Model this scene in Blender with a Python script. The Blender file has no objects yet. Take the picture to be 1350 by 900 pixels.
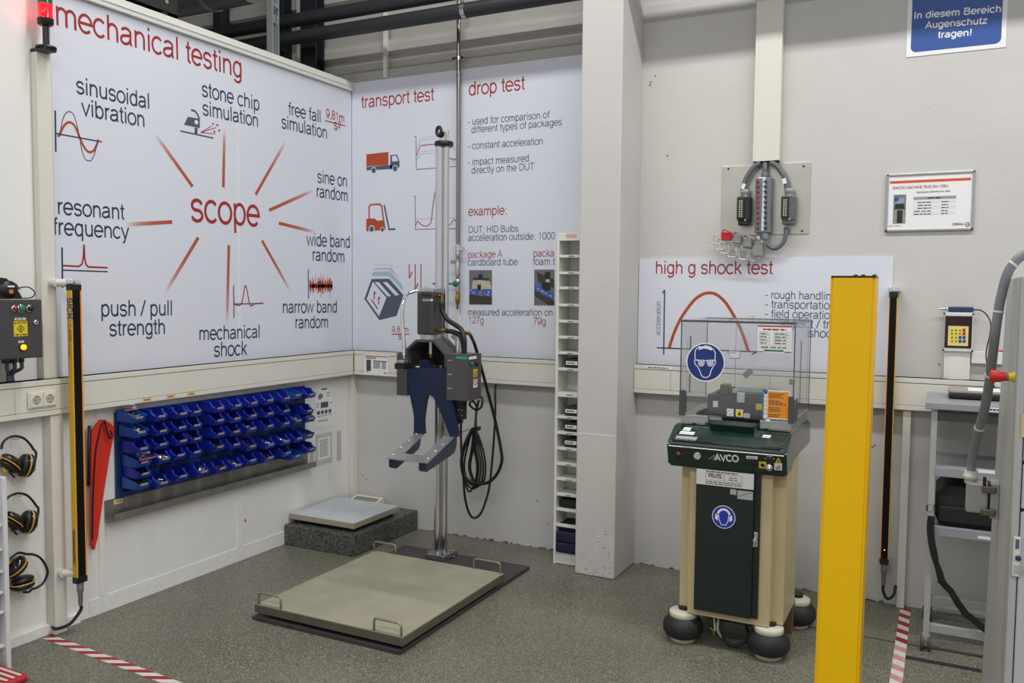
import bpy, bmesh, math, random
from mathutils import Vector, Matrix
random.seed(7)
C = bpy.context.scene.collection
SC = bpy.context.scene

# ---------------------------------------------------------------- camera, world, lights, exposure
F_PX, YAW, PITCH, ROLL = 1126.26, -0.467772, 0.05961, 0.009168
CAM = Vector((3.8716, -5.0577, 1.70))
fw = Vector((math.sin(YAW)*math.cos(PITCH), math.cos(YAW)*math.cos(PITCH), -math.sin(PITCH)))
rt0 = Vector((math.cos(YAW), -math.sin(YAW), 0)); up0 = rt0.cross(fw)
rt = rt0*math.cos(ROLL)+up0*math.sin(ROLL); up = up0*math.cos(ROLL)-rt0*math.sin(ROLL)
cd = bpy.data.cameras.new('camera'); cam = bpy.data.objects.new('camera', cd); C.objects.link(cam)
cd.sensor_width = 36; cd.lens = F_PX/1350*36; cd.clip_start = .05
cam.matrix_world = Matrix(((rt.x, up.x, -fw.x, CAM.x), (rt.y, up.y, -fw.y, CAM.y), (rt.z, up.z, -fw.z, CAM.z), (0, 0, 0, 1)))
SC.camera = cam
SC.view_settings.view_transform = 'Standard'; SC.view_settings.look = 'None'
SC.view_settings.gamma = 1; SC.view_settings.use_curve_mapping = False
SC.view_settings.exposure = 0.0
wd = bpy.data.worlds.new('hall_air'); SC.world = wd; wd.use_nodes = True
wd.node_tree.nodes['Background'].inputs[0].default_value = (1.0, 1.0, 1.0, 1)
wd.node_tree.nodes['Background'].inputs[1].default_value = .62
def lamp(name, loc, sx, sy, watts, col=(1, .99, .97)):
    l = bpy.data.lights.new(name, 'AREA'); l.shape = 'RECTANGLE'; l.size = sx; l.size_y = sy; l.energy = watts; l.color = col
    o = bpy.data.objects.new(name, l); C.objects.link(o); o.location = loc; return o
lamp('hall_tube_light', (4.4, -2.0, 5.2), 8.0, .3, 225)
lamp('hall_tube_light', (4.0, -6.2, 5.2), 9.0, .3, 230)

# ---------------------------------------------------------------- pixel -> plane (1350x900 frame), used to read positions off the walls and floor
def ray(px, py):
    return fw + rt*((px-675)/F_PX) - up*((py-450)/F_PX)
def onp(px, py, ax, v):
    d = ray(px, py); return CAM + d*((v-CAM[ax])/d[ax])
def LW(px, py, x=0.0): return onp(px, py, 0, x)
def BW(px, py, y=0.0): return onp(px, py, 1, y)
def FL(px, py, z=0.0): return onp(px, py, 2, z)

# ---------------------------------------------------------------- materials
def lin(c): return tuple(((v/255)/12.92 if v/255 <= .04045 else ((v/255+.055)/1.055)**2.4) for v in c)
MATS = {}
def M(name, rgb, rough=.5, metal=0.0, noise=.04, scale=30, bump=0.0, bscale=120, spec=.5, emit=0, ecol=None, coat=0):
    if name in MATS: return MATS[name]
    m = bpy.data.materials.new(name); m.use_nodes = True; nt = m.node_tree; b = nt.nodes['Principled BSDF']
    c = lin(rgb); b.inputs['Base Color'].default_value = (*c, 1)
    b.inputs['Roughness'].default_value = rough; b.inputs['Metallic'].default_value = metal
    b.inputs['Specular IOR Level'].default_value = spec; b.inputs['Coat Weight'].default_value = coat
    tc = nt.nodes.new('ShaderNodeTexCoord')
    if noise:
        n = nt.nodes.new('ShaderNodeTexNoise'); n.inputs['Scale'].default_value = scale; n.inputs['Detail'].default_value = 3
        nt.links.new(tc.outputs['Object'], n.inputs['Vector'])
        r = nt.nodes.new('ShaderNodeValToRGB'); r.color_ramp.elements[0].position = .3; r.color_ramp.elements[1].position = .7
        r.color_ramp.elements[0].color = (*[v*(1-noise) for v in c], 1); r.color_ramp.elements[1].color = (*[min(1, v*(1+noise)) for v in c], 1)
        nt.links.new(n.outputs['Fac'], r.inputs['Fac']); nt.links.new(r.outputs['Color'], b.inputs['Base Color'])
    if bump:
        n2 = nt.nodes.new('ShaderNodeTexNoise'); n2.inputs['Scale'].default_value = bscale; n2.inputs['Detail'].default_value = 2
        nt.links.new(tc.outputs['Object'], n2.inputs['Vector'])
        bp = nt.nodes.new('ShaderNodeBump'); bp.inputs['Strength'].default_value = bump; bp.inputs['Distance'].default_value = .004
        nt.links.new(n2.outputs['Fac'], bp.inputs['Height']); nt.links.new(bp.outputs['Normal'], b.inputs['Normal'])
    if emit:
        b.inputs['Emission Color'].default_value = (*lin(ecol or rgb), 1); b.inputs['Emission Strength'].default_value = emit
    MATS[name] = m; return m

def acrylic(name, tint, refl=.06):
    m = bpy.data.materials.new(name); m.use_nodes = True; nt = m.node_tree; nt.nodes.clear()
    o = nt.nodes.new('ShaderNodeOutputMaterial'); t = nt.nodes.new('ShaderNodeBsdfTransparent'); t.inputs[0].default_value = (*tint, 1)
    g = nt.nodes.new('ShaderNodeBsdfGlossy'); g.inputs['Roughness'].default_value = .05
    d = nt.nodes.new('ShaderNodeBsdfDiffuse'); d.inputs[0].default_value = (.6, .6, .6, 1)
    a = nt.nodes.new('ShaderNodeMixShader'); b = nt.nodes.new('ShaderNodeMixShader'); lw = nt.nodes.new('ShaderNodeLayerWeight'); lw.inputs[0].default_value = .25
    n = nt.nodes.new('ShaderNodeTexNoise'); n.inputs['Scale'].default_value = 6
    mr = nt.nodes.new('ShaderNodeMapRange'); mr.inputs['To Min'].default_value = .01; mr.inputs['To Max'].default_value = .045
    mu = nt.nodes.new('ShaderNodeMath'); mu.operation = 'MULTIPLY_ADD'; mu.inputs[1].default_value = .35; mu.inputs[2].default_value = refl
    L = nt.links.new
    L(n.outputs['Fac'], mr.inputs['Value']); L(mr.outputs[0], a.inputs[0]); L(t.outputs[0], a.inputs[1]); L(d.outputs[0], a.inputs[2])
    L(lw.outputs['Fresnel'], mu.inputs[0]); L(mu.outputs[0], b.inputs[0]); L(a.outputs[0], b.inputs[1]); L(g.outputs[0], b.inputs[2]); L(b.outputs[0], o.inputs[0])
    return m

# ---------------------------------------------------------------- mesh builder
class MB:
    def __init__(s): s.v = []; s.f = []; s.mi = []; s.sm = []; s.fade = None
    def add(s, vs, fs, mi=0, sm=False):
        o = len(s.v); s.v += [Vector(p) for p in vs]
        for f in fs: s.f.append([o+i for i in f]); s.mi.append(mi); s.sm.append(sm)
        return s
    def frombm(s, bm, mi=0, sm=False):
        bm.verts.index_update(); s.add([v.co.copy() for v in bm.verts], [[v.index for v in f.verts] for f in bm.faces], mi, sm); bm.free(); return s
    def box(s, x0, x1, y0, y1, z0, z1, mi=0, bev=0, seg=2, mat=None):
        bm = bmesh.new(); bmesh.ops.create_cube(bm, size=1)
        for v in bm.verts: v.co = Vector(((x0+x1)/2+v.co.x*(x1-x0), (y0+y1)/2+v.co.y*(y1-y0), (z0+z1)/2+v.co.z*(z1-z0)))
        if bev: bmesh.ops.bevel(bm, geom=list(bm.edges), offset=bev, segments=seg, affect='EDGES', profile=.5)
        if mat is not None: bmesh.ops.transform(bm, matrix=mat, verts=bm.verts)
        return s.frombm(bm, mi)
    def obox(s, c, size, R=None, mi=0, bev=0):
        m = Matrix.Translation(Vector(c)) @ (R.to_4x4() if R else Matrix.Identity(4))
        return s.box(-size[0]/2, size[0]/2, -size[1]/2, size[1]/2, -size[2]/2, size[2]/2, mi, bev, 2, m)
    def lathe(s, p0, p1, prof, seg=20, mi=0):
        p0 = Vector(p0); a = (Vector(p1)-p0).normalized(); u = a.orthogonal().normalized(); w = a.cross(u)
        vs = []; fs = []
        for r, h in prof:
            for k in range(seg):
                t = 2*math.pi*k/seg; vs.append(p0+a*h+(u*math.cos(t)+w*math.sin(t))*max(r, 1e-5))
        n = len(prof)
        for i in range(n-1):
            for k in range(seg):
                k2 = (k+1) % seg; fs.append([i*seg+k, i*seg+k2, (i+1)*seg+k2, (i+1)*seg+k])
        s.add(vs, fs, mi, True)
        if prof[0][0] > 1e-4: s.add(vs[:seg], [list(range(seg))[::-1]], mi)
        if prof[-1][0] > 1e-4: s.add(vs[-seg:], [list(range(seg))], mi)
        return s
    def cyl(s, p0, p1, r, r1=None, seg=16, mi=0):
        h = (Vector(p1)-Vector(p0)).length; return s.lathe(p0, p1, [(r, 0), (r if r1 is None else r1, h)], seg, mi)
    def tube(s, pts, r, seg=8, mi=0, smooth=True, div=6, closed=False):
        P = [Vector(p) for p in pts]
        if smooth and len(P) > 2:
            Q = []
            n = len(P)
            for i in range(n if closed else n-1):
                a, b = P[i], P[(i+1) % n]; p_ = P[(i-1) % n] if (closed or i) else a*2-b; n_ = P[(i+2) % n] if (closed or i+2 < n) else b*2-a
                for k in range(div):
                    t = k/div; Q.append(.5*((2*a)+(b-p_)*t+(2*p_-5*a+4*b-n_)*t*t+(3*a-p_-3*b+n_)*t**3))
            if not closed: Q.append(P[-1])
            P = Q
        vs = []; fs = []; n = len(P); prev = None
        for i, p in enumerate(P):
            if closed: d = (P[(i+1) % n]-P[i-1])
            else: d = (P[min(i+1, n-1)]-P[max(i-1, 0)])
            d.normalize()
            u = (prev-d*prev.dot(d)) if prev else d.orthogonal()
            if u.length < 1e-6: u = d.orthogonal()
            u.normalize(); prev = u; w = d.cross(u)
            for k in range(seg):
                t = 2*math.pi*k/seg; vs.append(p+(u*math.cos(t)+w*math.sin(t))*r)
        for i in range(n if closed else n-1):
            j = (i+1) % n
            for k in range(seg):
                k2 = (k+1) % seg; fs.append([i*seg+k, i*seg+k2, j*seg+k2, j*seg+k])
        if not closed: fs.append(list(range(seg))[::-1]); fs.append([(n-1)*seg+k for k in range(seg)])
        return s.add(vs, fs, mi, True)
    def prism(s, poly, d, mi=0):
        P = [Vector(p) for p in poly]; d = Vector(d); n = len(P)
        fs = [list(range(n))[::-1], [n+i for i in range(n)]]+[[i, (i+1) % n, n+(i+1) % n, n+i] for i in range(n)]
        bm = bmesh.new(); vv = [bm.verts.new(p) for p in P]+[bm.verts.new(p+d) for p in P]
        for f in fs: bm.faces.new([vv[i] for i in f])
        bmesh.ops.recalc_face_normals(bm, faces=bm.faces)
        return s.frombm(bm, mi)
    def poly(s, pts, mi=0): return s.add(pts, [list(range(len(pts)))], mi)
    def ellip(s, c, rad, R=None, mi=0, seg=20, rings=12):
        bm = bmesh.new(); bmesh.ops.create_uvsphere(bm, u_segments=seg, v_segments=rings, radius=1)
        m = Matrix.Translation(Vector(c)) @ (R.to_4x4() if R else Matrix.Identity(4)) @ Matrix.Diagonal((*rad, 1))
        bmesh.ops.transform(bm, matrix=m, verts=bm.verts); return s.frombm(bm, mi, True)
    def build(s, name, mats, parent=None, label=None):
        me = bpy.data.meshes.new(name); off = parent_loc(parent) if parent else Vector()
        me.from_pydata([v-off for v in s.v], [], s.f)
        for m in (mats if isinstance(mats, (list, tuple)) else [mats]): me.materials.append(m)
        for p, mi, sm in zip(me.polygons, s.mi, s.sm): p.material_index = mi; p.use_smooth = sm
        if s.fade is not None:
            at = me.attributes.new('fade', 'FLOAT', 'POINT')
            for i, a in enumerate(s.fade): at.data[i].value = a
        me.update()
        o = bpy.data.objects.new(name, me); C.objects.link(o)
        if parent: o.parent = parent
        if label: o['label'] = label
        return o
def parent_loc(p):
    l = Vector(p.location)
    while p.parent: p = p.parent; l = l+Vector(p.location)
    return l
def thing(name, label, cat, loc=(0, 0, 0), group=None):
    o = bpy.data.objects.new(name, None); C.objects.link(o); o.location = loc; o.empty_display_size = .1
    o['label'] = label; o['category'] = cat
    if group: o['group'] = group
    return o
def tag(o, label, cat, group=None, kind=None):
    o['label'] = label; o['category'] = cat
    if group: o['group'] = group
    if kind: o['kind'] = kind
    return o
def struct(o, label=None, cat=None):
    o['kind'] = 'structure'
    if label: o['label'] = label; o['category'] = cat
    return o
def dup(root, loc, label=None, group=None):
    r = root.copy(); C.objects.link(r); r.location = loc
    if label: r['label'] = label
    if group: r['group'] = group
    for ch in list(root.children):
        c = ch.copy(); C.objects.link(c); c.parent = r
        for g in list(ch.children):
            d = g.copy(); C.objects.link(d); d.parent = c
    return r

# ---------------------------------------------------------------- lettering: a plain grotesque drawn with strokes
def _a(cx, cy, rx, ry, a0, a1, n=None):
    n = n or max(3, int(abs(a1-a0)/15)); return [(cx+rx*math.cos(math.radians(a0+(a1-a0)*i/n)), cy+ry*math.sin(math.radians(a0+(a1-a0)*i/n))) for i in range(n+1)]
X = .523; H = .718; D = -.205; m_ = .036
def glyphs():
    G = {}
    o = _a(.278, .2615, .235, .245, 0, 360, 28)
    arch = [(.1, 0), (.1, X)]; ar = [(.1, .30)]+_a(.278, .31, .178, .178, 180, 0)+[(.456, 0)]
    G['n'] = (.556, [arch, ar]); G['h'] = (.556, [[(.1, 0), (.1, H)], ar])
    G['m'] = (.833, [arch, [(.1, .33)]+_a(.26, .335, .158, .152, 180, 0)+[(.418, 0)], [(.418, .33)]+_a(.576, .335, .158, .152, 180, 0)+[(.734, 0)]])
    G['u'] = (.556, [[(.456, X), (.456, 0)], [(.1, X), (.1, .21)]+_a(.278, .21, .178, .178, 180, 360)])
    G['o'] = (.556, [o]); G['c'] = (.5, [_a(.268, .2615, .225, .245, 42, 318)])
    G['e'] = (.556, [[(.05, .265), (.51, .265)]+_a(.278, .2615, .232, .245, 2, 318)])
    G['a'] = (.556, [_a(.265, .375, .18, .112, 165, 10)+[(.44, .33), (.44, .10)]+_a(.50, .085, .06, .055, 190, 270), [(.44, .315), (.40, .295), (.25, .275)]+_a(.205, .145, .155, .118, 98, 275)+[(.32, .05), (.40, .11), (.44, .19)]])
    bw = _a(.29, .2615, .20, .245, 0, 360, 26); dw = _a(.266, .2615, .20, .245, 0, 360, 26)
    G['b'] = (.556, [[(.1, 0), (.1, H)], bw]); G['p'] = (.556, [[(.1, D), (.1, X)], bw])
    G['d'] = (.556, [[(.456, 0), (.456, H)], dw]); G['q'] = (.556, [[(.456, D), (.456, X)], dw])
    G['g'] = (.556, [[(.456, X), (.456, -.03)]+_a(.27, -.03, .186, .145, 0, -155), dw])
    G['f'] = (.278, [[(.145, 0), (.145, .58)]+_a(.255, .58, .11, .105, 180, 82), [(.02, .488), (.26, .488)]])
    G['t'] = (.278, [[(.135, .67), (.135, .12)]+_a(.225, .115, .09, .085, 180, 285), [(.02, .488), (.255, .488)]])
    G['i'] = (.222, [[(.111, 0), (.111, X)], [(.111, .62), (.111, H)]]); G['l'] = (.222, [[(.111, 0), (.111, H)]])
    G['j'] = (.222, [[(.111, X), (.111, -.1)]+_a(.03, -.1, .08, .08, 0, -90), [(.111, .62), (.111, H)]])
    G['r'] = (.333, [arch, [(.1, .28)]+_a(.28, .31, .18, .175, 180, 80)])
    G['s'] = (.5, [_a(.25, .378, .172, .122, 12, 245)+_a(.25, .143, .182, .128, 72, -168)])
    G['k'] = (.5, [[(.1, 0), (.1, H)], [(.43, X), (.1, .19)], [(.22, .30), (.46, 0)]])
    G['v'] = (.5, [[(.03, X), (.25, .02), (.47, X)]]); G['y'] = (.5, [[(.03, X), (.255, .02)], [(.47, X), (.23, -.08)]+_a(.13, -.08, .1, .085, 0, -100)])
    G['w'] = (.722, [[(.03, X), (.195, .02), (.361, .5), (.527, .02), (.69, X)]]); G['x'] = (.5, [[(.03, X), (.47, 0)], [(.47, X), (.03, 0)]])
    G['z'] = (.5, [[(.05, .488), (.43, .488), (.05, m_), (.46, m_)]])
    G['A'] = (.667, [[(.03, 0), (.333, .69), (.637, 0)], [(.14, .24), (.53, .24)]])
    G['B'] = (.667, [[(.1, 0), (.1, .682), (.36, .682)]+_a(.38, .54, .17, .142, 90, -90)+[(.1, .398)], [(.36, .398)]+_a(.40, .217, .18, .181, 90, -90)+[(.1, m_)]])
    G['C'] = (.722, [_a(.38, .359, .30, .335, 38, 322, 22)]); G['O'] = (.778, [_a(.389, .359, .325, .335, 0, 360, 32)])
    G['G'] = (.778, [_a(.39, .359, .31, .335, 38, 345, 22)+[(.69, .36), (.42, .36)]])
    G['D'] = (.722, [[(.1, m_), (.1, .682), (.34, .682)]+_a(.34, .359, .31, .323, 90, -90)+[(.1, m_)]])
    G['E'] = (.667, [[(.6, .682), (.1, .682), (.1, m_), (.61, m_)], [(.1, .38), (.56, .38)]]); G['F'] = (.611, [[(.56, .682), (.1, .682), (.1, 0)], [(.1, .36), (.5, .36)]])
    G['H'] = (.722, [[(.1, 0), (.1, H)], [(.62, 0), (.62, H)], [(.1, .38), (.62, .38)]]); G['I'] = (.278, [[(.139, 0), (.139, H)]])
    G['K'] = (.667, [[(.1, 0), (.1, H)], [(.6, H), (.1, .26)], [(.26, .40), (.62, 0)]]); G['L'] = (.556, [[(.1, H), (.1, m_), (.53, m_)]])
    G['M'] = (.833, [[(.1, 0), (.1, .70), (.416, .05), (.733, .70), (.733, 0)]]); G['N'] = (.722, [[(.1, 0), (.1, .69), (.62, .03), (.62, H)]])
    G['R'] = (.722, [[(.1, 0), (.1, .682), (.42, .682)]+_a(.42, .52, .19, .162, 90, -90)+[(.1, .358)], [(.42, .358), (.6, .22), (.64, 0)]])
    G['S'] = (.667, [_a(.333, .52, .235, .162, 15, 250)+_a(.333, .20, .255, .165, 70, -170)]); G['T'] = (.611, [[(.02, .682), (.59, .682)], [(.305, 0), (.305, .682)]])
    G['U'] = (.722, [[(.1, H), (.1, .27)]+_a(.36, .27, .26, .24, 180, 360)+[(.62, H)]]); G['V'] = (.667, [[(.03, H), (.333, .03), (.637, H)]])
    G['P'] = (.667, [[(.1, 0), (.1, .682), (.38, .682)]+_a(.38, .50, .2, .182, 90, -90)+[(.1, .318)]])
    G['0'] = (.556, [_a(.278, .35, .22, .335, 0, 360, 26)]); G['1'] = (.556, [[(.13, .54), (.25, .56), (.32, .70), (.32, 0)]])
    G['2'] = (.556, [_a(.278, .49, .21, .205, 170, -35)+[(.10, .13), (.05, m_), (.51, m_)]]); G['4'] = (.556, [[(.40, 0), (.40, .68), (.05, .2), (.53, .2)]])
    G['5'] = (.556, [[(.48, .675), (.13, .675), (.09, .35)]+_a(.27, .24, .23, .21, 140, -150)])
    G['7'] = (.556, [[(.04, .675), (.51, .675), (.35, .42), (.24, .2), (.2, 0)]])
    G['8'] = (.556, [_a(.278, .53, .185, .155, 0, 360), _a(.278, .20, .22, .17, 0, 360)])
    G['9'] = (.556, [_a(.275, .46, .215, .225, 0, 360), _a(.275, .36, .22, .325, 30, -150)])
    G['-'] = (.333, [[(.04, .27), (.29, .27)]]); G['/'] = (.278, [[(0, 0), (.28, H)]]); G[':'] = (.278, [[(.14, 0), (.14, .1)], [(.14, .42), (.14, .52)]])
    G[','] = (.278, [[(.15, .09), (.15, 0), (.09, -.12)]]); G['.'] = (.278, [[(.14, 0), (.14, .1)]]); G['!'] = (.278, [[(.14, 0), (.14, .1)], [(.14, .2), (.14, H)]])
    G[' '] = (.278, [])
    return G
GL = glyphs()
def stroke2(pts, w):
    """ribbon along a 2-D polyline, mitred, butt ends -> list of quads"""
    n = len(pts); closed = n > 3 and abs(pts[0][0]-pts[-1][0])+abs(pts[0][1]-pts[-1][1]) < 1e-6
    P = [Vector(p) for p in pts]; L = []; R = []
    for i in range(n):
        a = P[i-1] if i else (P[-2] if closed else None); b = P[i+1] if i < n-1 else (P[1] if closed else None)
        d1 = (P[i]-a) if a is not None else None; d2 = (b-P[i]) if b is not None else None
        if d1 is not None and d1.length < 1e-9: d1 = None
        if d2 is not None and d2.length < 1e-9: d2 = None
        if d1 is None: d1 = d2
        if d2 is None: d2 = d1
        d1 = d1.normalized(); d2 = d2.normalized(); n1 = Vector((-d1.y, d1.x)); n2 = Vector((-d2.y, d2.x)); mm = n1+n2
        if mm.length < .3: mm = n1.copy(); k = 1
        else: mm.normalize(); k = min(1/max(.35, mm.dot(n1)), 2)
        L.append(P[i]+mm*(w/2*k)); R.append(P[i]-mm*(w/2*k))
    return [[L[i], R[i], R[i+1], L[i+1]] for i in range(n-1)]
def text_width(s): return sum(GL[c][0] for c in s)
def letter(mb, s, P0, P1, nrm, weight=.078, mi=0, vscale=1.17, extra=0.0):
    """letter string s from baseline point P0 to P1 on a plane with normal nrm"""
    P0 = Vector(P0); P1 = Vector(P1); u = P1-P0; wid = u.length; u.normalize(); v = Vector(nrm).cross(u).normalized()
    tw = text_width(s)-.12+extra*len(s); k = wid/tw; x = -.06
    nn = Vector(nrm).normalized()
    for c in s:
        adv, strokes = GL[c]
        for si, st in enumerate(strokes):
            for qi, q in enumerate(stroke2([(x+p[0], p[1]) for p in st], weight)):
                e = nn*(si*.00025+(qi % 3)*.00008); mb.poly([P0+u*(p.x*k)+v*(p.y*k*vscale)+e for p in q], mi)
        x += adv+extra
    return mb
def line3(mb, pts, w, nrm, mi=0):
    P = [Vector(p) for p in pts]; nrm = Vector(nrm)
    u = Vector((0, 1, 0)) if abs(nrm.x) > .5 else (Vector((1, 0, 0)))
    v = nrm.cross(u); o = P[0]
    for qi, q in enumerate(stroke2([((p-o).dot(u), (p-o).dot(v)) for p in P], w)): mb.poly([o+u*a.x+v*a.y+nrm*((qi % 3)*.00008) for a in q], mi)
    return mb
def disc(mb, c, r, u, v, mi=0, seg=20, sy=1):
    c = Vector(c); u = Vector(u); v = Vector(v)
    mb.poly([c+u*(r*math.cos(2*math.pi*k/seg))+v*(r*sy*math.sin(2*math.pi*k/seg)) for k in range(seg)], mi); return mb
def dashes(mb, P0, P1, nrm, h, mi=0, n=6):
    """a line of print too small to read"""
    P0 = Vector(P0); P1 = Vector(P1); d = P1-P0; v = Vector(nrm).cross(d.normalized()); t = 0; k = 0
    while t < 1:
        l = min((.6+.8*random.random())/n, 1-t); a = P0+d*t; b = P0+d*(t+l*.82)
        mb.poly([a, b, b+v*h, a+v*h], mi); t += l; k += 1
    return mb
NX = Vector((1, 0, 0)); NY = Vector((0, -1, 0))
# ================================================================ THE SETTING
wall_m = M('wall_paint', (199, 197, 194), .75, noise=.025, scale=3, bump=.25, bscale=45)
panel_m = M('panel_white', (230, 229, 226), .5, noise=.015, scale=4)
cream_m = M('trunking_cream', (218, 216, 206), .45, noise=.015, scale=8)
groove_m = M('groove_shadow_gap', (70, 66, 60), .8, noise=0)
chip_m = M('paint_chip_brown', (128, 116, 100), .9, noise=.2)
black_m = M('black_plastic', (22, 22, 24), .4, noise=.1)
rubber_m = M('black_rubber', (26, 26, 29), .6, noise=.1)
steel_m = M('bright_steel', (190, 190, 190), .28, 1.0, noise=.04, scale=60)
chrome_m = M('chrome', (225, 225, 228), .1, 1.0, noise=0)
ink_m = M('ink_slate', (42, 50, 80), .6, noise=0)
slate_m = M('ink_slate_grey', (74, 86, 106), .6, noise=0)
red_m = M('ink_red', (156, 36, 42), .6, noise=0)
orange_m = M('ink_orange', (174, 70, 32), .6, noise=0)
white_m = M('white_paper', (232, 233, 234), .6, noise=0)
poster_m = M('poster_vinyl', (216, 219, 230), .55, noise=.012, scale=2)
lb_m = M('ink_pale_blue', (160, 186, 196), .6, noise=0)
print_m = M('print_dark', (60, 60, 66), .7, noise=0)

def floor_mat():
    m = bpy.data.materials.new('flecked_resin_floor'); m.use_nodes = True; nt = m.node_tree; b = nt.nodes['Principled BSDF']; L = nt.links.new
    tc = nt.nodes.new('ShaderNodeTexCoord')
    n = nt.nodes.new('ShaderNodeTexNoise'); n.inputs['Scale'].default_value = 1.7; n.inputs['Detail'].default_value = 5; L(tc.outputs['Object'], n.inputs['Vector'])
    r = nt.nodes.new('ShaderNodeValToRGB'); r.color_ramp.elements[0].position = .3; r.color_ramp.elements[1].position = .72
    r.color_ramp.elements[0].color = (*lin((99, 98, 84)), 1); r.color_ramp.elements[1].color = (*lin((115, 113, 98)), 1); L(n.outputs['Fac'], r.inputs['Fac'])
    col = r.outputs['Color']
    for sc, thr, c, seed in ((105, .09, (210, 210, 202), 0), (95, .15, (50, 52, 72), 3.1), (60, .10, (62, 64, 70), 7.7), (150, .11, (170, 170, 158), 5.2)):
        mp = nt.nodes.new('ShaderNodeMapping'); mp.inputs['Location'].default_value = (seed, seed*2, 0); L(tc.outputs['Object'], mp.inputs['Vector'])
        v = nt.nodes.new('ShaderNodeTexVoronoi'); v.inputs['Scale'].default_value = sc; v.voronoi_dimensions = '2D'; L(mp.outputs['Vector'], v.inputs['Vector'])
        # only some of the cells carry a fleck
        sx = nt.nodes.new('ShaderNodeSeparateColor'); L(v.outputs['Color'], sx.inputs[0])
        g = nt.nodes.new('ShaderNodeMath'); g.operation = 'GREATER_THAN'; g.inputs[1].default_value = .78; L(sx.outputs[0], g.inputs[0])
        l = nt.nodes.new('ShaderNodeMath'); l.operation = 'LESS_THAN'; l.inputs[1].default_value = thr*2; L(v.outputs['Distance'], l.inputs[0])
        mu = nt.nodes.new('ShaderNodeMath'); mu.operation = 'MULTIPLY'; L(g.outputs[0], mu.inputs[0]); L(l.outputs[0], mu.inputs[1])
        mx = nt.nodes.new('ShaderNodeMix'); mx.data_type = 'RGBA'; L(mu.outputs[0], mx.inputs['Factor']); L(col, mx.inputs['A']); mx.inputs['B'].default_value = (*lin(c), 1); col = mx.outputs['Result']
    L(col, b.inputs['Base Color']); b.inputs['Roughness'].default_value = .42; b.inputs['Specular IOR Level'].default_value = .35
    return m
struct(MB().box(-6, 8, -9, .2, -.1, 0).build('floor', floor_mat()))
struct(MB().box(-6, 1.94, 0, .2, 0, 3.17).build('wall_back', wall_m))
struct(MB().box(1.94, 8, 0, .2, 0, 5.6).build('wall_back_bay', wall_m))
# ribbed cladding above the masonry
clad_m = M('cladding_grey', (176, 173, 168), .5, noise=.02)
prof = []; z = 3.17
while z < 5.5:
    prof += [(.0, z), (.0, z+.075), (.045, z+.10), (.045, z+.175)]; z += .20
mb = MB(); pp = [Vector((-6, y, zz)) for y, zz in prof]+[Vector((-6, .2, prof[-1][1])), Vector((-6, .2, 3.17))]
struct(mb.prism(pp, (7.94, 0, 0)).build('wall_cladding', clad_m))
# white partition with its cap rail, battens, baseboard
struct(MB().box(-.08, 0, -6.5, 0, 0, 3.12).build('wall_left', panel_m))
rail_m = M('cap_rail_enamel', (220, 220, 213), .4, noise=.01)
struct(MB().box(-.1, .035, -6.5, -.004, 3.115, 3.18, 0, .004).box(-.1, .040, -6.5, -.004, 3.14, 3.15).build('trim_1', rail_m))
struct(MB().box(0, .005, -2.19, -.01, 0, .088, 0, .001).build('baseboard_left', M('baseboard_white', (230, 229, 226), .5)))
struct(MB().box(0, .022, -6, -2.255, 0, .05, 0, .002).build('baseboard_left_bay', M('baseboard_white', (230, 229, 226), .5)))
for y, n in ((LW(135, 740).y, 'trim_2'), (LW(316.5, 700).y, 'trim_3')):
    struct(MB().box(0, .006, y-.022, y+.022, .088, 1.083, 0, .001).build(n, panel_m))
struct(MB().box(.001, .05, -.05, -.001, 0, 1.083, 0, .003).build('trim_4', cream_m))
# pillar
pm = MB().box(1.937, 2.188, -.362, 0, 0, 5.6, 0, .008, 2)
for k in range(90):
    x = 1.95+.23*random.random()**.5; zz = .02+.30*random.random()**2.2; r = .002+.0035*random.random()
    pm.poly([Vector((x+r*math.cos(a)*random.uniform(.5, 1.3), -.3625, zz+r*math.sin(a)*random.uniform(.4, 1))) for a in [i*1.05 for i in range(6)]], 1 if random.random() < .55 else 2)
for k in range(26):
    x = 1.94+.245*k/26; pm.poly([(x, -.3625, 0), (x+.012, -.3625, 0), (x+.012, -.3625, .004+.006*random.random()), (x, -.3625, .003+.005*random.random())], 1)
z = BW(785, 573, -.3625).z; pm.poly([(1.945, -.3626, z), (2.18, -.3626, z), (2.18, -.3626, z+.006), (1.945, -.3626, z+.006)], 2)
struct(pm.build('pillar', [wall_m, chip_m, M('old_paint_pale', (232, 230, 226), .8)]))
wb = MB()
for k in range(60):
    x = random.choice((random.uniform(.65, 1.74), random.uniform(2.2, 3.6))); w = random.uniform(.01, .05); h = random.uniform(.004, .014)
    wb.poly([(x, -.0015, 0), (x+w, -.0015, 0), (x+w*.8, -.0015, h), (x+w*.3, -.0015, h*.7)], 0)
for a in ((864, 100), (858, 108), (857, 112), (880, 205), (722, 690), (708, 660), (478, 626), (483, 631), (1238, 480), (1153, 587), (1150, 589), (1100, 480)):
    p = BW(*a, -.0015); wb.poly([p+Vector((.006*math.cos(t), 0, .009*math.sin(t)*random.uniform(.4, 1))) for t in [i*1.05 for i in range(6)]], 0)
struct(wb.build('wall_back_chips', chip_m))
p = LW(323.5, 686, .0012); struct(MB().poly([p+Vector((0, .006*math.cos(t), .013*math.sin(t))) for t in [i*1.05 for i in range(6)]]).build('wall_left_chip', M('rust_mark', (120, 60, 36), .9)))

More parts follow.
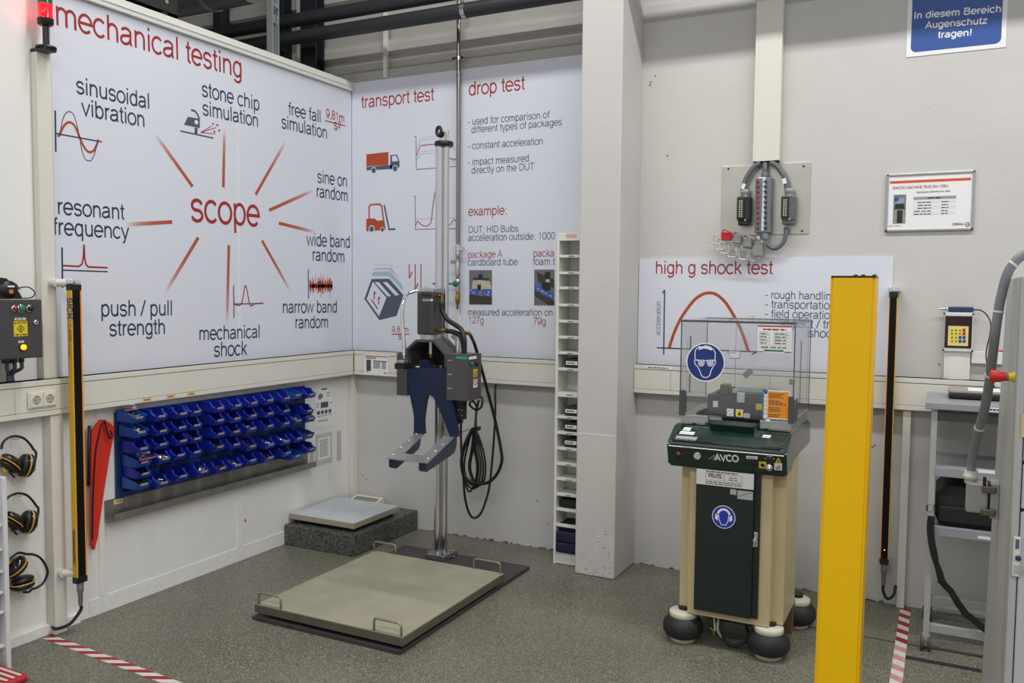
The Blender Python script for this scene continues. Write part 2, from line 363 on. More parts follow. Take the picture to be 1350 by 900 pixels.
# cable trunking ------------------------------------------------------------
def trunking(label, a, b, axis, joints=()):
    zb, zt, d = 1.083, 1.2556, .07
    mb = MB()
    def bx(z0, z1, dep, mi=0, bev=0, s=None, e=None):
        s = a if s is None else s; e = b if e is None else e
        if axis == 'y': mb.box(0.001, dep, s, e, z0, z1, mi, bev)
        else: mb.box(s, e, -dep, -.001, z0, z1, mi, bev)
    bx(zb, zt, d-.006, 1); bx(zt-.026, zt, d, 0, .002); bx(zb, zb+.024, d, 0, .002)
    js = [a]+list(joints)+[b]
    for s, e in zip(js[:-1], js[1:]): bx(zb+.026, zt-.029, d-.002, 0, .0015, s+.0008, e-.0008)
    t = thing('cable_trunking', label, 'cable duct', ((0, (a+b)/2, zb) if axis == 'y' else ((a+b)/2, 0, zb)))
    mb.build('duct_body', [cream_m, groove_m], t); return t
tan_m = M('tan_label', (222, 190, 140), .6, noise=.03)
tl = trunking('long cream cable trunking along the white partition with tan stickers and a double socket', -5.6, -.072, 'y', [LW(20, 530, .07).y, LW(86, 520, .07).y])
for (x0, y0, x1, y1) in ((188, 525.5, 200, 530), (219.5, 521.5, 231, 526), (247, 518, 257.5, 523)):
    p = LW(x0, (y0+y1)/2+1, .0708); q = LW(x1, (y0+y1)/2, .0708)
    mb = MB().box(.0703, .0712, p.y, q.y, 1.084, 1.108, 0)
    dashes(mb, (.0715, p.y+.01, 1.094), (.0715, q.y-.01, 1.094), NX, .006, 1, 3); mb.build('sticker', [tan_m, print_m], tl, 'tan paper sticker')
tb_ = trunking('cream cable trunking between the partition corner and the narrow pigeonhole shelf', .0, 1.74, 'x', [.35, .59])
tr_ = trunking('cream cable trunking behind the green machine and the yellow column', 2.19, 6.5, 'x', [2.42, 3.0])
mb = MB().box(.001, .073, -.0705, -.0695, 1.083, 1.2556); mb.build('corner_seam', groove_m, tb_)
p0 = BW(850, 484, -.0705); mb = MB().box(p0.x, p0.x+.17, -.0715, -.0702, 1.236, 1.25, 0); dashes(mb, (p0.x+.02, -.0722, 1.240), (p0.x+.15, -.0722, 1.240), NY, .005, 1, 4); mb.build('sticker', [white_m, print_m], tr_)
# double socket
so = thing('wall_socket', 'cream double power socket on the trunking under the dark control box', 'socket', LW(55, 525, .07))
a = LW(36, 528, .071); b = LW(74, 524, .071); y0, y1, z0, z1 = a.y, b.y, 1.061+.025, 1.135+.025
z0, z1 = LW(37, 539, .07).z, LW(37, 517, .07).z
MB().box(.0705, .078, y0, y1, z0, z1, 0, .003).build('frame', M('socket_cream', (224, 220, 206), .35), so)
ym = (y0+y1)/2
for k, yc in enumerate(((y0+ym)/2+.003, (y1+ym)/2-.003)):
    zc = (z0+z1)/2; mb = MB().box(.078, .082, yc-.030, yc+.030, z0+.006, z1-.006, 0, .003)
    ins = mb.build('socket_insert', M('socket_cream', (224, 220, 206), .35), so)
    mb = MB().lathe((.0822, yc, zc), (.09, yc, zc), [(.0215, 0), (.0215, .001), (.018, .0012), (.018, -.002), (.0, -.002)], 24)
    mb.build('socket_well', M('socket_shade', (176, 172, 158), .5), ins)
    mb = MB()
    for dy, dz in ((-.008, 0), (.008, 0)): disc(mb, (.0836, yc+dy, zc+dz), .0026, (0, 1, 0), (0, 0, 1))
    for dz in (-.0165, .0165): mb.box(.0825, .0838, yc-.003, yc+.003, zc+dz-.002, zc+dz+.002)
    mb.build('contact_hole', black_m, ins)

# ================================================================ POSTERS
def ray_mat():
    m = bpy.data.materials.new('ray_ink'); m.use_nodes = True; nt = m.node_tree; b = nt.nodes['Principled BSDF']
    at = nt.nodes.new('ShaderNodeAttribute'); at.attribute_name = 'fade'
    mx = nt.nodes.new('ShaderNodeMix'); mx.data_type = 'RGBA'; mx.inputs['A'].default_value = (*lin((176, 76, 36)), 1); mx.inputs['B'].default_value = (*lin((216, 219, 230)), 1)
    nt.links.new(at.outputs['Fac'], mx.inputs['Factor']); nt.links.new(mx.outputs['Result'], b.inputs['Base Color']); b.inputs['Roughness'].default_value = .6; return m
ray_m = ray_mat()
XP = .0105
Lp = lambda x, y: LW(x, y, XP)
ypl = LW(70.5, 300, .0).y
pt = thing('wall_poster', 'huge white poster headed mechanical testing with orange rays around the word scope', 'poster', (0, (ypl)/2, 1.256))
yseam = LW(314, 250, .01).y
MB().box(.001, .010, ypl, yseam-.0001, 1.2557, 3.112).box(.001, .010, yseam+.0001, -.012, 1.2557, 3.112).build('sheet', poster_m, pt)
MB().box(.0099, .0103, yseam-.012, yseam+.012, 1.2557, 3.112).build('seam_strip', M('clear_tape', (222, 225, 234), .35), pt)
for s, m, x0, y0, x1, y1, w in (
    ('mechanical testing', red_m, 74.5, 33, 318.5, 103, .085), ('sinusoidal', ink_m, 101.5, 122.8, 197, 143.7, .088), ('vibration', ink_m, 109, 152, 190.5, 167.5, .088),
    ('stone chip', ink_m, 266.7, 126.6, 341.5, 146, .088), ('simulation', ink_m, 267.8, 151.4, 340.2, 167.5, .088), ('free fall', ink_m, 381, 151.4, 422.8, 161.6, .088),
    ('simulation', ink_m, 371.7, 168.8, 431, 182.9, .088), ('9,81m', red_m, 430.3, 154.7, 453.5, 161.6, .095), ('s', red_m, 440.7, 170.6, 444.6, 171.6, .1), ('2', red_m, 446.3, 168.2, 449, 168.9, .12),
    ('sine on', ink_m, 419, 240.5, 457.4, 246.3, .088), ('random', ink_m, 417.7, 259.6, 458.4, 265.5, .088), ('wide band', ink_m, 405, 323.6, 461.2, 326.6, .088),
    ('random', ink_m, 412.4, 343.5, 454, 345.8, .088), ('narrow band', ink_m, 373, 412.6, 444, 411.8, .088), ('random', ink_m, 389.6, 432.8, 432.3, 431.8, .088),
    ('scope', red_m, 253, 291.5, 341, 298.5, .085), ('resonant', ink_m, 76.7, 282.2, 163.2, 289.4, .088), ('frequency', ink_m, 70.8, 309, 169, 315, .088),
    ('push / pull', ink_m, 133.8, 417, 226.9, 415.7, .088), ('strength', ink_m, 145, 443, 217.4, 440, .088), ('mechanical', ink_m, 263, 448.4, 342.3, 445, .088), ('shock', ink_m, 282.6, 470.2, 324.8, 467.6, .088)):
    letter(MB(), s, Lp(x0, y0), Lp(x1, y1), NX, w).build('lettering', m, pt)
fm = MB(); line3(fm, [Lp(428.5, 159), Lp(455.3, 165.9)], .008, NX); fm.build('fraction_bar', red_m, pt)
for (a, b) in (((254, 246), (204, 176)), ((294.5, 247), (296, 168)), ((337, 256.5), (377, 186)), ((355, 277), (414, 250.5)), ((367.5, 294), (416, 306)), ((345.5, 317), (383, 384)), ((301.7, 323), (299.3, 430)), ((261.5, 313), (217, 387)), ((227, 292.5), (166, 296))):
    A = Lp(*a); B = Lp(*b); mb = MB(); mb.fade = []; d = (B-A); w = NX.cross(d.normalized())*.0105
    for t0, t1, f0, f1 in ((0, .45, 0, .05), (.45, .75, .05, .3), (.75, 1, .3, 1)):
        mb.poly([A+d*t0-w, A+d*t1-w, A+d*t1+w, A+d*t0+w]); mb.fade += [f0, f1, f1, f0]
    mb.build('ray', ray_m, pt)
def pl(pts): return [Lp(*p) for p in pts]
def spl(pts, div=6):
    P = [Vector(p) for p in pts]; Q = []; n = len(P)
    for i in range(n-1):
        a, b = P[i], P[i+1]; p_ = P[i-1] if i else a*2-b; n_ = P[i+2] if i+2 < n else b*2-a
        for k in range(div):
            t = k/div; Q.append(.5*((2*a)+(b-p_)*t+(2*p_-5*a+4*b-n_)*t*t+(3*a-p_-3*b+n_)*t**3))
    return [tuple(q) for q in Q]+[tuple(P[-1])]
mb = MB(); line3(mb, pl([(72.8, 145.5), (73.6, 200)]), .009, NX, 0); line3(mb, pl([(74, 176), (134.5, 187)]), .007, NX, 0)
line3(mb, pl(spl([(79.5, 179), (81, 165), (85, 152), (91, 147), (97, 151), (101, 163), (105, 181), (108, 198), (112, 209), (117.5, 212), (122, 209), (126, 198), (129, 184)])), .0045, NX, 0)
line3(mb, pl(spl([(76.7, 180.5), (80, 174), (85, 165), (91, 161), (97, 164), (101, 171), (105, 181), (110, 192), (115, 199), (119.5, 200.5), (124, 198), (127, 192), (130, 184)])), .012, NX, 1)
mb.build('sine_chart', [ink_m, orange_m], pt)
mb = MB(); line3(mb, pl([(81.8, 326), (82.5, 379.5)]), .009, NX, 0); line3(mb, pl([(83, 356), (142, 358)]), .007, NX, 0)
line3(mb, pl([(83, 350), (104, 351), (108, 348), (109.8, 340), (110.7, 322), (111.6, 340), (113.4, 348.5), (116.5, 351.8), (142, 352.7)]), .009, NX, 1); mb.build('resonance_chart', [ink_m, red_m], pt)
mb = MB(); line3(mb, pl([(308, 376), (308.5, 419)]), .009, NX, 0); line3(mb, pl([(309, 400.5), (347.5, 400)]), .007, NX, 0)
line3(mb, pl(spl([(309, 400.5), (314, 402.5), (317.5, 401), (319.5, 396), (321.3, 386), (323, 377), (325, 379), (327, 390), (329, 400), (331.5, 403), (335, 400.5), (340, 400), (347, 399.6)], 4)), .008, NX, 1); mb.build('shock_chart', [slate_m, red_m], pt)
mb = MB(); line3(mb, pl([(406.5, 355), (406.8, 393.5)]), .01, NX, 0)
for k in range(74):
    x = 408+k*.41; h = random.uniform(4, 19)*(.6+.4*math.sin(k*.4)**2); yc = 377-(x-408)*.01
    line3(mb, pl([(x, yc-h*random.uniform(.6, 1)), (x+.2, yc+h*random.uniform(.5, .9))]), .0042, NX, 1)
line3(mb, pl([(408, 377), (438.5, 377)]), .022, NX, 1); mb.build('noise_chart', [slate_m, orange_m], pt)
mb = MB(); mb.poly(pl([(242.5, 164.5), (247.6, 153.7), (263.4, 156.5), (263.6, 168.8)]), 0); line3(mb, pl([(252, 145), (257, 146.3), (260, 150), (263, 157)]), .012, NX, 0)
mb.poly(pl([(256.5, 168), (260.6, 168.5), (260.4, 176.5), (256.5, 175.8)]), 0); line3(mb, pl([(237.8, 172.6), (281.3, 182)]), .009, NX, 0)
q = Lp(258.8, 161); disc(mb, q+NX*.0004, .0125, (0, 1, 0), (0, 0, 1), 2)
for e in ((278.8, 166.2), (285, 168), (284, 176.5)): line3(mb, pl([(264.7, 174.7), e]), .0045, NX, 1)
for e in ((280.8, 163.2), (286.4, 165), (282.6, 173.4), (289, 171.9)): disc(mb, Lp(*e), .007, (0, 1, 0), (0, 0, 1), 1)
mb.build('car_pictogram', [slate_m, red_m, white_m], pt)

# back wall posters
YP = -.0105
Bp = lambda x, y: BW(x, y, YP)
def bl(pts): return [Bp(*p) for p in pts]
xs = BW(607.5, 300, 0).x
t1 = thing('wall_poster', 'white poster headed transport test with truck, forklift and box pictograms', 'poster', (xs/2, 0, 1.256))
MB().box(.013, xs-.004, -.010, -.001, 1.2557, 3.178).build('sheet', poster_m, t1)
t2 = thing('wall_poster', 'white poster headed drop test with bullet points and two small photos', 'poster', ((xs+1.93)/2, 0, 1.256))
MB().box(xs+.004, 1.935, -.010, -.001, 1.2557, 3.178).build('sheet', poster_m, t2)
for t, s, m, x0, y0, x1, y1, w in (
    (t1, 'transport test', red_m, 477, 142.6, 571.4, 132.2, .085), (t1, '9,81m', red_m, 517, 437.6, 538.4, 438, .085), (t1, 's', red_m, 525.5, 447.2, 529, 447.3, .1), (t1, '2', red_m, 530.3, 444.6, 532.6, 444.6, .12),
    (t2, 'drop test', red_m, 618.8, 126, 691, 118, .085), (t2, '- used for comparison of', slate_m, 617, 165, 723.8, 155.4, .082), (t2, 'different types of packages', slate_m, 621.9, 175.5, 740.4, 165, .082),
    (t2, '- constant acceleration', slate_m, 617, 196.9, 715.5, 190.3, .082), (t2, '- impact measured', slate_m, 617, 218.2, 697, 212.8, .082), (t2, 'directly on the DUT', slate_m, 621.9, 228.9, 704, 223.7, .082),
    (t2, 'example:', red_m, 618, 284.4, 668, 282.6, .085), (t2, 'DUT: HID Bulbs', slate_m, 618, 307, 683, 305.4, .082), (t2, 'acceleration outside: 1000', slate_m, 617.4, 317.6, 731.4, 315.2, .082),
    (t2, 'package A', red_m, 617.4, 340, 662, 339, .075), (t2, 'cardboard tube', slate_m, 617, 350, 682, 349.4, .082), (t2, 'packa', red_m, 703.4, 338.4, 730.4, 337.9, .078), (t2, 'foam t', slate_m, 703, 349.3, 731, 349, .082),
    (t2, 'measured acceleration on', slate_m, 617, 415.6, 728.4, 416.2, .082), (t2, '127g', red_m, 617.6, 426, 637.4, 426.4, .078), (t2, '79g', red_m, 703, 427.8, 719.4, 428.2, .078)):
    letter(MB(), s, Bp(x0, y0), Bp(x1, y1), NY, w).build('lettering', m, t)
mb = MB(); line3(mb, bl([(516, 440.4), (539.7, 440.4)]), .007, NY); mb.build('fraction_bar', red_m, t1)
Z4 = lambda x, y: (x/4.219+460, y/4.219+90)
Z6 = lambda x, y: (x/3.912+330, y/3.913+220)
def zl(Z, pts): return bl([Z(*p) for p in pts])
ux, uz = (1, 0, 0), (0, 0, 1)
mb = MB(); mb.poly(zl(Z4, [(97, 478), (220, 465), (220, 537), (97, 546)]), 1); mb.poly(zl(Z4, [(97, 549), (240, 536), (240, 560), (97, 568)]), 0)
mb.poly(zl(Z4, [(230, 482), (268, 480), (282, 520), (280, 552), (230, 560)]), 0)
e = Vector((0, -.0003, 0)); mb.poly([p+e for p in zl(Z4, [(240, 488), (263, 486), (274, 515), (240, 518)])], 2)
for x in (138, 257):
    c = Bp(*Z4(x, 568-(x-138)*.09)); disc(mb, c+e*2, .024, ux, uz, 2); disc(mb, c+e*3, .019, ux, uz, 0)
mb.build('truck_pictogram', [slate_m, orange_m, poster_m], t1)
mb = MB(); mb.poly(zl(Z6, [(598, 268), (640, 265), (655, 277), (685, 274), (698, 325), (598, 332)]), 1)
line3(mb, zl(Z6, [(613, 270), (612, 205), (622, 194), (668, 192), (677, 202), (694, 320)]), .012, NY, 1); line3(mb, zl(Z6, [(690, 195), (716, 322), (748, 320)]), .013, NY, 0)
for x, y, r in ((626, 320, .022), (681, 323, .016)):
    c = Bp(*Z6(x, y)); disc(mb, c+e*2, r*1.2, ux, uz, 2); disc(mb, c+e*3, r*.9, ux, uz, 0)
mb.build('forklift_pictogram', [slate_m, orange_m, poster_m], t1)
mb = MB(); mb.poly(zl(Z6, [(625, 578), (716, 576), (790, 660), (755, 768), (665, 790), (588, 680)]), 0)
mb.poly([p+e for p in zl(Z6, [(632, 592), (702, 674), (664, 770), (600, 682)])], 2); mb.poly([p+e for p in zl(Z6, [(641, 594), (662, 594), (726, 666), (709, 668)])], 2)
mb.poly([p+e for p in zl(Z6, [(684, 594), (705, 593), (768, 660), (748, 663)])], 2)
for pts in ([(648, 662), (640, 690)],): pass
for ax, ay in ((641, 642), (664, 668)):
    line3(mb, [p+e*2 for p in zl(Z6, [(ax-2, ay+40), (ax, ay)])], .008, NY, 1); mb.poly([p+e*2 for p in zl(Z6, [(ax-9, ay+18), (ax+1, ay-2), (ax+9, ay+14), (ax+1, ay+8)])], 1)
line3(mb, [p+e*2 for p in zl(Z6, [(625, 684), (658, 733)])], .009, NY, 1)
mb.poly(zl(Z6, [(625, 563), (635, 540), (722, 538), (783, 606), (790, 640), (715, 563)]), 3); mb.poly(zl(Z6, [(637, 530), (640, 522), (727, 521), (766, 572), (718, 529)]), 3); mb.poly(zl(Z6, [(645, 511), (648, 500), (724, 499), (752, 528), (718, 510)]), 4)
mb.build('parcel_pictogram', [slate_m, red_m, poster_m, lb_m, M('ink_faint_blue', (200, 212, 222), .6, noise=0)], t1)
mb = MB()
for x, y1 in ((820, 575), (850, 635), (880, 800)):
    line3(mb, zl(Z6, [(x, 500), (x, y1)]), .008, NY, 0)
    if x < 880: mb.poly(zl(Z6, [(x-2, y1), (x+14, y1-42), (x+16, y1-28), (x+2, y1)]), 0)
mb.build('drop_arrows', red_m, t1)
mb = MB(); line3(mb, zl(Z4, [(373, 378), (375, 563)]), .005, NY, 0); line3(mb, zl(Z4, [(364, 380), (373, 377)]), .005, NY, 0); line3(mb, zl(Z4, [(375, 563), (600, 545)]), .005, NY, 0)
line3(mb, zl(Z4, [(375, 486), (385, 462), (400, 430), (425, 426), (432, 428), (440, 422), (460, 424), (478, 421), (520, 418), (540, 470), (565, 505), (575, 500), (582, 512), (590, 503), (600, 512)]), .006, NY, 1)
for dy in (-42, -28, 34, 48): line3(mb, zl(Z4, [(378, 478+dy*.7), (402, 430+dy), (520, 416+dy), (560, 470+dy), (602, 486+dy)]), .003, NY, 2)
mb.build('spectrum_chart', [slate_m, red_m, lb_m], t1)
mb = MB(); line3(mb, zl(Z6, [(850, 150), (852, 322)]), .005, NY, 0); line3(mb, zl(Z6, [(842, 154), (851, 149)]), .005, NY, 0); line3(mb, zl(Z6, [(850, 322), (1068, 318)]), .005, NY, 0)
line3(mb, zl(Z6, [(852, 270), (1065, 262)]), .004, NY, 2); line3(mb, zl(Z6, spl([(853, 300), (862, 280), (875, 292), (900, 305), (925, 295), (935, 270), (945, 180), (958, 125), (985, 105), (1005, 180), (1015, 290), (1030, 296), (1050, 272), (1066, 285)], 4)), .006, NY, 1)
line3(mb, zl(Z6, spl([(930, 290), (940, 190), (958, 95), (985, 80), (1008, 180), (1018, 296)], 4)), .003, NY, 2)
mb.build('pulse_chart', [slate_m, red_m, lb_m], t1)
# two small photos printed on the drop test poster
ph = [M('photo_grey', (104, 108, 110), .4, noise=.1, scale=20), M('photo_brown', (62, 54, 44), .4, noise=.2), M('photo_cream', (188, 182, 156), .4, noise=.1), M('photo_dark', (28, 32, 38), .4), M('photo_blue', (60, 96, 170), .4, noise=.4, scale=80), M('photo_pink', (214, 120, 130), .4)]
P5 = lambda x, y: (x/5+600, y/5+260)
def photo(polys, nm):
    mb = MB(); k = 0
    for mi, pts in polys: mb.poly([p+Vector((0, -.0002*k, 0)) for p in zl(P5, pts)], mi); k += 1
    for q in range(14):
        x = random.uniform(*nm[0]); y = random.uniform(*nm[1])+(x-nm[0][0])*nm[2]; mb.poly([p+Vector((0, -.0002*(k+1), 0)) for p in zl(P5, [(x, y), (x+8, y+2), (x+7, y+8), (x, y+6)])], 5 if q % 2 else 6)
    mb.build('photo', ph+[white_m], t2)
photo([(0, [(93, 480), (243, 480), (243, 708), (93, 708)]), (2, [(118, 545), (228, 548), (240, 605), (108, 603)]), (1, [(124, 528), (222, 532), (230, 550), (116, 546)]), (4, [(95, 602), (243, 606), (243, 660), (95, 640)]), (1, [(93, 640), (243, 656), (243, 708), (93, 700)]), (2, [(150, 545), (180, 545), (176, 610), (146, 606)]), (3, [(154, 508), (180, 505), (182, 542), (152, 540)]), (3, [(148, 575), (172, 575), (170, 612), (147, 610)])], ((98, 225), (606, 640), .05))
photo([(0, [(521, 476), (655, 476), (655, 713), (521, 713)]), (1, [(538, 490), (590, 515), (655, 540), (655, 600), (545, 560)]), (4, [(523, 590), (545, 556), (655, 640), (655, 684), (523, 612)]), (1, [(523, 612), (655, 682), (655, 713), (620, 713), (523, 650)]), (3, [(572, 560), (632, 565), (628, 612), (590, 618), (568, 590)]), (3, [(592, 495), (628, 490), (626, 540), (590, 540)]), (2, [(598, 540), (625, 540), (622, 560), (598, 558)])], ((530, 630), (585, 600), .55))
# high g poster
th = thing('wall_poster', 'white poster headed high g shock test with an orange pulse curve behind the green machine', 'poster', (2.9, 0, 1.256))
xr = BW(1176, 400, 0).x; zt_ = BW(1000, 340, 0).z
MB().box(2.192, xr, -.010, -.001, 1.2557, zt_).build('sheet', poster_m, th)
for s, m, x0, y0, x1, y1, w in (('high g shock test', red_m, 864.6, 360.7, 1017.7, 361.2, .085), ('- rough handling', slate_m, 1009, 393.2, 1102.5, 395.4, .082), ('- transportation', slate_m, 1009, 405.8, 1101, 408, .082), ('- field operation', slate_m, 1009, 418.4, 1101, 420.6, .082), ('-', slate_m, 1009, 431, 1013, 431, .082), ('impact / tr', slate_m, 1030, 431.6, 1093, 433, .082), ('shock', slate_m, 1066, 444.3, 1103, 445.3, .082)):
    letter(MB(), s, Bp(x0, y0), Bp(x1, y1), NY, w).build('lettering', m, th)
mb = MB(); s_ = 'acceleration'; A = Bp(870.5, 441.5); B = Bp(871.2, 397.5)
k_ = (B-A); letter(mb, s_, A, B, NY, .07).build('lettering', slate_m, th)
mb = MB(); line3(mb, bl([(876.2, 382.4), (874.9, 467.6)]), .008, NY, 0); line3(mb, bl([(873.3, 387), (876, 382)]), .007, NY, 0); line3(mb, bl([(866, 458.2), (998, 463.6)]), .008, NY, 0); line3(mb, bl([(991, 467), (998, 463.6)]), .008, NY, 0)
line3(mb, bl(spl([(881.8, 459.8), (889, 438), (898.7, 417.8), (913.8, 397), (925, 388.5), (935, 386), (945, 388.5), (957.5, 400), (972.4, 425), (980, 443), (986.7, 463)], 5)), .018, NY, 1); mb.build('pulse_curve', [ink_m, orange_m], th)
# ================================================================ LEFT WALL
def quad_on(P, a, b, c, d, off=0): return [P(*a), P(*b), P(*c), P(*d)]
# conduits and posts
def ybox(mb, pxa, pxb, py, xf, z0, z1, x0=.001, mi=0, bev=.003):
    ya, yb = LW(pxa, py, xf).y, LW(pxb, py, xf).y
    return mb.box(x0, xf, ya, yb, z0, z1, mi, bev)
t = thing('cable_duct', 'vertical cream cable duct rising beside the signal tower on the white partition', 'cable duct', (0, -2.3, 1.2556))
MB().box(.001, .045, LW(51, 200, .045).y, LW(70, 200, .045).y, 1.2565, 2.80, 0, .003).build('duct_body', cream_m, t)
t = thing('cable_duct', 'vertical cream duct from floor to trunking beside the hanging ear muffs', 'cable duct', (0, -2.3, 0))
MB().box(.001, .06, LW(73, 820, .06).y, LW(89, 820, .06).y, 0.001, 1.082, 0, .003).build('duct_body', cream_m, t)
# signal tower
xc, yc = .075, LW(60, 30, .075).y
st = thing('signal_tower', 'black signal tower with lit red lamp and green lamp at the top of the partition', 'signal light', (xc, yc, 2.8))
def zL(py, x): return LW(60, py, x).z
z_pl, z_b0, z_b1, z_r1, z_g1 = zL(60, xc), zL(34, xc), zL(25, xc), zL(6, xc), zL(-12, xc)
MB().box(.001, .11, yc-.03, yc+.03, z_pl-.03, z_pl-.012, 0, .003).lathe((xc, yc, z_pl-.013), (xc, yc, 3), [(.045, 0), (.045, .008), (.022, .010)], 24).build('bracket', black_m, st)
MB().cyl((xc, yc, z_pl-.005), (xc, yc, z_b0+.01), .014).build('stem', black_m, st)
MB().lathe((xc, yc, z_b0), (xc, yc, 4), [(.026, 0), (.034, .006), (.036, z_b1-z_b0)], 24).build('base', black_m, st)
MB().lathe((xc, yc, z_b1), (xc, yc, 4), [(.033, 0), (.033, .004), (.0315, .006), (.0315, z_r1-z_b1-.006), (.033, z_r1-z_b1-.003), (.033, z_r1-z_b1)], 24).build('red_lamp', M('red_lamp_lit', (200, 20, 30), .15, emit=.9, ecol=(255, 30, 45), noise=0), st, 'lit red lamp')
MB().lathe((xc, yc, z_r1), (xc, yc, 4), [(.033, 0), (.033, .004), (.0315, .006), (.0315, z_g1-z_r1), (.033, z_g1-z_r1)], 24).build('green_lamp', M('green_lamp', (18, 96, 60), .15, noise=0), st, 'dark green lamp')
MB().lathe((xc, yc, z_g1), (xc, yc, 4), [(.034, 0), (.034, .015), (.02, .03), (0, .032)], 24).build('cap', black_m, st)
pl_ = bpy.data.lights.new('red_lamp_glow', 'POINT'); pl_.energy = .12; pl_.color = (1, .05, .08); pl_.shadow_soft_size = .02
po = bpy.data.objects.new('red_lamp_glow', pl_); C.objects.link(po); po.location = (xc-.01, yc-.055, (z_b1+z_r1)/2)
# dark control box
grey_m = M('control_box_grey', (66, 66, 68), .45, noise=.03)
xf = .19
yb = LW(56, 430, xf).y; z0, z1 = LW(30, 472.5, xf).z, LW(30, 394.5, xf).z
cb = thing('control_box', 'dark grey wall control box with yellow caution label and lit amber button', 'control box', (0, yb-.2, z0))
MB().box(.002, xf-.018, yb-.34, yb-.004, z0+.004, z1-.004, 0, .004).build('housing', grey_m, cb)
dr = MB().box(xf-.017, xf, yb-.344, yb, z0, z1, 0, .006).build('door', grey_m, cb)
def onb(px, py, x=None): return LW(px, py, xf+.001 if x is None else x)
for nm, px, py, r, rgb, em, lab in (('indicator', 18.5, 406.5, .010, (170, 40, 26), 0, 'red indicator lamp'), ('push_button', 28, 406.5, .015, (30, 120, 92), 0, 'green push button'), ('selector_switch', 39, 406.5, .013, (24, 34, 34), 0, 'black selector switch'), ('lit_button', 29.5, 457.5, .0125, (255, 170, 20), 1, 'lit amber button')):
    p = onb(px, py)
    MB().lathe(p, p+NX, [(r+.004, 0), (r+.004, .004), (r+.001, .006)], 20).build('bezel', chrome_m if nm != 'lit_button' else black_m, cb)
    MB().lathe(p, p+NX, [(r, .004), (r, .013), (r*.7, .016), (0, .017)], 20).build(nm, M(nm+'_cap', rgb, .3, noise=0, emit=2.2 if em else 0, ecol=(255, 150, 10)), cb, lab)
p = onb(47, 425); MB().lathe(p, p+NX, [(.012, 0), (.012, .006), (.009, .008)], 18).box(p.x+.007, p.x+.010, p.y-.006, p.y+.006, p.z-.0015, p.z+.0015, 1).build('door_lock', [chrome_m, black_m], cb)
yel_m = M('warning_yellow', (226, 196, 40), .5, noise=.02)
a, b = onb(18.5, 443.5), onb(36, 422.8); mb = MB().box(xf+.0002, xf+.0012, a.y, b.y, a.z, b.z, 0)
ex = Vector((xf+.0018, 0, 0)); yy0, yy1, zz0, zz1 = a.y, b.y, a.z, b.z; hh = zz1-zz0; ww = yy1-yy0; ymid = (yy0+yy1)/2; zmid = (zz0+zz1)/2
letter(mb, 'CAUTION', (ex.x, yy0+.2*ww, zz1-.17*hh), (ex.x, yy1-.06*ww, zz1-.17*hh), NX, .12, 1); letter(mb, 'high voltage', (ex.x, yy0+.06*ww, zz0+.06*hh), (ex.x, yy1-.06*ww, zz0+.06*hh), NX, .11, 1)
dd = .24*hh; line3(mb, [(ex.x, ymid, zmid+dd), (ex.x, ymid+dd, zmid), (ex.x, ymid, zmid-dd), (ex.x, ymid-dd, zmid), (ex.x, ymid, zmid+dd)], .003, NX, 1)
line3(mb, [(ex.x, ymid+.004, zmid+.012), (ex.x, ymid-.005, zmid), (ex.x, ymid+.004, zmid), (ex.x, ymid-.004, zmid-.013)], .003, NX, 1); line3(mb, [(ex.x, yy0+.05*ww, zz1-.16*hh), (ex.x, yy0+.10*ww, zz1-.06*hh), (ex.x, yy0+.15*ww, zz1-.16*hh), (ex.x, yy0+.05*ww, zz1-.16*hh)], .002, NX, 1)
mb.build('caution_label', [yel_m, black_m], cb, 'yellow caution label reading high voltage')
for (x0, y0, x1, y1) in ((19.5, 422, 34, 418.7), (24.5, 452, 31.5, 448.8)):
    a, b = onb(x0, y0), onb(x1, y1); mb = MB().box(xf+.0002, xf+.0012, a.y, b.y, a.z, b.z, 0); dashes(mb, (xf+.0016, a.y+.004, (a.z+b.z)/2-.002), (xf+.0016, b.y-.004, (a.z+b.z)/2-.002), NX, .004, 1, 3); mb.build('name_plate', [white_m, print_m], cb)
for i, (px, ex_) in enumerate(((9, 11), (19, 14), (28, 17))):
    p = LW(px, 474, .12); q = LW(ex_, 503.5, .06); mb = MB().cyl((p.x, p.y, z0+.004), (p.x, p.y, z0-.022), .013 if i else .022, seg=12)
    g = mb.build('cable_gland', black_m, cb)
    MB().tube([(p.x, p.y, z0-.02), (p.x, p.y, z0-.05), (q.x, q.y, q.z+.04), (q.x, q.y, 1.262)], .0085, 8).build('cable', M('cable_grey_blue', (72, 74, 92), .5), cb)
# camera shaped black device on the box
p = LW(14, 393, .1); dv = thing('barcode_scanner', 'black handheld scanner with cable loop lying on the dark control box', 'scanner', (.1, p.y, z1))
yA, yB, yC = LW(-14, 392, .1).y, LW(24, 392, .1).y, LW(29, 392, .1).y; H_ = LW(8, 366, .1).z-z1
MB().prism([(.045, yA, z1+.001), (.045, yB, z1+.001), (.045, yB-.03, z1+H_*.55), (.045, yB-.075, z1+H_*.97), (.045, yB-.10, z1+H_), (.045, yA, z1+H_*.9)], (.09, 0, 0)).ellip((.13, yB-.065, z1+H_*.45), (.02, .045, H_*.42)).build('scanner_body', black_m, dv)
MB().prism([(.135, yB-.028, z1+H_*.52), (.135, yB-.01, z1+H_*.40), (.135, yB-.03, z1+H_*.72), (.135, yB-.055, z1+H_*.86)], (.003, 0, 0)).build('blue_stripe', M('blue_plastic', (40, 80, 150), .4), dv, 'blue stripe')
MB().cyl((.149, yB-.065, z1+H_*.36), (.153, yB-.065, z1+H_*.36), .010).box(.149, .153, yB-.08, yB-.05, z1+H_*.56, z1+H_*.64, 1).build('scan_button', [M('amber_button', (206, 120, 30), .4), white_m], dv, 'small amber button')
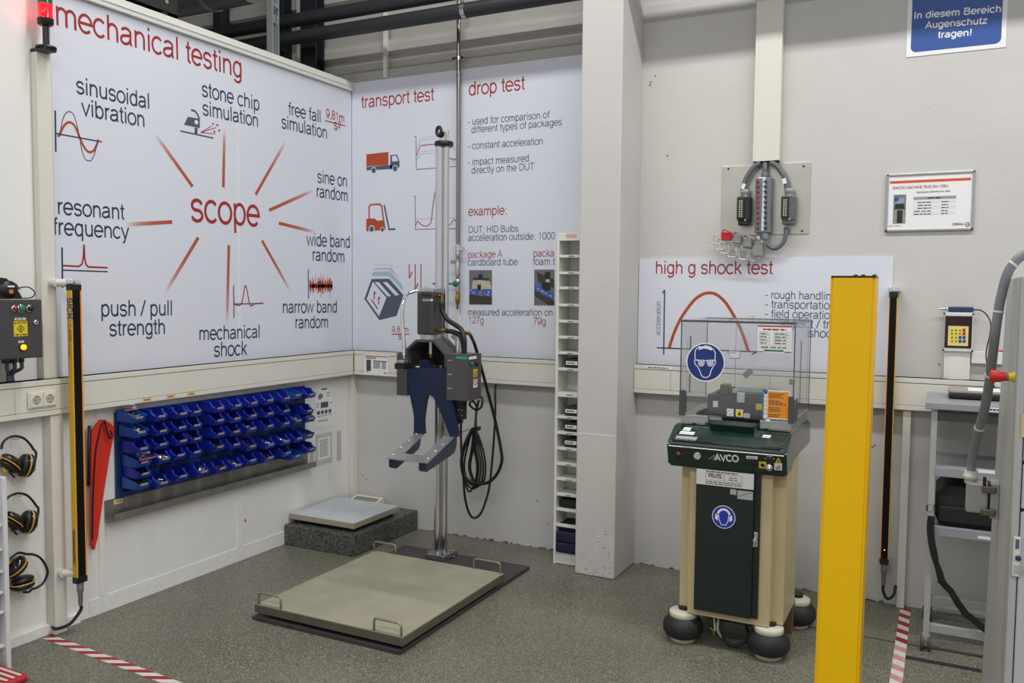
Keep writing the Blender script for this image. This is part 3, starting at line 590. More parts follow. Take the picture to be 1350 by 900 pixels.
MB().tube([(.11, yB-.01, z1+.05), (.12, yB+.035, z1+.055), (.13, yB+.06, z1+.03), (.13, yB+.045, z1+.008), (.12, yB+.01, z1+.004)], .003, 6).build('cable', black_m, dv)

# light curtains ------------------------------------------------------------
curt_y = M('safety_yellow', (218, 170, 16), .35, noise=.02, coat=.3); curt_o = M('safety_orange', (236, 150, 30), .35, noise=.02)
window_m = M('smoked_window', (12, 11, 11), .5, noise=0, spec=.2)
ZB, ZT = .272, 1.711
def curtain_common(t, x0, x1, y0, y1):
    MB().box(x0-.001, x1+.001, y0-.001, y1+.001, ZT-.03, ZT, 0, .002).build('end_cap', black_m, t)
    MB().box(x0-.001, x1+.001, y0-.001, y1+.001, ZB-.02, ZB+.012, 0, .002).build('end_cap', black_m, t)
    xm, ym = (x0+x1)/2, (y0+y1)/2
    MB().cyl((xm, ym, ZB-.02), (xm, ym, ZB-.035), .017).lathe((xm, ym, ZB-.035), (xm, ym, 0), [(.014, 0), (.016, .01), (.016, .03), (.012, .04), (.011, .085), (.009, .1)], 16).build('plug', M('plug_metal', (150, 150, 152), .35, .8), t)
x0, x1, y0, y1 = .118, .150, -2.365, -2.308
lc = thing('light_curtain', 'tall yellow light curtain with black window on the white partition before the red bag', 'light curtain', (.13, -2.335, ZB))
pr = MB().box(x0, x1-.004, y0, y1, ZB, ZT-.01, 0, .002)
for zz in (ZB, ): pr.box(x1-.005, x1, y0, y0+.008, ZB+.01, ZT-.03, 0).box(x1-.005, x1, y1-.007, y1, ZB+.01, ZT-.03, 1)
pr.build('profile', [curt_y, curt_o], lc)
MB().box(x1-.006, x1-.0015, y0+.008, y1-.007, ZB+.012, ZT-.03).build('window', window_m, lc)
mb = MB(); xm = (x0+x1)/2-.002; letter(mb, 'SICK', (xm-.0095, y0-.0006, 1.645), (xm-.0095, y0-.0006, 1.545), NY, .15, 0)
letter(mb, 'C 4000', (xm-.003, y0-.0006, 1.52), (xm-.003, y0-.0006, 1.44), NY, .1, 1); dashes(mb, (xm-.001, y0-.0006, 1.42), (xm-.001, y0-.0006, 1.36), NY, .004, 1, 5)
mb.build('lettering', [M('letter_blue', (40, 66, 140), .5, noise=0), print_m], lc)
mb = MB(); mb.box(xm-.004, xm+.012, y0-.0012, y0-.0004, ZB+.075, ZB+.25, 0); dashes(mb, (xm-.001, y0-.0016, ZB+.24), (xm-.001, y0-.0016, ZB+.09), NY, .008, 1, 10); mb.build('type_label', [M('label_grey_yellow', (150, 130, 70), .5), print_m], lc)
curtain_common(lc, x0, x1, y0, y1)
tube_m = M('bracket_white', (214, 212, 206), .4)
for zz in (ZT+.006, ZB+.03):
    MB().cyl((.046 if zz > 1 else .061, y0-.02, zz), (.085, y0-.02, zz), .022).cyl((.075, y0-.02, zz), (x0+.01, (y0+y1)/2, zz), .019).build('stand_off', tube_m, lc)
    if zz > 1:
        MB().box(x0+.002, x1+.006, y0-.004, y0+.012, zz-.004, zz+.016, 0, .002).box(x0+.005, x1+.004, y1-.03, y1-.006, zz-.004, zz+.014, 0, .002).cyl((x1, y0+.02, zz+.006), (x1+.01, y0+.02, zz+.006), .006).build('clamp', chrome_m, lc)
MB().tube([((x0+x1)/2, (y0+y1)/2, ZB-.13), ((x0+x1)/2, (y0+y1)/2, ZB-.16), (x0, y0-.02, ZB-.215), (.07, y0-.06, ZB-.235), (.02, -2.44+.03, ZB-.235)], .008, 8).build('cable', rubber_m, lc)
# the second one on the back wall
x0, x1, y0, y1 = 3.611, 3.652, -.14, -.09
rc = thing('light_curtain', 'tall black light curtain with thin yellow edges on the back wall behind the yellow column', 'light curtain', (3.63, -.115, ZB))
MB().box(x0, x1, y0+.005, y1, ZB, ZT-.01, 0, .002).box(x0, x0+.0035, y0, y0+.006, ZB+.01, ZT-.03, 1).box(x1-.0035, x1, y0, y0+.006, ZB+.01, ZT-.03, 0).build('profile', [curt_y, curt_o], rc)
MB().box(x0+.0035, x1-.0035, y0+.002, y0+.006, ZB+.012, ZT-.03).build('window', window_m, rc)
p = ((x0+x1)/2, y0+.001, ZB+.06); MB().ellip(p, (.003, .002, .003)).build('status_lamp', M('amber_status_lamp', (255, 150, 40), .4, emit=3, noise=0), rc, 'tiny lit amber lamp')
curtain_common(rc, x0, x1, y0, y1)
for zz in (ZT+.006, ZB-.012):
    mb = MB().box((x0+x1)/2-.03, (x0+x1)/2+.03, y0+.015, -.001, zz-.002, zz+.003)
    for s in (-1, 1): mb.cyl(((x0+x1)/2+s*.024, y0+.02, zz-.003), ((x0+x1)/2+s*.024, y0+.02, zz+.016), .006).cyl(((x0+x1)/2+s*.010, y0+.012, zz-.003), ((x0+x1)/2+s*.010, y0+.012, zz+.02), .005)
    mb.build('bracket', chrome_m, rc)
MB().tube([((x0+x1)/2, -.115, ZB-.13), ((x0+x1)/2, -.115, ZB-.17), ((x0+x1)/2+.02, -.11, ZB-.21), ((x0+x1)/2+.05, -.10, ZB-.19), (3.69, -.07, ZB-.145)], .008, 8).build('cable', rubber_m, rc)

# ear muffs -----------------------------------------------------------------
muff_y = M('muff_trim_yellow', (216, 170, 50), .4, noise=0)
def rotx(a): return Matrix.Rotation(a, 3, 'X')
def cup(root, px, py, ang, ru=.044, rv=.056, tilt=.0):
    c = LW(px, py, .055); R = rotx(ang) @ Matrix.Rotation(tilt, 3, 'Z')
    o = MB().ellip(c+R @ Vector((0, .012, 0)), (.040, .026, rv), R).build('ear_cup', M('gloss_black', (14, 14, 15), .12, noise=0, coat=.5), root)
    MB().ellip(c-R @ Vector((0, .016, 0)), (.038, .018, rv*.95), R).build('ear_cushion', black_m, root)
    mb = MB(); mb.tube([c+R @ Vector((.0405*math.cos(t), -.001, (rv+.001)*math.sin(t))) for t in [k*math.pi/10 for k in range(20)]], .0028, 6, closed=True, div=2); mb.build('trim_ring', muff_y, root)
def muffs(label, band, cups, tabs, hook):
    c = LW(*hook, .0); t = thing('ear_muffs', label, 'ear muffs', (0, c.y, c.z), 'ear muffs hung beside the dark control box')
    P = [LW(*p, x) for p, x in band]; mb = MB()
    mb.tube(P, .0058, 8); mb.build('headband', black_m, t)
    for cu in cups: cup(t, *cu)
    for px, py in tabs:
        p = LW(px, py, .06); MB().obox(p, (.014, .018, .026), rotx(.3), 0, .003).build('pivot_tab', muff_y, t)
    q = LW(*hook, .001); MB().tube([q, q+Vector((.05, 0, 0)), q+Vector((.058, 0, .012))], .0025, 6, smooth=False).build('wall_hook', steel_m, t); return t
b1 = [((1.5, 592), .05), ((4, 583), .05), ((11, 577), .05), ((21, 574.8), .05), ((32, 578), .05), ((40, 586), .05), ((44, 592), .05), ((47.5, 597), .055), ((46, 609), .06), ((43, 622), .06)]
m1 = muffs('topmost black ear muffs with thin yellow rings hung below the trunking', b1, [(13, 611, math.radians(48)), (34, 613.5, math.radians(-15))], [(43.7, 617.5), (6.5, 619)], (15, 578))
MB().tube([LW(12, 622, .07), LW(19, 629, .065)], .005, 6).build('band_end', black_m, m1)
o2 = LW(27.5, 649.5, .05)-LW(22, 574.8, .05)
dup(m1, m1.location+Vector((0, o2.y-.008, o2.z)), 'middle black ear muffs hung between the two others beside the cream duct')
b3 = [((8, 742), .055), ((15, 735), .055), ((22, 729.5), .055), ((28, 728.5), .05), ((34, 730), .05), ((45, 731), .05), ((54, 736), .05), ((61, 747), .05), ((62.5, 756), .05), ((57, 768), .05), ((49, 774), .05), ((42, 776.5), .055), ((38, 780), .06), ((30, 780), .06), ((20, 777), .06), ((10, 774), .06)]
muffs('lowest black ear muffs turned sideways with the headband to the cream duct', b3, [(21, 747.5, math.radians(126)), (30, 768, math.radians(2-90))], [(26, 779), (10, 740)], (33, 729))

# white rack edge at the very left -------------------------------------------
t = thing('storage_rack', 'white storage rack with blue bins at the edge beside the ear muffs', 'shelf', (.14, -2.9, 0))
yr = LW(9.5, 760, .22).y
rw = M('rack_white', (214, 214, 214), .45)
MB().box(.03, .235, yr-.02, yr, 0, LW(5, 628, .22).z, 0, .002).build('side_panel', rw, t)
for py in (722, 751, 779, 805, 850):
    z = LW(2, py, .22).z; MB().box(.03, .225, yr-.6, yr-.021, z-.012, z, 0, .001).build('shelf', rw, t)
for i, py in enumerate((690, 720, 751, 779, 805, 848)):
    z = LW(2, py, .22).z; zt0 = z+.01; bn = thing('storage_bin', ('blue bin on the %s shelf of the white rack beside the ear muffs' % ('upper', 'second', 'third', 'fourth', 'fifth', 'lowest')[i]), 'bin', (.12, yr-.2, z), 'blue bins in the white rack')
    if i == 0: MB().box(.03, .225, yr-.6, yr-.021, z-.012, z, 0, .001).build('shelf', rw, t)
    mb = MB().box(.05, .2, yr-.4, yr-.045, z+.001, z+.075, 0, .004); mb.build('bin_body', M('bin_violet_blue', (86, 92, 170), .4), bn)
    MB().box(.2, .203, yr-.12, yr-.06, z+.02, z+.045).build('label', white_m, bn)
MB().box(.03, .05, yr-.6, yr, .0, .03).build('foot', rw, t)

# red pouch -----------------------------------------------------------------
rb = thing('fabric_bag', 'long red fabric pouch with black edging hanging behind the yellow light curtain', 'bag', (.03, -2.1, 1.0))
red_cloth = M('red_cloth', (206, 44, 22), .8, noise=.08, scale=25, bump=.2, bscale=60)
def lwp(pts, x): return [LW(px, py, x) for px, py in pts]
mb = MB().prism(lwp([(131, 552.5), (140, 556), (147, 562), (146, 575), (141, 600), (133, 650), (125, 708), (121, 724), (118.5, 718), (119, 640), (119.5, 568)], .012), (.022, 0, 0)); mb.build('pouch', red_cloth, rb)
mb = MB().prism(lwp([(131, 552.5), (134, 558), (129, 600), (124, 660), (121, 718), (118.5, 716), (118.5, 600), (119.5, 567)], .035), (.012, 0, 0)); mb.build('flap', red_cloth, rb)
mb = MB().tube(lwp([(121.5, 712), (122.5, 660), (125.5, 600), (130, 575), (134, 559), (138, 556.5), (140, 562), (142, 573), (146, 577.5), (147.5, 573), (145.5, 567)], .05), .0045, 6); mb.build('edging', black_m, rb)
p = LW(131.5, 553, .001); MB().tube([p, p+Vector((.06, 0, 0))], .003, 6, smooth=False).build('wall_hook', steel_m, rb)
rd = thing('steel_rod', 'dark thin rod hanging beside the red pouch behind the light curtain', 'rod', (.02, -2.2, .9))
MB().tube(lwp([(117.5, 561), (116.5, 640)], .03), .008, 8).build('rod_shaft', M('dark_metal', (50, 50, 54), .35, .7), rd)
p = LW(117.5, 563, .001); MB().cyl(p, p+Vector((.045, 0, 0)), .003).build('wall_hook', steel_m, rd)
t = tag(MB().box(.001, .002, LW(140, 558, 0).y, LW(148, 557, 0).y, LW(140, 561, 0).z, LW(140, 556, 0).z).build('paper_label', tan_m), 'small tan paper label on the white partition above the red pouch', 'label')

# louvred panel with bins ----------------------------------------------------
board_b = M('panel_blue', (18, 42, 100), .45, noise=.03)
ya, ybd, za, zbd = -2.027, -.537, .585, 1.043
bp = thing('louvred_panel', 'dark blue louvred wall panel carrying rows of picking bins', 'tool panel', (0, (ya+ybd)/2, za))
mb = MB().box(.003, .018, ya, ybd, za, zbd, 0, .003)
for r in range(9):
    z = za+.03+r*.048
    for k in range(21):
        y = ya+.03+k*.0695; mb.prism([(.018, y, z), (.024, y, z+.004), (.018, y, z+.012)], (0, .05, 0))
mb.build('panel_sheet', board_b, bp)
bin_d = M('bin_blue', (24, 42, 154), .35, noise=.04); bin_l = M('bin_light_blue', (24, 76, 160), .35, noise=.04)
BW_, BD, BH = .089, .118, .062
def bin_mesh(mb, w=BW_, d=BD, h=BH, light=False):
    """open-fronted stacking bin: back against the panel at x=0, front at x=d"""
    t = .004; prof = [(0, .006), (.012, 0), (d-.012, 0), (d, .022), (d+.006, h*.45), (d-.002, h*.45), (d-.030, h*.72), (d-.040, h*.98), (d-.055, h), (0, h)]
    if light: prof = [(0, .006), (.012, 0), (d-.02, 0), (d, .02), (d+.008, h*.6), (d-.01, h*.66), (.02, h), (0, h)]
    for y in (-w/2, w/2-t): mb.prism([(x, y, z) for x, z in prof], (0, t, 0))
    mb.box(.01, d-.012, -w/2, w/2, 0, t).box(0, t, -w/2, w/2, .004, h)
    mb.prism([(d-.013, -w/2, 0), (d, -w/2, .022), (d+.006, -w/2, h*.45), (d+.001, -w/2, h*.45), (d-.005, -w/2, .024), (d-.017, -w/2, .003)], (0, w, 0))
    if not light:
        for s in (-1, 1): mb.prism([(d-.040, s*(w/2-.006)-.006, h*.98), (d-.03, s*(w/2-.006)-.006, h*.70), (d-.002, s*(w/2-.012)-.006, h*.44), (d-.01, s*(w/2-.012)-.006, h*.44), (d-.045, s*(w/2-.006)-.006, h*.9)], (0, .012, 0))
    return mb
def make_bin(light):
    t = thing('picking_bin', 'x', 'bin', (0, 0, 0))
    bin_mesh(MB(), light=light).build('bin_tray', bin_l if light else bin_d, t)
    mb = MB().prism([(BD+.0005, -.022, .020), (BD+.0035, -.022, .031), (BD+.0045, -.022, .031), (BD+.0015, -.022, .020)], (0, .046, 0)); mb.build('label', M('bin_label_cream', (214, 196, 160), .6), t); return t
protos = {False: make_bin(False), True: make_bin(True)}; used = {False: 0, True: 0}
rows = [
 ('top', [(192, 555, 1), (221, 553, 0), (249, 549.5, 0), (267, 547, 0), (297, 542, 0), (320, 538.5, 0), (341, 535, 0), (362, 531.5, 0), (384, 528.5, 0), (398, 524.5, 1), (416, 523.5, 0)]),
 ('second', [(195, 574, 1), (223, 572, 0), (247.5, 567.5, 0), (267, 564.5, 0), (297, 558, 0), (319, 555.5, 0), (340, 551.5, 0), (362, 548.5, 0), (383, 545, 0), (413, 545, 0)]),
 ('third', [(198, 595, 0), (223, 589.5, 0), (249, 585, 0), (267, 582, 0), (298, 575.5, 0), (318, 572.5, 0), (339, 568.5, 0), (362, 565, 0), (383, 561.5, 0), (399, 558, 0), (415, 555, 0)]),
 ('fourth', [(199, 613, 1), (226, 608.5, 0), (246, 603.5, 0), (267, 599.5, 0), (297, 592.5, 0), (318, 589.5, 0), (339, 591.5, 0), (363, 589, 0), (383, 585, 0), (400, 581, 0), (413, 577, 1)]),
 ('lowest', [(200, 628, 0), (198, 642, 1), (224, 640, 0), (249, 631, 0), (276, 625, 0), (300, 620.5, 0), (320, 616.5, 0), (339, 610, 0), (362, 606.5, 0), (385, 600, 0), (398, 604, 1), (416, 595, 0)])]
ordn = ['first', 'second', 'third', 'fourth', 'fifth', 'sixth', 'seventh', 'eighth', 'ninth', 'tenth', 'eleventh', 'last']
spots = {}
lastx = .02
for rn, lst in rows:
    for k, (px, py, li) in enumerate(lst):
        p = LW(px, py, .02+BD); loc = Vector((.0245, p.y-BW_/2, p.z))
        lab = '%s picking bin, %s from the red pouch in the panel\'s %s row' % ('light blue' if li else 'dark blue', ordn[k], rn)
        if used[bool(li)]: b = dup(protos[bool(li)], loc, lab)
        else: b = protos[bool(li)]; b.location = loc; b['label'] = lab
        b['group'] = 'picking bins on the blue wall panel'; used[bool(li)] = 1
        spots[(rn, k)] = loc
screw_m = M('zinc_screws', (200, 200, 200), .25, .9, noise=.2, scale=200); darkpart_m = M('dark_fasteners', (40, 36, 32), .4, .3, noise=.3)
def fill(rn, k, dark, n=34, what=None):
    l = spots[(rn, k)]; mb = MB()
    for i in range(n):
        c = l+Vector((random.uniform(.03, BD-.02), random.uniform(-BW_/2+.014, BW_/2-.014), random.uniform(.010, .036)))
        d = Vector((random.uniform(-1, 1), random.uniform(-1, 1), random.uniform(-.3, .5))).normalized(); ln = random.uniform(.008, .015)
        mb.cyl(c-d*ln, c+d*ln, .003, seg=6).cyl(c+d*ln, c+d*(ln+.003), .0055, seg=6)
    tag(mb.build('loose_fasteners', darkpart_m if dark else screw_m), ('%s fasteners heaped in the %s bin of the %s row' % ('dark' if dark else 'shiny', ordn[k], rn)), 'fasteners', 'fasteners in the picking bins', 'stuff')
for a in (('top', 0, 0), ('second', 0, 0), ('third', 3, 1), ('fourth', 1, 0), ('third', 6, 0), ('third', 9, 0), ('third', 10, 0), ('fourth', 4, 1), ('fourth', 6, 1), ('fourth', 7, 0), ('fourth', 8, 0), ('fourth', 10, 1), ('lowest', 0, 1), ('lowest', 1, 1), ('lowest', 2, 0), ('lowest', 4, 0), ('lowest', 5, 1), ('lowest', 6, 0), ('lowest', 8, 1), ('lowest', 11, 1)): fill(*a)
bag_m = acrylic('zip_bag_film', (.8, .82, .86), .12)
def zipbag(l, w, d, zz, lab):
    mb = MB(); n = 6; vs = []; fs = []
    for i in range(n+1):
        for j in range(n+1):
            u, v = i/n, j/n; vs.append(l+Vector((.02+d*u, -w/2+w*v, zz-.03*u*u+.012*math.sin(u*3.1)*math.sin(v*3.1)+.003*random.random())))
    for i in range(n):
        for j in range(n): a = i*(n+1)+j; fs.append([a, a+1, a+n+2, a+n+1])
    mb.add(vs, fs, 0, True); top = mb
    for k in range(18):
        c = l+Vector((.03+d*.8*random.random(), (random.random()-.5)*w*.7, zz-.006)); e = Vector((random.uniform(-1, 1), random.uniform(-1, 1), 0)).normalized()*.008; mb.cyl(c-e, c+e, .0025, seg=5, mi=1)
    mb.box(l.x+.02+d-.006, l.x+.02+d, l.y-w/2, l.y+w/2, l.z+zz-.034, l.z+zz-.028, 2)
    tag(mb.build('zip_bag', [bag_m, screw_m, M('zip_red', (190, 90, 90), .4)]), lab, 'plastic bag')
zipbag(spots[('fourth', 0)], .10, .125, .078, 'clear zip bag of screws lying on the light blue bin of the fourth row')
zipbag(spots[('top', 0)]+Vector((-.02, 0, .005)), .075, .06, .088, 'clear zip bag standing in the first light blue bin of the top row')

# steel channel rail under the panel
rl = thing('channel_rail', 'grey steel channel rail with tan label mounted below the blue bin panel', 'rail', (0, -1.3, .46))
gal_m = M('raw_steel_grey', (150, 148, 142), .4, .75, noise=.12, scale=14)
y0, y1 = LW(136, 660, 0).y, LW(404, 597, 0).y
A_, B_ = LW(136, 662, 0).z, .585
mb = MB().box(.0075, .011, y0, y1, .487, .588).box(.002, .055, y0, y1+.02, .478, .487).box(.051, .056, y0+.02, y1+.035, .478, .517)
for k in range(6): p = y0+.15+k*.25; mb.cyl((.011, p, .55), (.0135, p, .55), .006, seg=8)
mb.build('channel', gal_m, rl); yl = LW(149, 672, .006); mb = MB().box(.011, .0125, yl.y, LW(161, 668, .006).y, .557, .580, 0); dashes(mb, (.0129, yl.y+.015, .566), (.0129, yl.y+.05, .566), NX, .006, 1, 2); mb.build('sticker', [tan_m, print_m], rl, 'tan paper sticker')
# paper notice, document pocket, strips
nt_ = thing('paper_notice', 'white instruction sheet taped to the partition beside the end of the bin panel', 'notice', (0, -.48, .8))
a, b = LW(415.5, 565, .001), LW(439, 508, .001); MB().box(.0008, .0018, a.y, b.y, a.z, b.z).build('sheet', white_m, nt_)
P2 = lambda x, y: LW(x/7.5+280, y/7.5+500, .0022)
mb = MB()
mb.poly([P2(*q) for q in ((1080, 92), (1132, 84), (1132, 98), (1080, 106))], 1); mb.poly([P2(*q) for q in ((1044, 160), (1070, 138), (1092, 150), (1094, 176), (1066, 200), (1048, 190))], 2)
mb.poly([P2(*q) for q in ((1072, 228), (1145, 216), (1145, 272), (1072, 284))], 0)
for x in (1036, 1074, 1111, 1149): mb.poly([P2(*q) for q in ((x, 316-(x-1036)*.18), (x+27, 311-(x-1036)*.18), (x+27, 345-(x-1036)*.18), (x, 350-(x-1036)*.18))], 0)
for (x, y, w) in ((1130, 140, 30), (1130, 168, 30), (1160, 236, 24), (1030, 250, 22), (1030, 275, 22), (1040, 372, 26), (1076, 366, 26), (1112, 356, 26), (1150, 350, 26), (1046, 418, 100)): dashes(mb, P2(x, y), P2(x+w, y-w*.14), NX, .006, 3, 3)
mb.build('print', [M('print_grey', (74, 80, 82), .6), ink_m, M('print_grey_green', (110, 124, 122), .6), print_m], nt_)
dp = thing('document_pocket', 'clear document pocket with a printed sheet below the paper notice', 'document holder', (0, -.5, .6))
a, b = LW(416.8, 613, .004), LW(437.5, 568.5, .004); MB().box(.001, .006, a.y, b.y, a.z, b.z, 0, .001).build('pocket', M('pocket_film', (196, 196, 190), .3), dp)
mb = MB().box(.006, .0066, a.y+.02, b.y-.02, a.z+.03, b.z-.03, 0)
for k in range(9): dashes(mb, (.007, a.y+.035, b.z-.05-k*.014), (.007, b.y-.05, b.z-.05-k*.014), NX, .006, 1, 5)
mb.build('sheet', [white_m, M('print_mid', (130, 120, 120), .6)], dp)
for (x0, y0, x1, y1), lb in (((409.5, 615, 414, 592), 'narrow clear strip on the partition before the document pocket'), ((444.5, 607, 449.5, 567), 'narrow grey strip on the partition near the corner')):
    a, b = LW(x0, y0, .002), LW(x1, y1, .002); tag(MB().box(.001, .004, a.y, b.y, a.z, b.z, 0, .001).build('label_strip', M('strip_film', (186, 186, 184), .3)), lb, 'label strip')
# ================================================================ GRANITE BLOCK, SCALE
def granite_mat():
    m = M('granite_dark', (84, 84, 82), .45, noise=0); nt = m.node_tree; b = nt.nodes['Principled BSDF']; tc = nt.nodes['Texture Coordinate']
    v = nt.nodes.new('ShaderNodeTexVoronoi'); v.inputs['Scale'].default_value = 130; n = nt.nodes.new('ShaderNodeTexNoise'); n.inputs['Scale'].default_value = 55; n.inputs['Detail'].default_value = 4
    nt.links.new(tc.outputs['Object'], v.inputs['Vector']); nt.links.new(tc.outputs['Object'], n.inputs['Vector'])
    mx = nt.nodes.new('ShaderNodeMix'); mx.data_type = 'FLOAT'; mx.inputs['Factor'].default_value = .55; sp = nt.nodes.new('ShaderNodeSeparateColor'); nt.links.new(v.outputs['Color'], sp.inputs[0])
    nt.links.new(sp.outputs[0], mx.inputs['A']); nt.links.new(n.outputs['Fac'], mx.inputs['B'])
    r = nt.nodes.new('ShaderNodeValToRGB'); r.color_ramp.elements[0].position = .25; r.color_ramp.elements[1].position = .85; r.color_ramp.elements[0].color = (*lin((26, 26, 27)), 1); r.color_ramp.elements[1].color = (*lin((116, 118, 114)), 1)
    nt.links.new(mx.outputs['Result'], r.inputs['Fac']); nt.links.new(r.outputs['Color'], b.inputs['Base Color']); return m
gb = thing('granite_block', 'dark speckled granite block on the floor in the corner', 'stone block', (.3, -.38, 0))
MB().box(.012, .583, -.745, -.01, .001, .137, 0, .006).build('block', granite_mat(), gb)
p = onp(517, 705, 0, .584); MB().box(.583, .5845, p.y-.03, p.y+.03, p.z-.012, p.z+.012).box(.5845, .5848, p.y-.02, p.y+.02, p.z-.002, p.z+.004, 1).build('type_plate', [M('plate_brass', (120, 120, 110), .4, .5), print_m], gb)
sc = thing('platform_scale', 'platform scale with grey top plate on the granite block', 'scale', (.28, -.44, .137))
MB().box(.05, .51, -.66, -.22, .155, .164, 0, .003).build('frame', M('scale_frame_dark', (70, 68, 62), .5), sc)
MB().box(.014, .546, -.696, -.184, .163, .200, 1, .003).box(.016, .544, -.694, -.186, .1985, .2025, 0, .0015).build('top_plate', [M('brushed_grey', (192, 198, 206), .4, .05, noise=.06, scale=10), M('scale_rim', (168, 160, 138), .4, .2)], sc)
for x in (.06, .5):
    for y in (-.65, -.23): MB().cyl((x, y, .1375), (x, y, .167), .022).build('foot', black_m, sc)
dsp = thing('scale_display', 'small cream scale display with green screen at the corner behind the platform', 'display', (.2, -.09, .137))
x0, x1 = .07, .31
MB().prism([(x0, -.155, .1385), (x0, -.155, .165), (x0, -.05, .196), (x0, -.025, .196), (x0, -.025, .1385)], (x1-x0, 0, 0)).build('housing', M('display_cream', (220, 214, 198), .4), dsp)
nrm = Vector((0, -.031, .105)).normalized()
def dq(xa, xb, s0, s1, o): return [Vector((x, -.155+.105*s, .165+.031*s))+nrm*o for x, s in ((xa, s0), (xb, s0), (xb, s1), (xa, s1))]
MB().poly(dq(x0+.02, x1-.02, .12, .9, .0008)).build('screen', M('lcd_green', (112, 138, 132), .2, noise=.03), dsp)
mb = MB()
for k in range(5): mb.poly(dq(x0+.16+k*.012, x0+.168+k*.012, .4, .6, .0014))
mb.build('key', M('key_orange', (190, 140, 100), .5), dsp)

# ================================================================ DROP TESTER
iron_m = M('dark_plate_steel', (82, 78, 80), .45, .55, noise=.1, scale=9)
dt = thing('drop_tester', 'tall drop tester with chrome twin column, navy fork and dark grey control box', 'test machine', (1.15, -1.1, 0))
MB().box(.757, 1.668, -1.822, -.43, .001, .022, 0, .002).build('base_plate', iron_m, dt)
CX, CY = 1.095, -.52
MB().box(CX-.068, CX+.068, CY-.085, CY+.085, .0225, .052, 0, .003).build('column_flange', M('flange_steel', (168, 168, 166), .3, .9), dt)
for sx, sy in ((-.052, -.068), (.052, -.068), (.052, .068), (-.052, .068), (.052, 0)):
    MB().cyl((CX+sx, CY+sy, .052), (CX+sx, CY+sy, .066), .010, seg=6).cyl((CX+sx, CY+sy, .06), (CX+sx, CY+sy, .078), .005, seg=8).build('flange_bolt', chrome_m, dt)
MB().box(CX+.068, CX+.10, CY-.01, CY+.0, .03, .038).build('flange_bolt', chrome_m, dt)
MB().cyl((CX-.014, CY-.02, .052), (CX-.014, CY-.02, 2.575), .0245, seg=24).build('column_tube', M('polished_column', (212, 213, 215), .19, 1.0, noise=.03, scale=4), dt)
MB().cyl((CX+.022, CY-.002, .052), (CX+.022, CY-.002, 2.575), .0195, seg=20).build('column_tube', M('polished_column', (205, 206, 208), .13, 1.0), dt)
MB().cyl((CX-.006, CY+.022, .052), (CX-.006, CY+.022, 2.57), .012, seg=12).build('lift_screw', M('dark_screw_steel', (60, 58, 58), .4, .8), dt)
MB().lathe((CX+.008, CY-.005, 2.575), (CX+.008, CY-.005, 3), [(.054, 0), (.058, .004), (.058, .026), (.054, .030)], 28).build('top_collar', black_m, dt)
MB().box(CX-.022, CX+.024, CY-.02, CY+.02, 2.604, 2.665, 0, .004).cyl((CX+.03, CY, 2.604), (CX+.03, CY, 2.668), .009).build('top_block', chrome_m, dt)
MB().tube([(CX-.012+.016*math.cos(a), CY-.032, 2.665+.026*math.sin(a)) for a in [k*math.pi/8 for k in range(16)]], .010, 8, closed=True, div=2).build('lifting_eye', black_m, dt)
# carriage
yF, yK = -.75, -.60
def bx(px, py, y=yF): return BW(px, py, y)
navy = M('navy_enamel', (20, 34, 66), .42, noise=.03); dk = M('carriage_grey', (74, 73, 74), .45, noise=.03)
out = [bx(*q) for q in ((535, 484), (535, 459.5), (548, 447.4), (572, 448), (588.5, 467), (588.5, 484))]
inn = [bx(*q) for q in ((537.5, 484), (537.5, 461), (549.5, 450.5), (571, 451), (586, 468.5), (586, 484))]
mb = MB(); n = len(out)
for i in range(n-1): mb.prism([out[i], out[i+1], inn[i+1], inn[i]], (0, .17, 0))
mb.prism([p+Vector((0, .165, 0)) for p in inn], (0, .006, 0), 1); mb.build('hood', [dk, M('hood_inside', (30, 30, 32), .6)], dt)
# pneumatic cylinder
cy = yF+.08; A = BW(556.3, 385, cy); B = BW(577, 441, cy); cxm, hw = (A.x+B.x)/2, (B.x-A.x)/2
MB().box(A.x, B.x, cy-hw, cy+hw, B.z, A.z, 0, .008).build('cylinder_barrel', M('cylinder_grey', (80, 81, 84), .3, .6), dt)
zb_ = BW(566, 447.5, cy).z; MB().lathe((cxm, cy, zb_), (cxm, cy, 3), [(hw*1.0, 0), (hw*1.02, (B.z-zb_))], 24).build('cylinder_foot', M('alu_silver', (200, 200, 202), .3, .9), dt)
MB().box(A.x+.02, B.x-.002, cy-hw*.9, cy+hw*.9, A.z, A.z+.025, 0, .004).cyl((A.x+.03, cy, A.z+.0), (A.x+.03, cy, A.z+.035), .012).build('cylinder_cap', M('alu_silver', (200, 200, 202), .3, .9), dt)
mb = MB(); yy = cy-hw-.0012; a = BW(556.8, 391, yy); b = BW(569, 391, yy); letter(mb, 'Airtec', a, b, NY, .14, 0); c = BW(556.8, 397, yy); d = BW(570, 394, yy); mb.box(c.x, d.x, yy, yy+.001, c.z, d.z, 1); mb.build('name_plate', [black_m, M('plate_grey', (140, 142, 146), .4)], dt)
p = BW(569.5, 395.5, yy); MB().cyl(p, p+Vector((0, -.004, 0)), .007).build('badge', white_m, dt)
MB().cyl((cxm+.01, cy, zb_), (cxm+.01, cy, BW(565, 466, cy).z), .016).cyl((cxm+.01, cy, BW(565, 466, cy).z), (cxm+.01, cy, BW(565, 471, cy).z), .017, .013, mi=1).build('piston_rod', [steel_m, M('brass', (170, 130, 60), .3, 1.0)], dt)
a, b = BW(557.5, 485, cy), BW(570, 474, cy); MB().box(a.x, b.x, cy-.04, cy+.05, a.z-.01, b.z, 0, .003).build('rod_block', navy, dt)
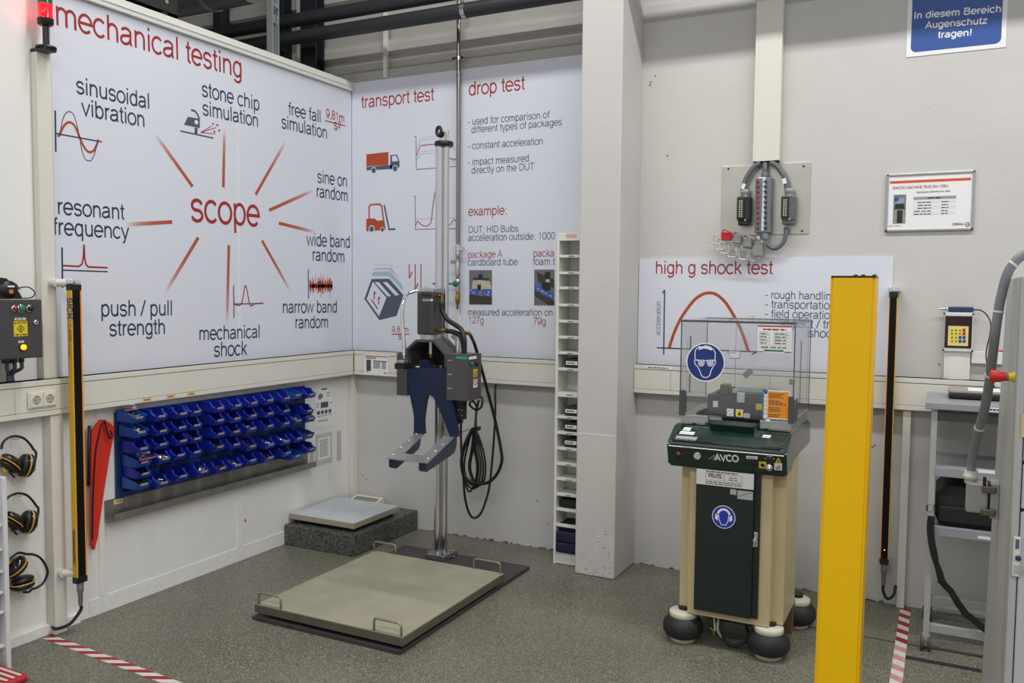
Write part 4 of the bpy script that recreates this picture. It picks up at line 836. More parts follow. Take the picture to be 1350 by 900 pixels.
# navy fork: crotched plate, two curved prongs
ff = [(534, 484), (587.5, 486), (588.5, 500), (597, 528), (600.5, 552), (602.5, 576), (593.5, 578), (586, 556), (576, 533), (571.5, 524), (566.5, 520.5), (563, 520), (560.5, 530), (558, 548), (557.5, 556), (558.5, 572), (549.5, 572.5), (545, 545), (540, 520), (537, 500)]
MB().prism([BW(px, py, yF-.005) for px, py in ff], (0, .03, 0)).build('fork_plate', navy, dt)
zL_ = .827
def prong(bl_, br_, tl_, tr_):
    """under the angle plate: a bar that bends from the fork down and forward"""
    x0, x1 = bl_, br_
    prof = [(-.72, .93), (-.715, .80), (-.735, .765), (-.80, .745), (-1.44, .775), (-1.475, .79), (-1.475, .812), (-.79, .822), (-.755, .84), (-.75, .93)]
    return MB().prism([(x0, y, z) for y, z in prof], (x1-x0, 0, 0))
L0 = D0 = None
Pl = lambda px, py: onp(px, py, 2, zL_)
bkL, bkL2, fL, fR, bkR, bkR2, iL, iR = [Pl(*q) for q in ((547.4, 572), (559, 573), (510, 605), (563.8, 611), (598.8, 577.6), (585.2, 576), (533, 599), (557.5, 602))]
for a, b in (((bkL+bkL2)/2+Vector((-.02, 0, 0)), fL), ((bkR+bkR2)/2+Vector((.022, 0, 0)), fR)):
    f2 = a+(b-a)*.98+Vector((.03 if b is fL else -.035, 0, 0)); w = Vector((.022, 0, 0)); d = f2-a
    def at(t, z): return Vector((a.x+d.x*t, a.y+d.y*t, z))
    prof = [at(-.06, .98), at(-.06, .80), at(-.03, .765), at(.05, .745), at(.97, .775), at(1.0, .79), at(1.0, .821), at(.03, .823), at(0.0, .85), at(0, .98)]
    MB().prism([p-w for p in prof], w*2).build('prong', navy, dt)
plate_m = M('brushed_plate', (160, 162, 166), .34, .55, noise=.08, scale=12)
mb = MB().prism([bkL, bkL2, iL, iR, bkR2, bkR, fR, fL], (0, 0, .007))
mb.build('angle_plate', plate_m, dt)
for (px, py) in ((549, 573.5), (539, 581.5), (529, 590.5), (518.5, 600.5), (593, 577.8), (584, 586.5), (574, 596), (564, 605.7)):
    p = Pl(px, py); MB().lathe(p+Vector((0, 0, .007)), p+Vector((0, 0, 1)), [(.007, 0), (.006, .003), (0, .0035)], 10).build('screw', chrome_m, dt)
# control box on the carriage
a, b = BW(588.4, 468, -.80), BW(616, 468, -.80); zb0, zt0 = BW(600, 527.8, -.80).z, BW(600, 468.3, -.80).z
bxm = MB().box(a.x, b.x, -.80, -.63, zb0, zt0, 0, .003); bxm.build('control_housing', dk, dt)
MB().box(a.x-.001, b.x+.001, -.801, -.629, zt0, zt0+.006, 0, .002).build('housing_lid', dk, dt)
XR = b.x+.001
R_ = lambda px, py: onp(px, py, 0, XR)
for px, py in ((591.5, 475), (594.7, 475.3), (591.5, 493), (594.7, 493.5), (591.5, 511.5), (594.7, 511.7)):
    p = BW(px, py, -.8005); MB().cyl(p, p+Vector((0, -.003, 0)), .005, seg=8).build('screw', chrome_m, dt)
def rsticker(nm, c0, c1, mats, fn=None, lab=None):
    A, B = R_(*c0), R_(*c1); mb = MB().box(XR, XR+.0012, min(A.y, B.y), max(A.y, B.y), min(A.z, B.z), max(A.z, B.z), 0)
    if fn: fn(mb, XR+.0018, (A.y+B.y)/2, (A.z+B.z)/2, abs(A.y-B.y), abs(A.z-B.z))
    mb.build(nm, mats, dt, lab)
def w1(mb, x, y, z, w, h): line3(mb, [(x, y-w*.32, z-h*.1), (x, y, z+h*.32), (x, y+w*.32, z-h*.1), (x, y-w*.32, z-h*.1)], .004, NX, 1); dashes(mb, (x, y-w*.35, z-h*.4), (x, y+w*.35, z-h*.4), NX, .006, 1, 2)
def w2(mb, x, y, z, w, h):
    pts = [(x, y+w*.36*math.cos(t), z+h*.08+w*.36*math.sin(t)) for t in [k*math.pi/8 for k in range(17)]]; line3(mb, pts, .005, NX, 1); line3(mb, [pts[6], pts[14]], .005, NX, 1)
rsticker('warning_label', (624, 486.8), (629, 496.3), [yel_m, black_m], w1, 'yellow warning label')
rsticker('prohibition_label', (624, 500), (629, 510), [white_m, red_m], w2, 'white prohibition label')
for px, py, mm_, rr in ((621.5, 479.5, M('green_knob', (40, 110, 70), .3), .012), (628, 478.8, black_m, .014)):
    p = R_(px, py); MB().lathe(p, p+NX, [(rr, 0), (rr, .008), (rr*.6, .014), (0, .015)], 14).build('push_button', mm_, dt)
a, b = BW(601, 471.5, -.8012), BW(616.0, 471.5, -.8012); MB().box(a.x, b.x, -.8022, -.801, a.z-.006, a.z+.010).build('label_tape', M('label_teal', (40, 150, 130), .4), dt, 'teal label tape')
rsticker('name_plate', (618, 470.2), (628, 472.6), [white_m, print_m])
# left plate and clamp foot
a, b = BW(525.3, 465, -.74), BW(538.5, 521, -.74); MB().box(a.x, b.x, -.76, -.66, b.z, a.z, 0, .003).build('side_housing', dk, dt)
for py in (487, 506): p = BW(530.3, py, -.7605); MB().cyl(p, p+Vector((0, -.003, 0)), .005, seg=8).build('screw', chrome_m, dt)
yc_ = -.84
MB().tube([BW(566, 382, cy), BW(556, 382.5, cy-.01), BW(546, 384, cy-.03), BW(537, 388, cy-.07), BW(532.5, 395, yc_+.02), BW(530.5, 405, yc_), BW(530.5, 425, yc_), BW(532.3, 450, yc_), BW(533.2, 472, yc_)], .0105, 10).build('lift_tube', M('bright_chrome', (232, 232, 232), .16, 1.0), dt)
f = [(-.036, -.04), (.032, -.04), (.042, .0), (.032, .04), (-.036, .04)]; p = BW(532, 481, yc_)
MB().prism([p+Vector((x, y, -.022)) for x, y in f], (0, 0, .034)).build('clamp_foot', black_m, dt); MB().box(p.x-.026, p.x+.018, p.y-.026, p.y+.026, p.z+.012, p.z+.030, 0, .003).build('clamp_block', M('alu_silver', (200, 200, 202), .3, .9), dt)
# fittings and hoses
brass = M('brass', (170, 130, 60), .3, 1.0); hose_m = M('hose_black', (20, 20, 22), .38, noise=0)
for px, py in ((580, 390), (580, 435.5)):
    p = BW(px-2, py, cy); MB().cyl(p, p+Vector((.03, 0, 0)), .010).cyl(p+Vector((.025, 0, .004)), p+Vector((.025, 0, -.03)) if py < 400 else p+Vector((.05, 0, 0)), .011).build('hose_fitting', brass, dt)
def bw3(pts): return [BW(px, py, y) for px, py, y in pts]
MB().tube(bw3([(582, 399, cy), (583.5, 410, cy), (590, 421, cy), (600, 428, -.68), (608, 434, -.69), (612, 446, -.70), (612.5, 456, -.7), (612.5, 470, -.70)]), .0145, 10).build('hose', hose_m, dt)
MB().tube(bw3([(588, 436, cy), (596, 437, cy), (604, 440, -.67), (609, 447, -.67), (611, 457, -.67), (611.5, 470, -.67)]), .0145, 10).build('hose', hose_m, dt)
MB().tube(bw3([(614, 438.5, -.64), (619, 440, -.6), (625, 452, -.5), (630, 468, -.45), (636, 490, -.35), (644, 520, -.28), (653, 555, -.22), (660, 590, -.2), (661.5, 608, -.2), (655, 625, -.2), (643, 636, -.2), (628, 637, -.21), (616, 631, -.22), (609, 618, -.22), (609, 600, -.22), (613, 585, -.22), (620, 570, -.2), (624, 564, -.18)]), .0105, 10).build('hose', hose_m, dt)
p = BW(613, 438.5, -.64); MB().cyl(p, p+Vector((.03, 0, -.004)), .011).build('hose_fitting', brass, dt)
mb = MB().cyl(BW(604, 467, -.63), BW(604, 449, -.63), .017).obox(BW(601, 444, -.63), (.05, .03, .02), None, 0, .003).cyl(BW(597, 440, -.63), BW(605, 443, -.63), .006).cyl(BW(598, 447, -.63), BW(608, 450, -.63), .005); mb.build('regulator', chrome_m, dt)
# plug under the box, looped cable, coils, cable from trunking
a = BW(607, 545, -.70); mb = MB().box(a.x-.028, a.x+.028, -.73, -.67, BW(607, 552.5, -.7).z, zb0+.0, 0, .004).box(a.x-.012, a.x+.012, -.715, -.685, BW(607, 558, -.7).z, BW(607, 552, -.7).z, 0, .003); mb.build('plug', black_m, dt)
for px, py in ((604.5, 540), (609, 540.5), (604.5, 547), (609, 547.5)): p = BW(px, py, -.7305); MB().cyl(p, p+Vector((0, -.002, 0)), .004, seg=8).build('screw', chrome_m, dt)
MB().tube(bw3([(607.5, 556, -.70), (607.7, 575, -.60), (608.5, 600, -.4), (611, 630, -.28), (613, 655, -.24), (618, 675, -.22), (625, 682.5, -.2), (634, 676, -.18), (642, 655, -.16), (646, 635, -.15), (649.5, 600, -.13), (652, 565, -.11), (653, 540, -.09), (652.7, 515, -.06), (653.5, 507.5, -.045)]), .008, 8).build('hose', hose_m, dt)
for pts in ([(621, 529, -.66), (619, 533, -.66), (623, 537.5, -.66), (628, 540, -.66), (634, 537, -.66), (636, 530, -.66), (635, 523, -.64)], [(623, 528, -.64), (627.5, 534, -.6), (627.5, 545, -.5), (627.5, 565, -.2)], [(631, 528, -.66), (629, 540, -.5), (626.5, 555, -.3), (626.5, 566, -.2)]):
    MB().tube(bw3(pts), .007, 8).build('hose', hose_m, dt)
hk = BW(625, 564.5, -.001); MB().tube([hk, hk+Vector((0, -.2, 0)), hk+Vector((0, -.205, .015))], .004, 6, smooth=False).build('wall_hook', steel_m, dt)
for k, (l, r, b, o) in enumerate(((609, 637, 644, 0), (612, 640, 640, .012), (618, 634, 642, -.012), (620, 631, 638, .02), (608, 629, 648, .004))):
    y = -.16-.02+o
    MB().tube(bw3([(625, 565, y), (l+4, 590, y), (l, 615, y), (l+5, 634, y), ((l+r)/2, b, y), (r-3, 636, y), (r, 615, y), (r-4, 590, y)]), .0066, 8, closed=True).build('hose', hose_m, dt)
MB().box(BW(623, 566, -.2).x, BW(629, 566, -.2).x, -.215, -.145, BW(625, 568, -.2).z, BW(625, 563, -.2).z, 0, .004).build('cable_tie', black_m, dt)
# slab with handles
sl = thing('impact_slab', 'stone grey impact slab with four bar handles lying on the dark plate', 'slab', (1.2, -1.3, .022))
slab_m = M('slab_stone', (152, 148, 130), .6, noise=.10, scale=6, bump=.1, bscale=200)
MB().box(.766, 1.676, -1.812, -.775, .0400, .078, 0, .0).build('frame', M('slab_frame_steel', (112, 106, 94), .4, .5, noise=.08), sl)
MB().box(.772, 1.670, -1.806, -.781, .076, .0815, 0, .001).build('slab_top', slab_m, sl)
for x in (.85, 1.6):
    for y in (-1.7, -.87): MB().cyl((x, y, .0225), (x, y, .0401), .03).build('foot', rubber_m, sl)
for (xa, xb, y) in ((.782, .93, -1.800), (1.505, 1.66, -1.800), (.772, .93, -.788), (1.48, 1.652, -.788)):
    MB().tube([(xa, y, .07), (xa, y, .125), (xa+.004, y, .138), (xa+.018, y, .142), (xb-.018, y, .142), (xb-.004, y, .138), (xb, y, .125), (xb, y, .07)], .006, 8, smooth=False).build('handle', M('handle_steel', (150, 143, 130), .35, .5), sl)

# ================================================================ AIR PIPE ON THE WALL
ap = thing('air_pipe', 'steel compressed air pipe with green ball valve running down between the two posters', 'pipe', (.94, -.05, 1.5))
yp = -.055
top = BW(605, -30, yp); bot = BW(603.5, 322, yp)
MB().cyl((bot.x, yp, bot.z), (top.x+.0, yp, 4.3), .0135, seg=14).build('pipe', M('pipe_steel_dark', (150, 146, 140), .25, 1.0), ap)
for py in (77, 328):
    p = BW(604.5, py, yp); MB().lathe(p-Vector((0, 0, .012)), p+Vector((0, 0, 1)), [(.019, 0), (.019, .024)], 14).box(p.x-.045, p.x+.045, yp-.006, yp+.006, p.z-.012, p.z+.012, 0, .002).cyl((p.x, yp, p.z), (p.x, -.002, p.z), .006).build('pipe_clamp', chrome_m, ap)
zs = [BW(603, py, yp).z for py in (325, 345, 366, 378, 388, 394, 400)]
MB().lathe((bot.x, yp, zs[0]), (bot.x, yp, 0), [(.016, 0), (.016, .02), (.013, .03), (.017, .04), (.017, .07), (.013, .08), (.013, .11), (.017, .12), (.017, zs[0]-zs[1]+.09), (.014, zs[0]-zs[2])], 12).build('fitting', M('nickel', (190, 186, 178), .25, 1.0), ap)
MB().cyl((bot.x, yp, zs[1]), (bot.x-.05, yp, zs[1]), .012).build('side_outlet', M('nickel', (190, 186, 178), .25, 1.0), ap)
MB().ellip((bot.x, yp, zs[2]-.03), (.022, .022, .03)).cyl((bot.x, yp, zs[2]-.05), (bot.x, yp, zs[3]-.03), .017, seg=8).build('valve_body', M('nickel', (190, 186, 178), .25, 1.0), ap)
v = BW(602, 374, yp-.03); MB().box(v.x-.19, v.x+.005, v.y-.004, v.y+.004, v.z-.006, v.z+.006, 0, .003).ellip((v.x-.01, v.y, v.z), (.022, .018, .020)).build('valve_lever', M('valve_green', (10, 110, 84), .35), ap, 'green valve lever')
MB().lathe((bot.x, yp, zs[3]-.03), (bot.x, yp, 0), [(.013, 0), (.013, .03), (.016, .04), (.016, .07), (.009, .09), (.009, .12)], 10).build('coupling', brass, ap)
MB().tube(bw3([(603, 399, yp), (604.5, 412, yp), (607, 428, -.2), (610, 440, -.5)]), .006, 8).build('hose', M('clear_hose', (206, 200, 180), .3), ap)
# placard on the trunking
pk = thing('info_placard', 'small white placard with red header stuck on the corner trunking', 'sign', (.12, -.07, 1.1))
p0, p1 = BW(480, 493.5, -.0712), BW(512, 468.5, -.0712); MB().box(p0.x, p1.x, -.0725, -.0712, p0.z, p1.z).build('card', white_m, pk)
Pk = lambda x, y: BW(x/10+420, y/10+450, -.0729)
mb = MB(); mb.poly([Pk(*q) for q in ((612, 194), (908, 212), (908, 200), (612, 182))], 0); dashes(mb, Pk(620, 222), Pk(760, 230), NY, .010, 0, 7)
mb.poly([Pk(*q) for q in ((630, 388), (690, 388), (690, 238), (630, 238))], 1)
for k in range(7): dashes(mb, Pk(725, 262+k*15), Pk(815, 266+k*15), NY, .005, 2, 3); dashes(mb, Pk(835, 272+k*15), Pk(890, 276+k*15), NY, .005, 2, 2)
mb.poly([Pk(*q) for q in ((720, 262), (900, 272), (900, 260), (720, 250))], 3); dashes(mb, Pk(860, 424), Pk(900, 426), NY, .009, 0, 2); dashes(mb, Pk(620, 402), Pk(665, 405), NY, .004, 0, 3)
mb.build('print', [red_m, M('photo_dark_grey', (70, 72, 76), .5, noise=.3, scale=60), print_m, ink_m], pk)

# ================================================================ PIGEONHOLE SHELF
wh = M('shelf_white', (224, 224, 216), .45, noise=.01)
ps = thing('pigeonhole_shelf', 'narrow tall white pigeonhole shelf standing against the pillar', 'shelf', (1.83, -.125, 0))
sx0, sx1, sy = 1.745, 1.934, -.25
MB().box(sx0, sx0+.016, sy, -.075, .001, 2.0335, 0, .001).box(sx1-.016, sx1, sy, -.075, .001, 2.0335, 0, .001).box(sx0+.016, sx1-.016, -.085, -.076, .03, 2.04).box(sx0+.016, sx1-.016, sy+.01, sy+.022, .004, .075).build('carcass', wh, ps)
MB().box(sx0, sx1, sy, -.075, 2.034, 2.052, 0, .001).box(sx0+.016, sx1-.016, sy, sy+.012, 2.006, 2.034).build('top_panel', wh, ps)
MB().box(sx0+.06, sx1-.06, sy-.0008, sy, 2.022, 2.045).build('label', M('label_faded_red', (214, 170, 150), .6), ps)
zsh = [BW(748, py, sy).z for py in (337.5, 359.5, 379.5, 402, 423.5, 444.7, 465.4, 486.9, 520.5, 550.4, 571.2, 592, 612.5, 632.5, 653, 672.8, 693.8)]
for i, z in enumerate(zsh):
    th_ = .028 if i == 8 else .016
    MB().box(sx0+.0165, sx1-.0165, sy+.002, -.087, z-th_/2, z+th_/2, 0, .001).build('shelf_board', wh, ps)
    if i < 15: mb = MB().box(sx0+.075, sx0+.12, sy+.0005, sy+.0018, z-.005, z+.005, 0); dashes(mb, (sx0+.078, sy+.0001, z-.003), (sx0+.118, sy+.0001, z-.003), NY, .006, 1, 3); mb.build('label', [white_m, print_m], ps)
inst = M('instrument_black', (24, 24, 34), .4)
for k, (i, lab) in enumerate(((7, 'black instrument case alone above the open double compartment of the pigeonhole shelf'), (9, 'black instrument case just below the open double compartment of the pigeonhole shelf'), (10, 'black instrument case, middle of the three stacked compartments below the trunking height'), (11, 'black instrument case, lowest of the three in neighbouring compartments of the pigeonhole shelf'))):
    z = zsh[i]+.008; t = thing('instrument_case', lab, 'case', (1.85, -.17, z+.001), 'instrument cases in the pigeonhole shelf')
    MB().box(sx0+.055, sx1-.018, sy+.02, -.11, z+.001, z+.058, 0, .006).build('case_body', inst, t)
    mb = MB().box(sx0+.062, sx0+.138, sy+.0185, sy+.0205, z+.020, z+.042, 0); dashes(mb, (sx0+.07, sy+.018, z+.027), (sx0+.12, sy+.018, z+.027), NY, .008, 1, 3); mb.build('label', [white_m, print_m], t)
z = zsh[15]+.008; tag(MB().box(sx0+.025, sx1-.025, sy+.015, -.11, z+.001, z+.055, 0, .02, 3).build('soft_pouch', M('pouch_black', (24, 25, 32), .7)), 'black soft pouch lying in the second lowest compartment of the pigeonhole shelf', 'pouch')
cl_m = M('navy_fabric', (22, 26, 52), .8, noise=.1)
zz = BW(744, 730, sy-.02).z
for h, x0, x1, y0, lab, mt in ((.068, sx0+.0175, sx1-.0175, sy-.015, 'lowest folded navy cloth in the bottom of the pigeonhole shelf', cl_m), (.068, sx0+.0175, sx1-.0175, sy-.013, 'middle folded navy cloth in the bottom of the pigeonhole shelf', cl_m), (.05, sx0+.025, sx1-.05, sy+.02, 'topmost dark rolled cloth in the bottom of the pigeonhole shelf', M('pouch_black', (24, 25, 32), .7))):
    if zz < .046: zz = .046
    tag(MB().box(x0, x1, y0, -.09, zz, zz+h-.002, 0, .014, 3).build('folded_cloth', mt), lab, 'cloth', 'cloths in the pigeonhole shelf'); zz += h-.001
MB().box(sx0+.0165, sx1-.0165, sy+.02, -.087, .034, .044).build('shelf_board', wh, ps)
# ================================================================ CONNECTOR PLATE ON THE BACK WALL
alu_m = M('alu_sheet', (196, 194, 186), .32, .8, noise=.07, scale=5)
cp = thing('connector_plate', 'square aluminium wall plate under the cream duct, with two dark plugs and a switch box', 'panel', (2.93, 0, 2.03))
MB().box(2.686, 3.181, -.005, -.001, 2.033, 2.434, 0, .001).build('plate', alu_m, cp)
for px, py in ((960.5, 222.5), (1059.5, 219), (1057.5, 304.5)):
    p = BW(px, py, -.005); MB().cyl(p, p+Vector((0, -.004, 0)), .006, seg=8).build('screw', M('dark_metal', (50, 50, 54), .35, .7), cp)
C4 = lambda x, y, d: BW(x/6.207+920, y/6.207+200, d)
gbx = M('box_grey', (112, 116, 124), .4, noise=.02); plug_h = M('plug_hood_grey', (92, 94, 98), .4); plug_b = M('plug_black', (30, 31, 33), .45)
a, b = C4(460, 665, -.075), C4(603, 205, -.075)
MB().box(a.x, b.x, -.075, -.0055, a.z, b.z, 0, .005).build('switch_box', gbx, cp)
mb = MB().box(C4(520, 640, -.077).x, C4(541, 640, -.077).x, -.0765, -.0751, C4(520, 645, -.077).z, C4(520, 222, -.077).z, 0)
for k in range(10): disc(mb, C4(530, 248+k*42.3, -.0768), .0018, (1, 0, 0), (0, 0, 1), 1, 8)
mb.build('number_strip', [white_m, print_m], cp)
a, b = C4(497, 219, -.0765), C4(558, 205, -.0765); mb = MB().box(a.x, b.x, -.0765, -.0751, a.z, b.z); mb.build('name_plate', white_m, cp)
kr = M('knob_red', (168, 34, 46), .4); kb = M('knob_navy', (36, 48, 92), .4)
for k in range(10):
    for x, m, nm in ((493, kr, 'red knob'), (555, kb, 'dark blue knob')):
        p = C4(x, 244+k*42.3, -.075); MB().cyl(p, p+Vector((0, -.016, 0)), .0075, .006, seg=12).ellip(p+Vector((-.004, -.012, .002)), (.008, .006, .004)).build('knob', m, cp, nm)
for k, (x0, x1, y0, y1) in enumerate(((318, 385, 372, 552), (680, 748, 365, 545))):
    a, b = C4(x0, y1, -.09), C4(x1, y0, -.09); rx = b.x+.028
    MB().box(a.x, rx, -.088, -.02, a.z-.01, b.z+.008, 0, .008).box(a.x+.004, rx-.004, -.08, -.03, a.z-.035, a.z-.0, 0, .008).build('plug_housing', plug_h if k else plug_b, cp)
    fr = MB().box(a.x-.001, b.x, -.094, -.088, a.z, b.z, 0, .003).build('plug_face', plug_b, cp)
    mb = MB()
    for i in range(8):
        for j in range(2): c = Vector((a.x+(b.x-a.x)*(.36+.28*j), -.0955, a.z+(b.z-a.z)*(.14+.10*i))); mb.box(c.x-.0035, c.x+.0035, c.y, -.094, c.z-.004, c.z+.004)
    mb.build('contact', M('contact_pale', (188, 184, 158), .4), fr)
    for z in (b.z+.006, a.z-.006): MB().cyl((b.x+.006, -.094, z), (b.x+.006, -.086, z), .005, seg=8).build('screw', chrome_m, cp)
    MB().lathe(((a.x+rx)/2, -.05, b.z+.006), ((a.x+rx)/2, -.05, 4), [(.024, 0), (.024, .018), (.027, .02), (.027, .036), (.022, .042)], 12).build('cable_gland', M('gland_grey', (150, 152, 154), .4), cp)
zd = 2.44; cab_m = M('cable_grey', (98, 102, 108), .45)
ctr = C4(545, 95, -.04)
def gx(x, y, d=-.05): return C4(x, y, d)
MB().tube([gx(510, 88), gx(455, 130), gx(400, 210), gx(372, 290), gx(370, 320)], .0145, 10).build('cable', cab_m, cp)
MB().tube([gx(590, 88), gx(640, 110), gx(700, 190), gx(725, 260), gx(729, 315)], .0145, 10).build('cable', cab_m, cp)
MB().tube([gx(550, 88), gx(549, 150), gx(548, 205)], .013, 10, smooth=False).lathe(gx(548, 205), gx(548, 100), [(.020, 0), (.020, .02), (.014, .028)], 12).build('cable', cab_m, cp)
MB().tube([gx(722, 615), gx(720, 680), gx(700, 740), gx(660, 780), gx(620, 790), gx(580, 770), gx(560, 740), gx(555, 700)], .0125, 10).build('cable', cab_m, cp)
MB().lathe(gx(552, 660), gx(552, 900), [(.02, 0), (.02, .03), (.013, .04)], 12).build('cable_gland', M('gland_grey', (150, 152, 154), .4), cp)
for x, y in ((372, 282), (708, 240)): p = gx(x, y, -.066); MB().obox(p, (.02, .004, .03), Matrix.Rotation(.35 if x < 500 else -.25, 3, 'Y')).build('cable_tag', white_m, cp)
vd = thing('cable_duct', 'vertical cream duct coming down the wall onto the aluminium plate', 'cable duct', (2.93, 0, 3))
a, b = BW(992, 213, -.06), BW(1027, 213, -.06)
MB().box(a.x, b.x, -.06, -.0055, a.z, 5.3, 0, .003).box(a.x+.02, b.x-.02, -.0615, -.058, a.z, 5.3).build('duct_body', cream_m, vd)
MB().box(a.x+.004, b.x-.004, -.056, -.008, a.z-.004, a.z+.0).build('duct_mouth', M('dark_gap', (30, 28, 26), .8), vd)
# wire hooks with red clip: test clamps hanging in a row
wh_m = M('clamp_grey', (150, 152, 150), .35, .6, noise=.05)
wt = thing('hook_rail', 'row of wire hooks with grey clamps and one red clip mounted below the aluminium plate', 'hook rail', (2.75, 0, 2.0))
MB().tube([BW(934, 318, -.09), BW(945, 322, -.09), BW(960, 322, -.07), BW(985, 327, -.06), BW(1000, 330, -.05)], .004, 6).build('rail_wire', steel_m, wt)
wire_m = M('wire_pale', (206, 208, 200), .3, .7, noise=.1, scale=120)
for k, (x, y) in enumerate(((939, 312), (945, 317), (955, 322), (970, 325), (985, 327))):
    d = -.09+k*.004
    MB().tube([BW(x+10, y-3, d), BW(x+3, y-2, d), BW(x+2, y+3, d), BW(x+4, y+10, d), BW(x+5, y+16, d), BW(x+13, y+17, d), BW(x+16, y+14, d), BW(x+15, y+6, d)], .0042, 6).build('wire_hook', wire_m, wt)
for k, (x0, y0, x1, y1, m, lb) in enumerate(((951.5, 317, 964, 306, M('clip_red', (190, 26, 40), .35), 'red clip'), (967, 321, 978, 309.5, wh_m, None), (980.5, 326, 992, 313, wh_m, None), (993, 338, 1007, 318, wh_m, None))):
    a, b = BW(x0, y0, -.08), BW(x1, y1, -.08); mb = MB().box(a.x, b.x, -.1, -.05, a.z, b.z, 0, .004)
    mb.tube([(a.x+.005, -.09, b.z), (a.x+.02, -.11, b.z+.012), (b.x+.01, -.11, b.z-.01), (b.x+.015, -.1, a.z+.01)], .0035, 6); mb.build('clamp', m, wt, lb)
MB().ellip(BW(1000, 313, -.05), (.012, .012, .012)).cyl(BW(1000, 313, -.05), BW(1000, 313, -.001), .006).build('mount_knob', M('knob_white', (226, 224, 214), .4), wt)

# framed sheet, blue sign -------------------------------------------------------
fs = thing('framed_notice', 'framed white data sheet headed shock machine on the back wall beside the aluminium plate', 'framed sign', (3.78, 0, 2.03))
X0, X1, Z0, Z1 = 3.571, 3.991, 2.034, 2.341
MB().box(X0+.01, X1-.01, -.010, -.001, Z0+.01, Z1-.01).build('sheet', white_m, fs)
mb = MB()
for q in ((X0, X1, Z0, Z0+.012), (X0, X1, Z1-.012, Z1), (X0, X0+.012, Z0, Z1), (X1-.012, X1, Z0, Z1)): mb.box(q[0], q[1], -.016, -.001, q[2], q[3], 0, .002)
mb.build('frame', M('alu_frame', (176, 178, 182), .3, .8), fs)
SX = lambda u, v: Vector((X0+(X1-X0)*u, -.0106, Z1-(Z1-Z0)*v))
mb = MB(); mb.poly([SX(.04, .165), SX(.955, .165), SX(.955, .12), SX(.04, .12)], 1); letter(mb, 'SHOCK MACHINE RMS SM-105M', SX(.075, .265), SX(.705, .265), NY, .125, 0)
letter(mb, 'Specification of the RMS SM 105M', SX(.35, .345), SX(.73, .345), NY, .13, 2)
mb.poly([SX(.32, .46), SX(.80, .46), SX(.80, .41), SX(.32, .41)], 3); dashes(mb, SX(.48, .445), SX(.64, .445), NY, .005, 2, 2)
for k in range(5):
    v = .515+k*.05; mb.poly([SX(.32, v+.008), SX(.80, v+.008), SX(.80, v-.037), SX(.32, v-.037)], 4 if k % 2 == 0 else 5); y = Vector((0, -.0004, 0)); dashes(mb, SX(.37-(.04 if k > 2 else 0), v)+y, SX(.53, v)+y, NY, .005, 2, 3); dashes(mb, SX(.64, v)+y, SX(.72, v)+y, NY, .005, 2, 2)
letter(mb, 'OSRAM', SX(.77, .915), SX(.895, .915), NY, .16, 0); c = SX(.935, .905); line3(mb, [c+Vector((.0085*math.cos(t), 0, .0105*math.sin(t))) for t in [k*math.pi/8 for k in range(17)]], .004, NY, 0); line3(mb, [c+Vector((-.0085, 0, 0)), c+Vector((.0085, 0, 0))], .004, NY, 0)
letter(mb, 'Light is OSRAM', SX(.04, .91), SX(.185, .91), NY, .1, 0); mb.build('print', [red_m, M('bar_red_orange', (214, 76, 44), .6, noise=0), print_m, M('table_grey', (150, 150, 156), .6), M('table_pale', (222, 222, 224), .6), white_m], fs)
mb = MB(); mb.poly([SX(.09, .86), SX(.235, .86), SX(.235, .36), SX(.09, .36)], 0); o = Vector((0, -.0003, 0))
mb.poly([p+o for p in (SX(.095, .85), SX(.23, .85), SX(.225, .62), SX(.10, .62))], 1); mb.poly([p+o*2 for p in (SX(.135, .85), SX(.20, .85), SX(.20, .63), SX(.135, .63))], 2); mb.poly([p+o*2 for p in (SX(.10, .61), SX(.225, .61), SX(.21, .52), SX(.115, .52))], 2); mb.poly([p+o for p in (SX(.11, .51), SX(.215, .51), SX(.215, .42), SX(.11, .42))], 3)
disc(mb, SX(.125, .44)+o*2, .012, ux, uz, 4); mb.build('machine_photo', [M('photo_slate', (110, 118, 132), .5), M('photo_beige', (150, 140, 118), .5), M('photo_dark', (28, 32, 38), .4), M('photo_glass', (150, 154, 160), .4), M('photo_navy', (50, 80, 150), .4)], fs)
sb = M('sign_blue', (40, 78, 152), .45, noise=.02)
sg = thing('safety_sign', 'blue sign asking for eye protection high on the back wall at the top edge', 'sign', (3.65, 0, 2.8))
c00, c10 = BW(1194, 73.5, -.004), BW(1325.5, 64.5, -.004); zb, zt2 = (c00.z+c10.z)/2, 3.36; xa, xb = BW(1195.5, 40, -.004).x, BW(1327.5, 30, -.004).x
MB().box(xa, xb, -.004, -.001, zb, zt2, 0, .001).build('plate', white_m, sg)
r = .028; pts = []
for cx_, cz_, a0 in ((xb-.022-r, zb+.022+r, -90), (xb-.022-r, zt2-.022-r, 0), (xa+.022+r, zt2-.022-r, 90), (xa+.022+r, zb+.022+r, 180)):
    pts += [Vector((cx_+r*math.cos(math.radians(a0+k*15)), -.0045, cz_+r*math.sin(math.radians(a0+k*15)))) for k in range(7)]
MB().poly(pts).build('blue_field', sb, sg)
for s, x0, y0, x1, y1 in (('In diesem Bereich', 1205, 24.8, 1319.5, 15.6), ('Augenschutz', 1220.5, 37.4, 1301, 31), ('tragen!', 1237, 50, 1281, 46.8)):
    letter(MB(), s, BW(x0, y0, -.005), BW(x1, y1, -.005), NY, .125, 0, 1.0, .03).build('lettering', white_m, sg)

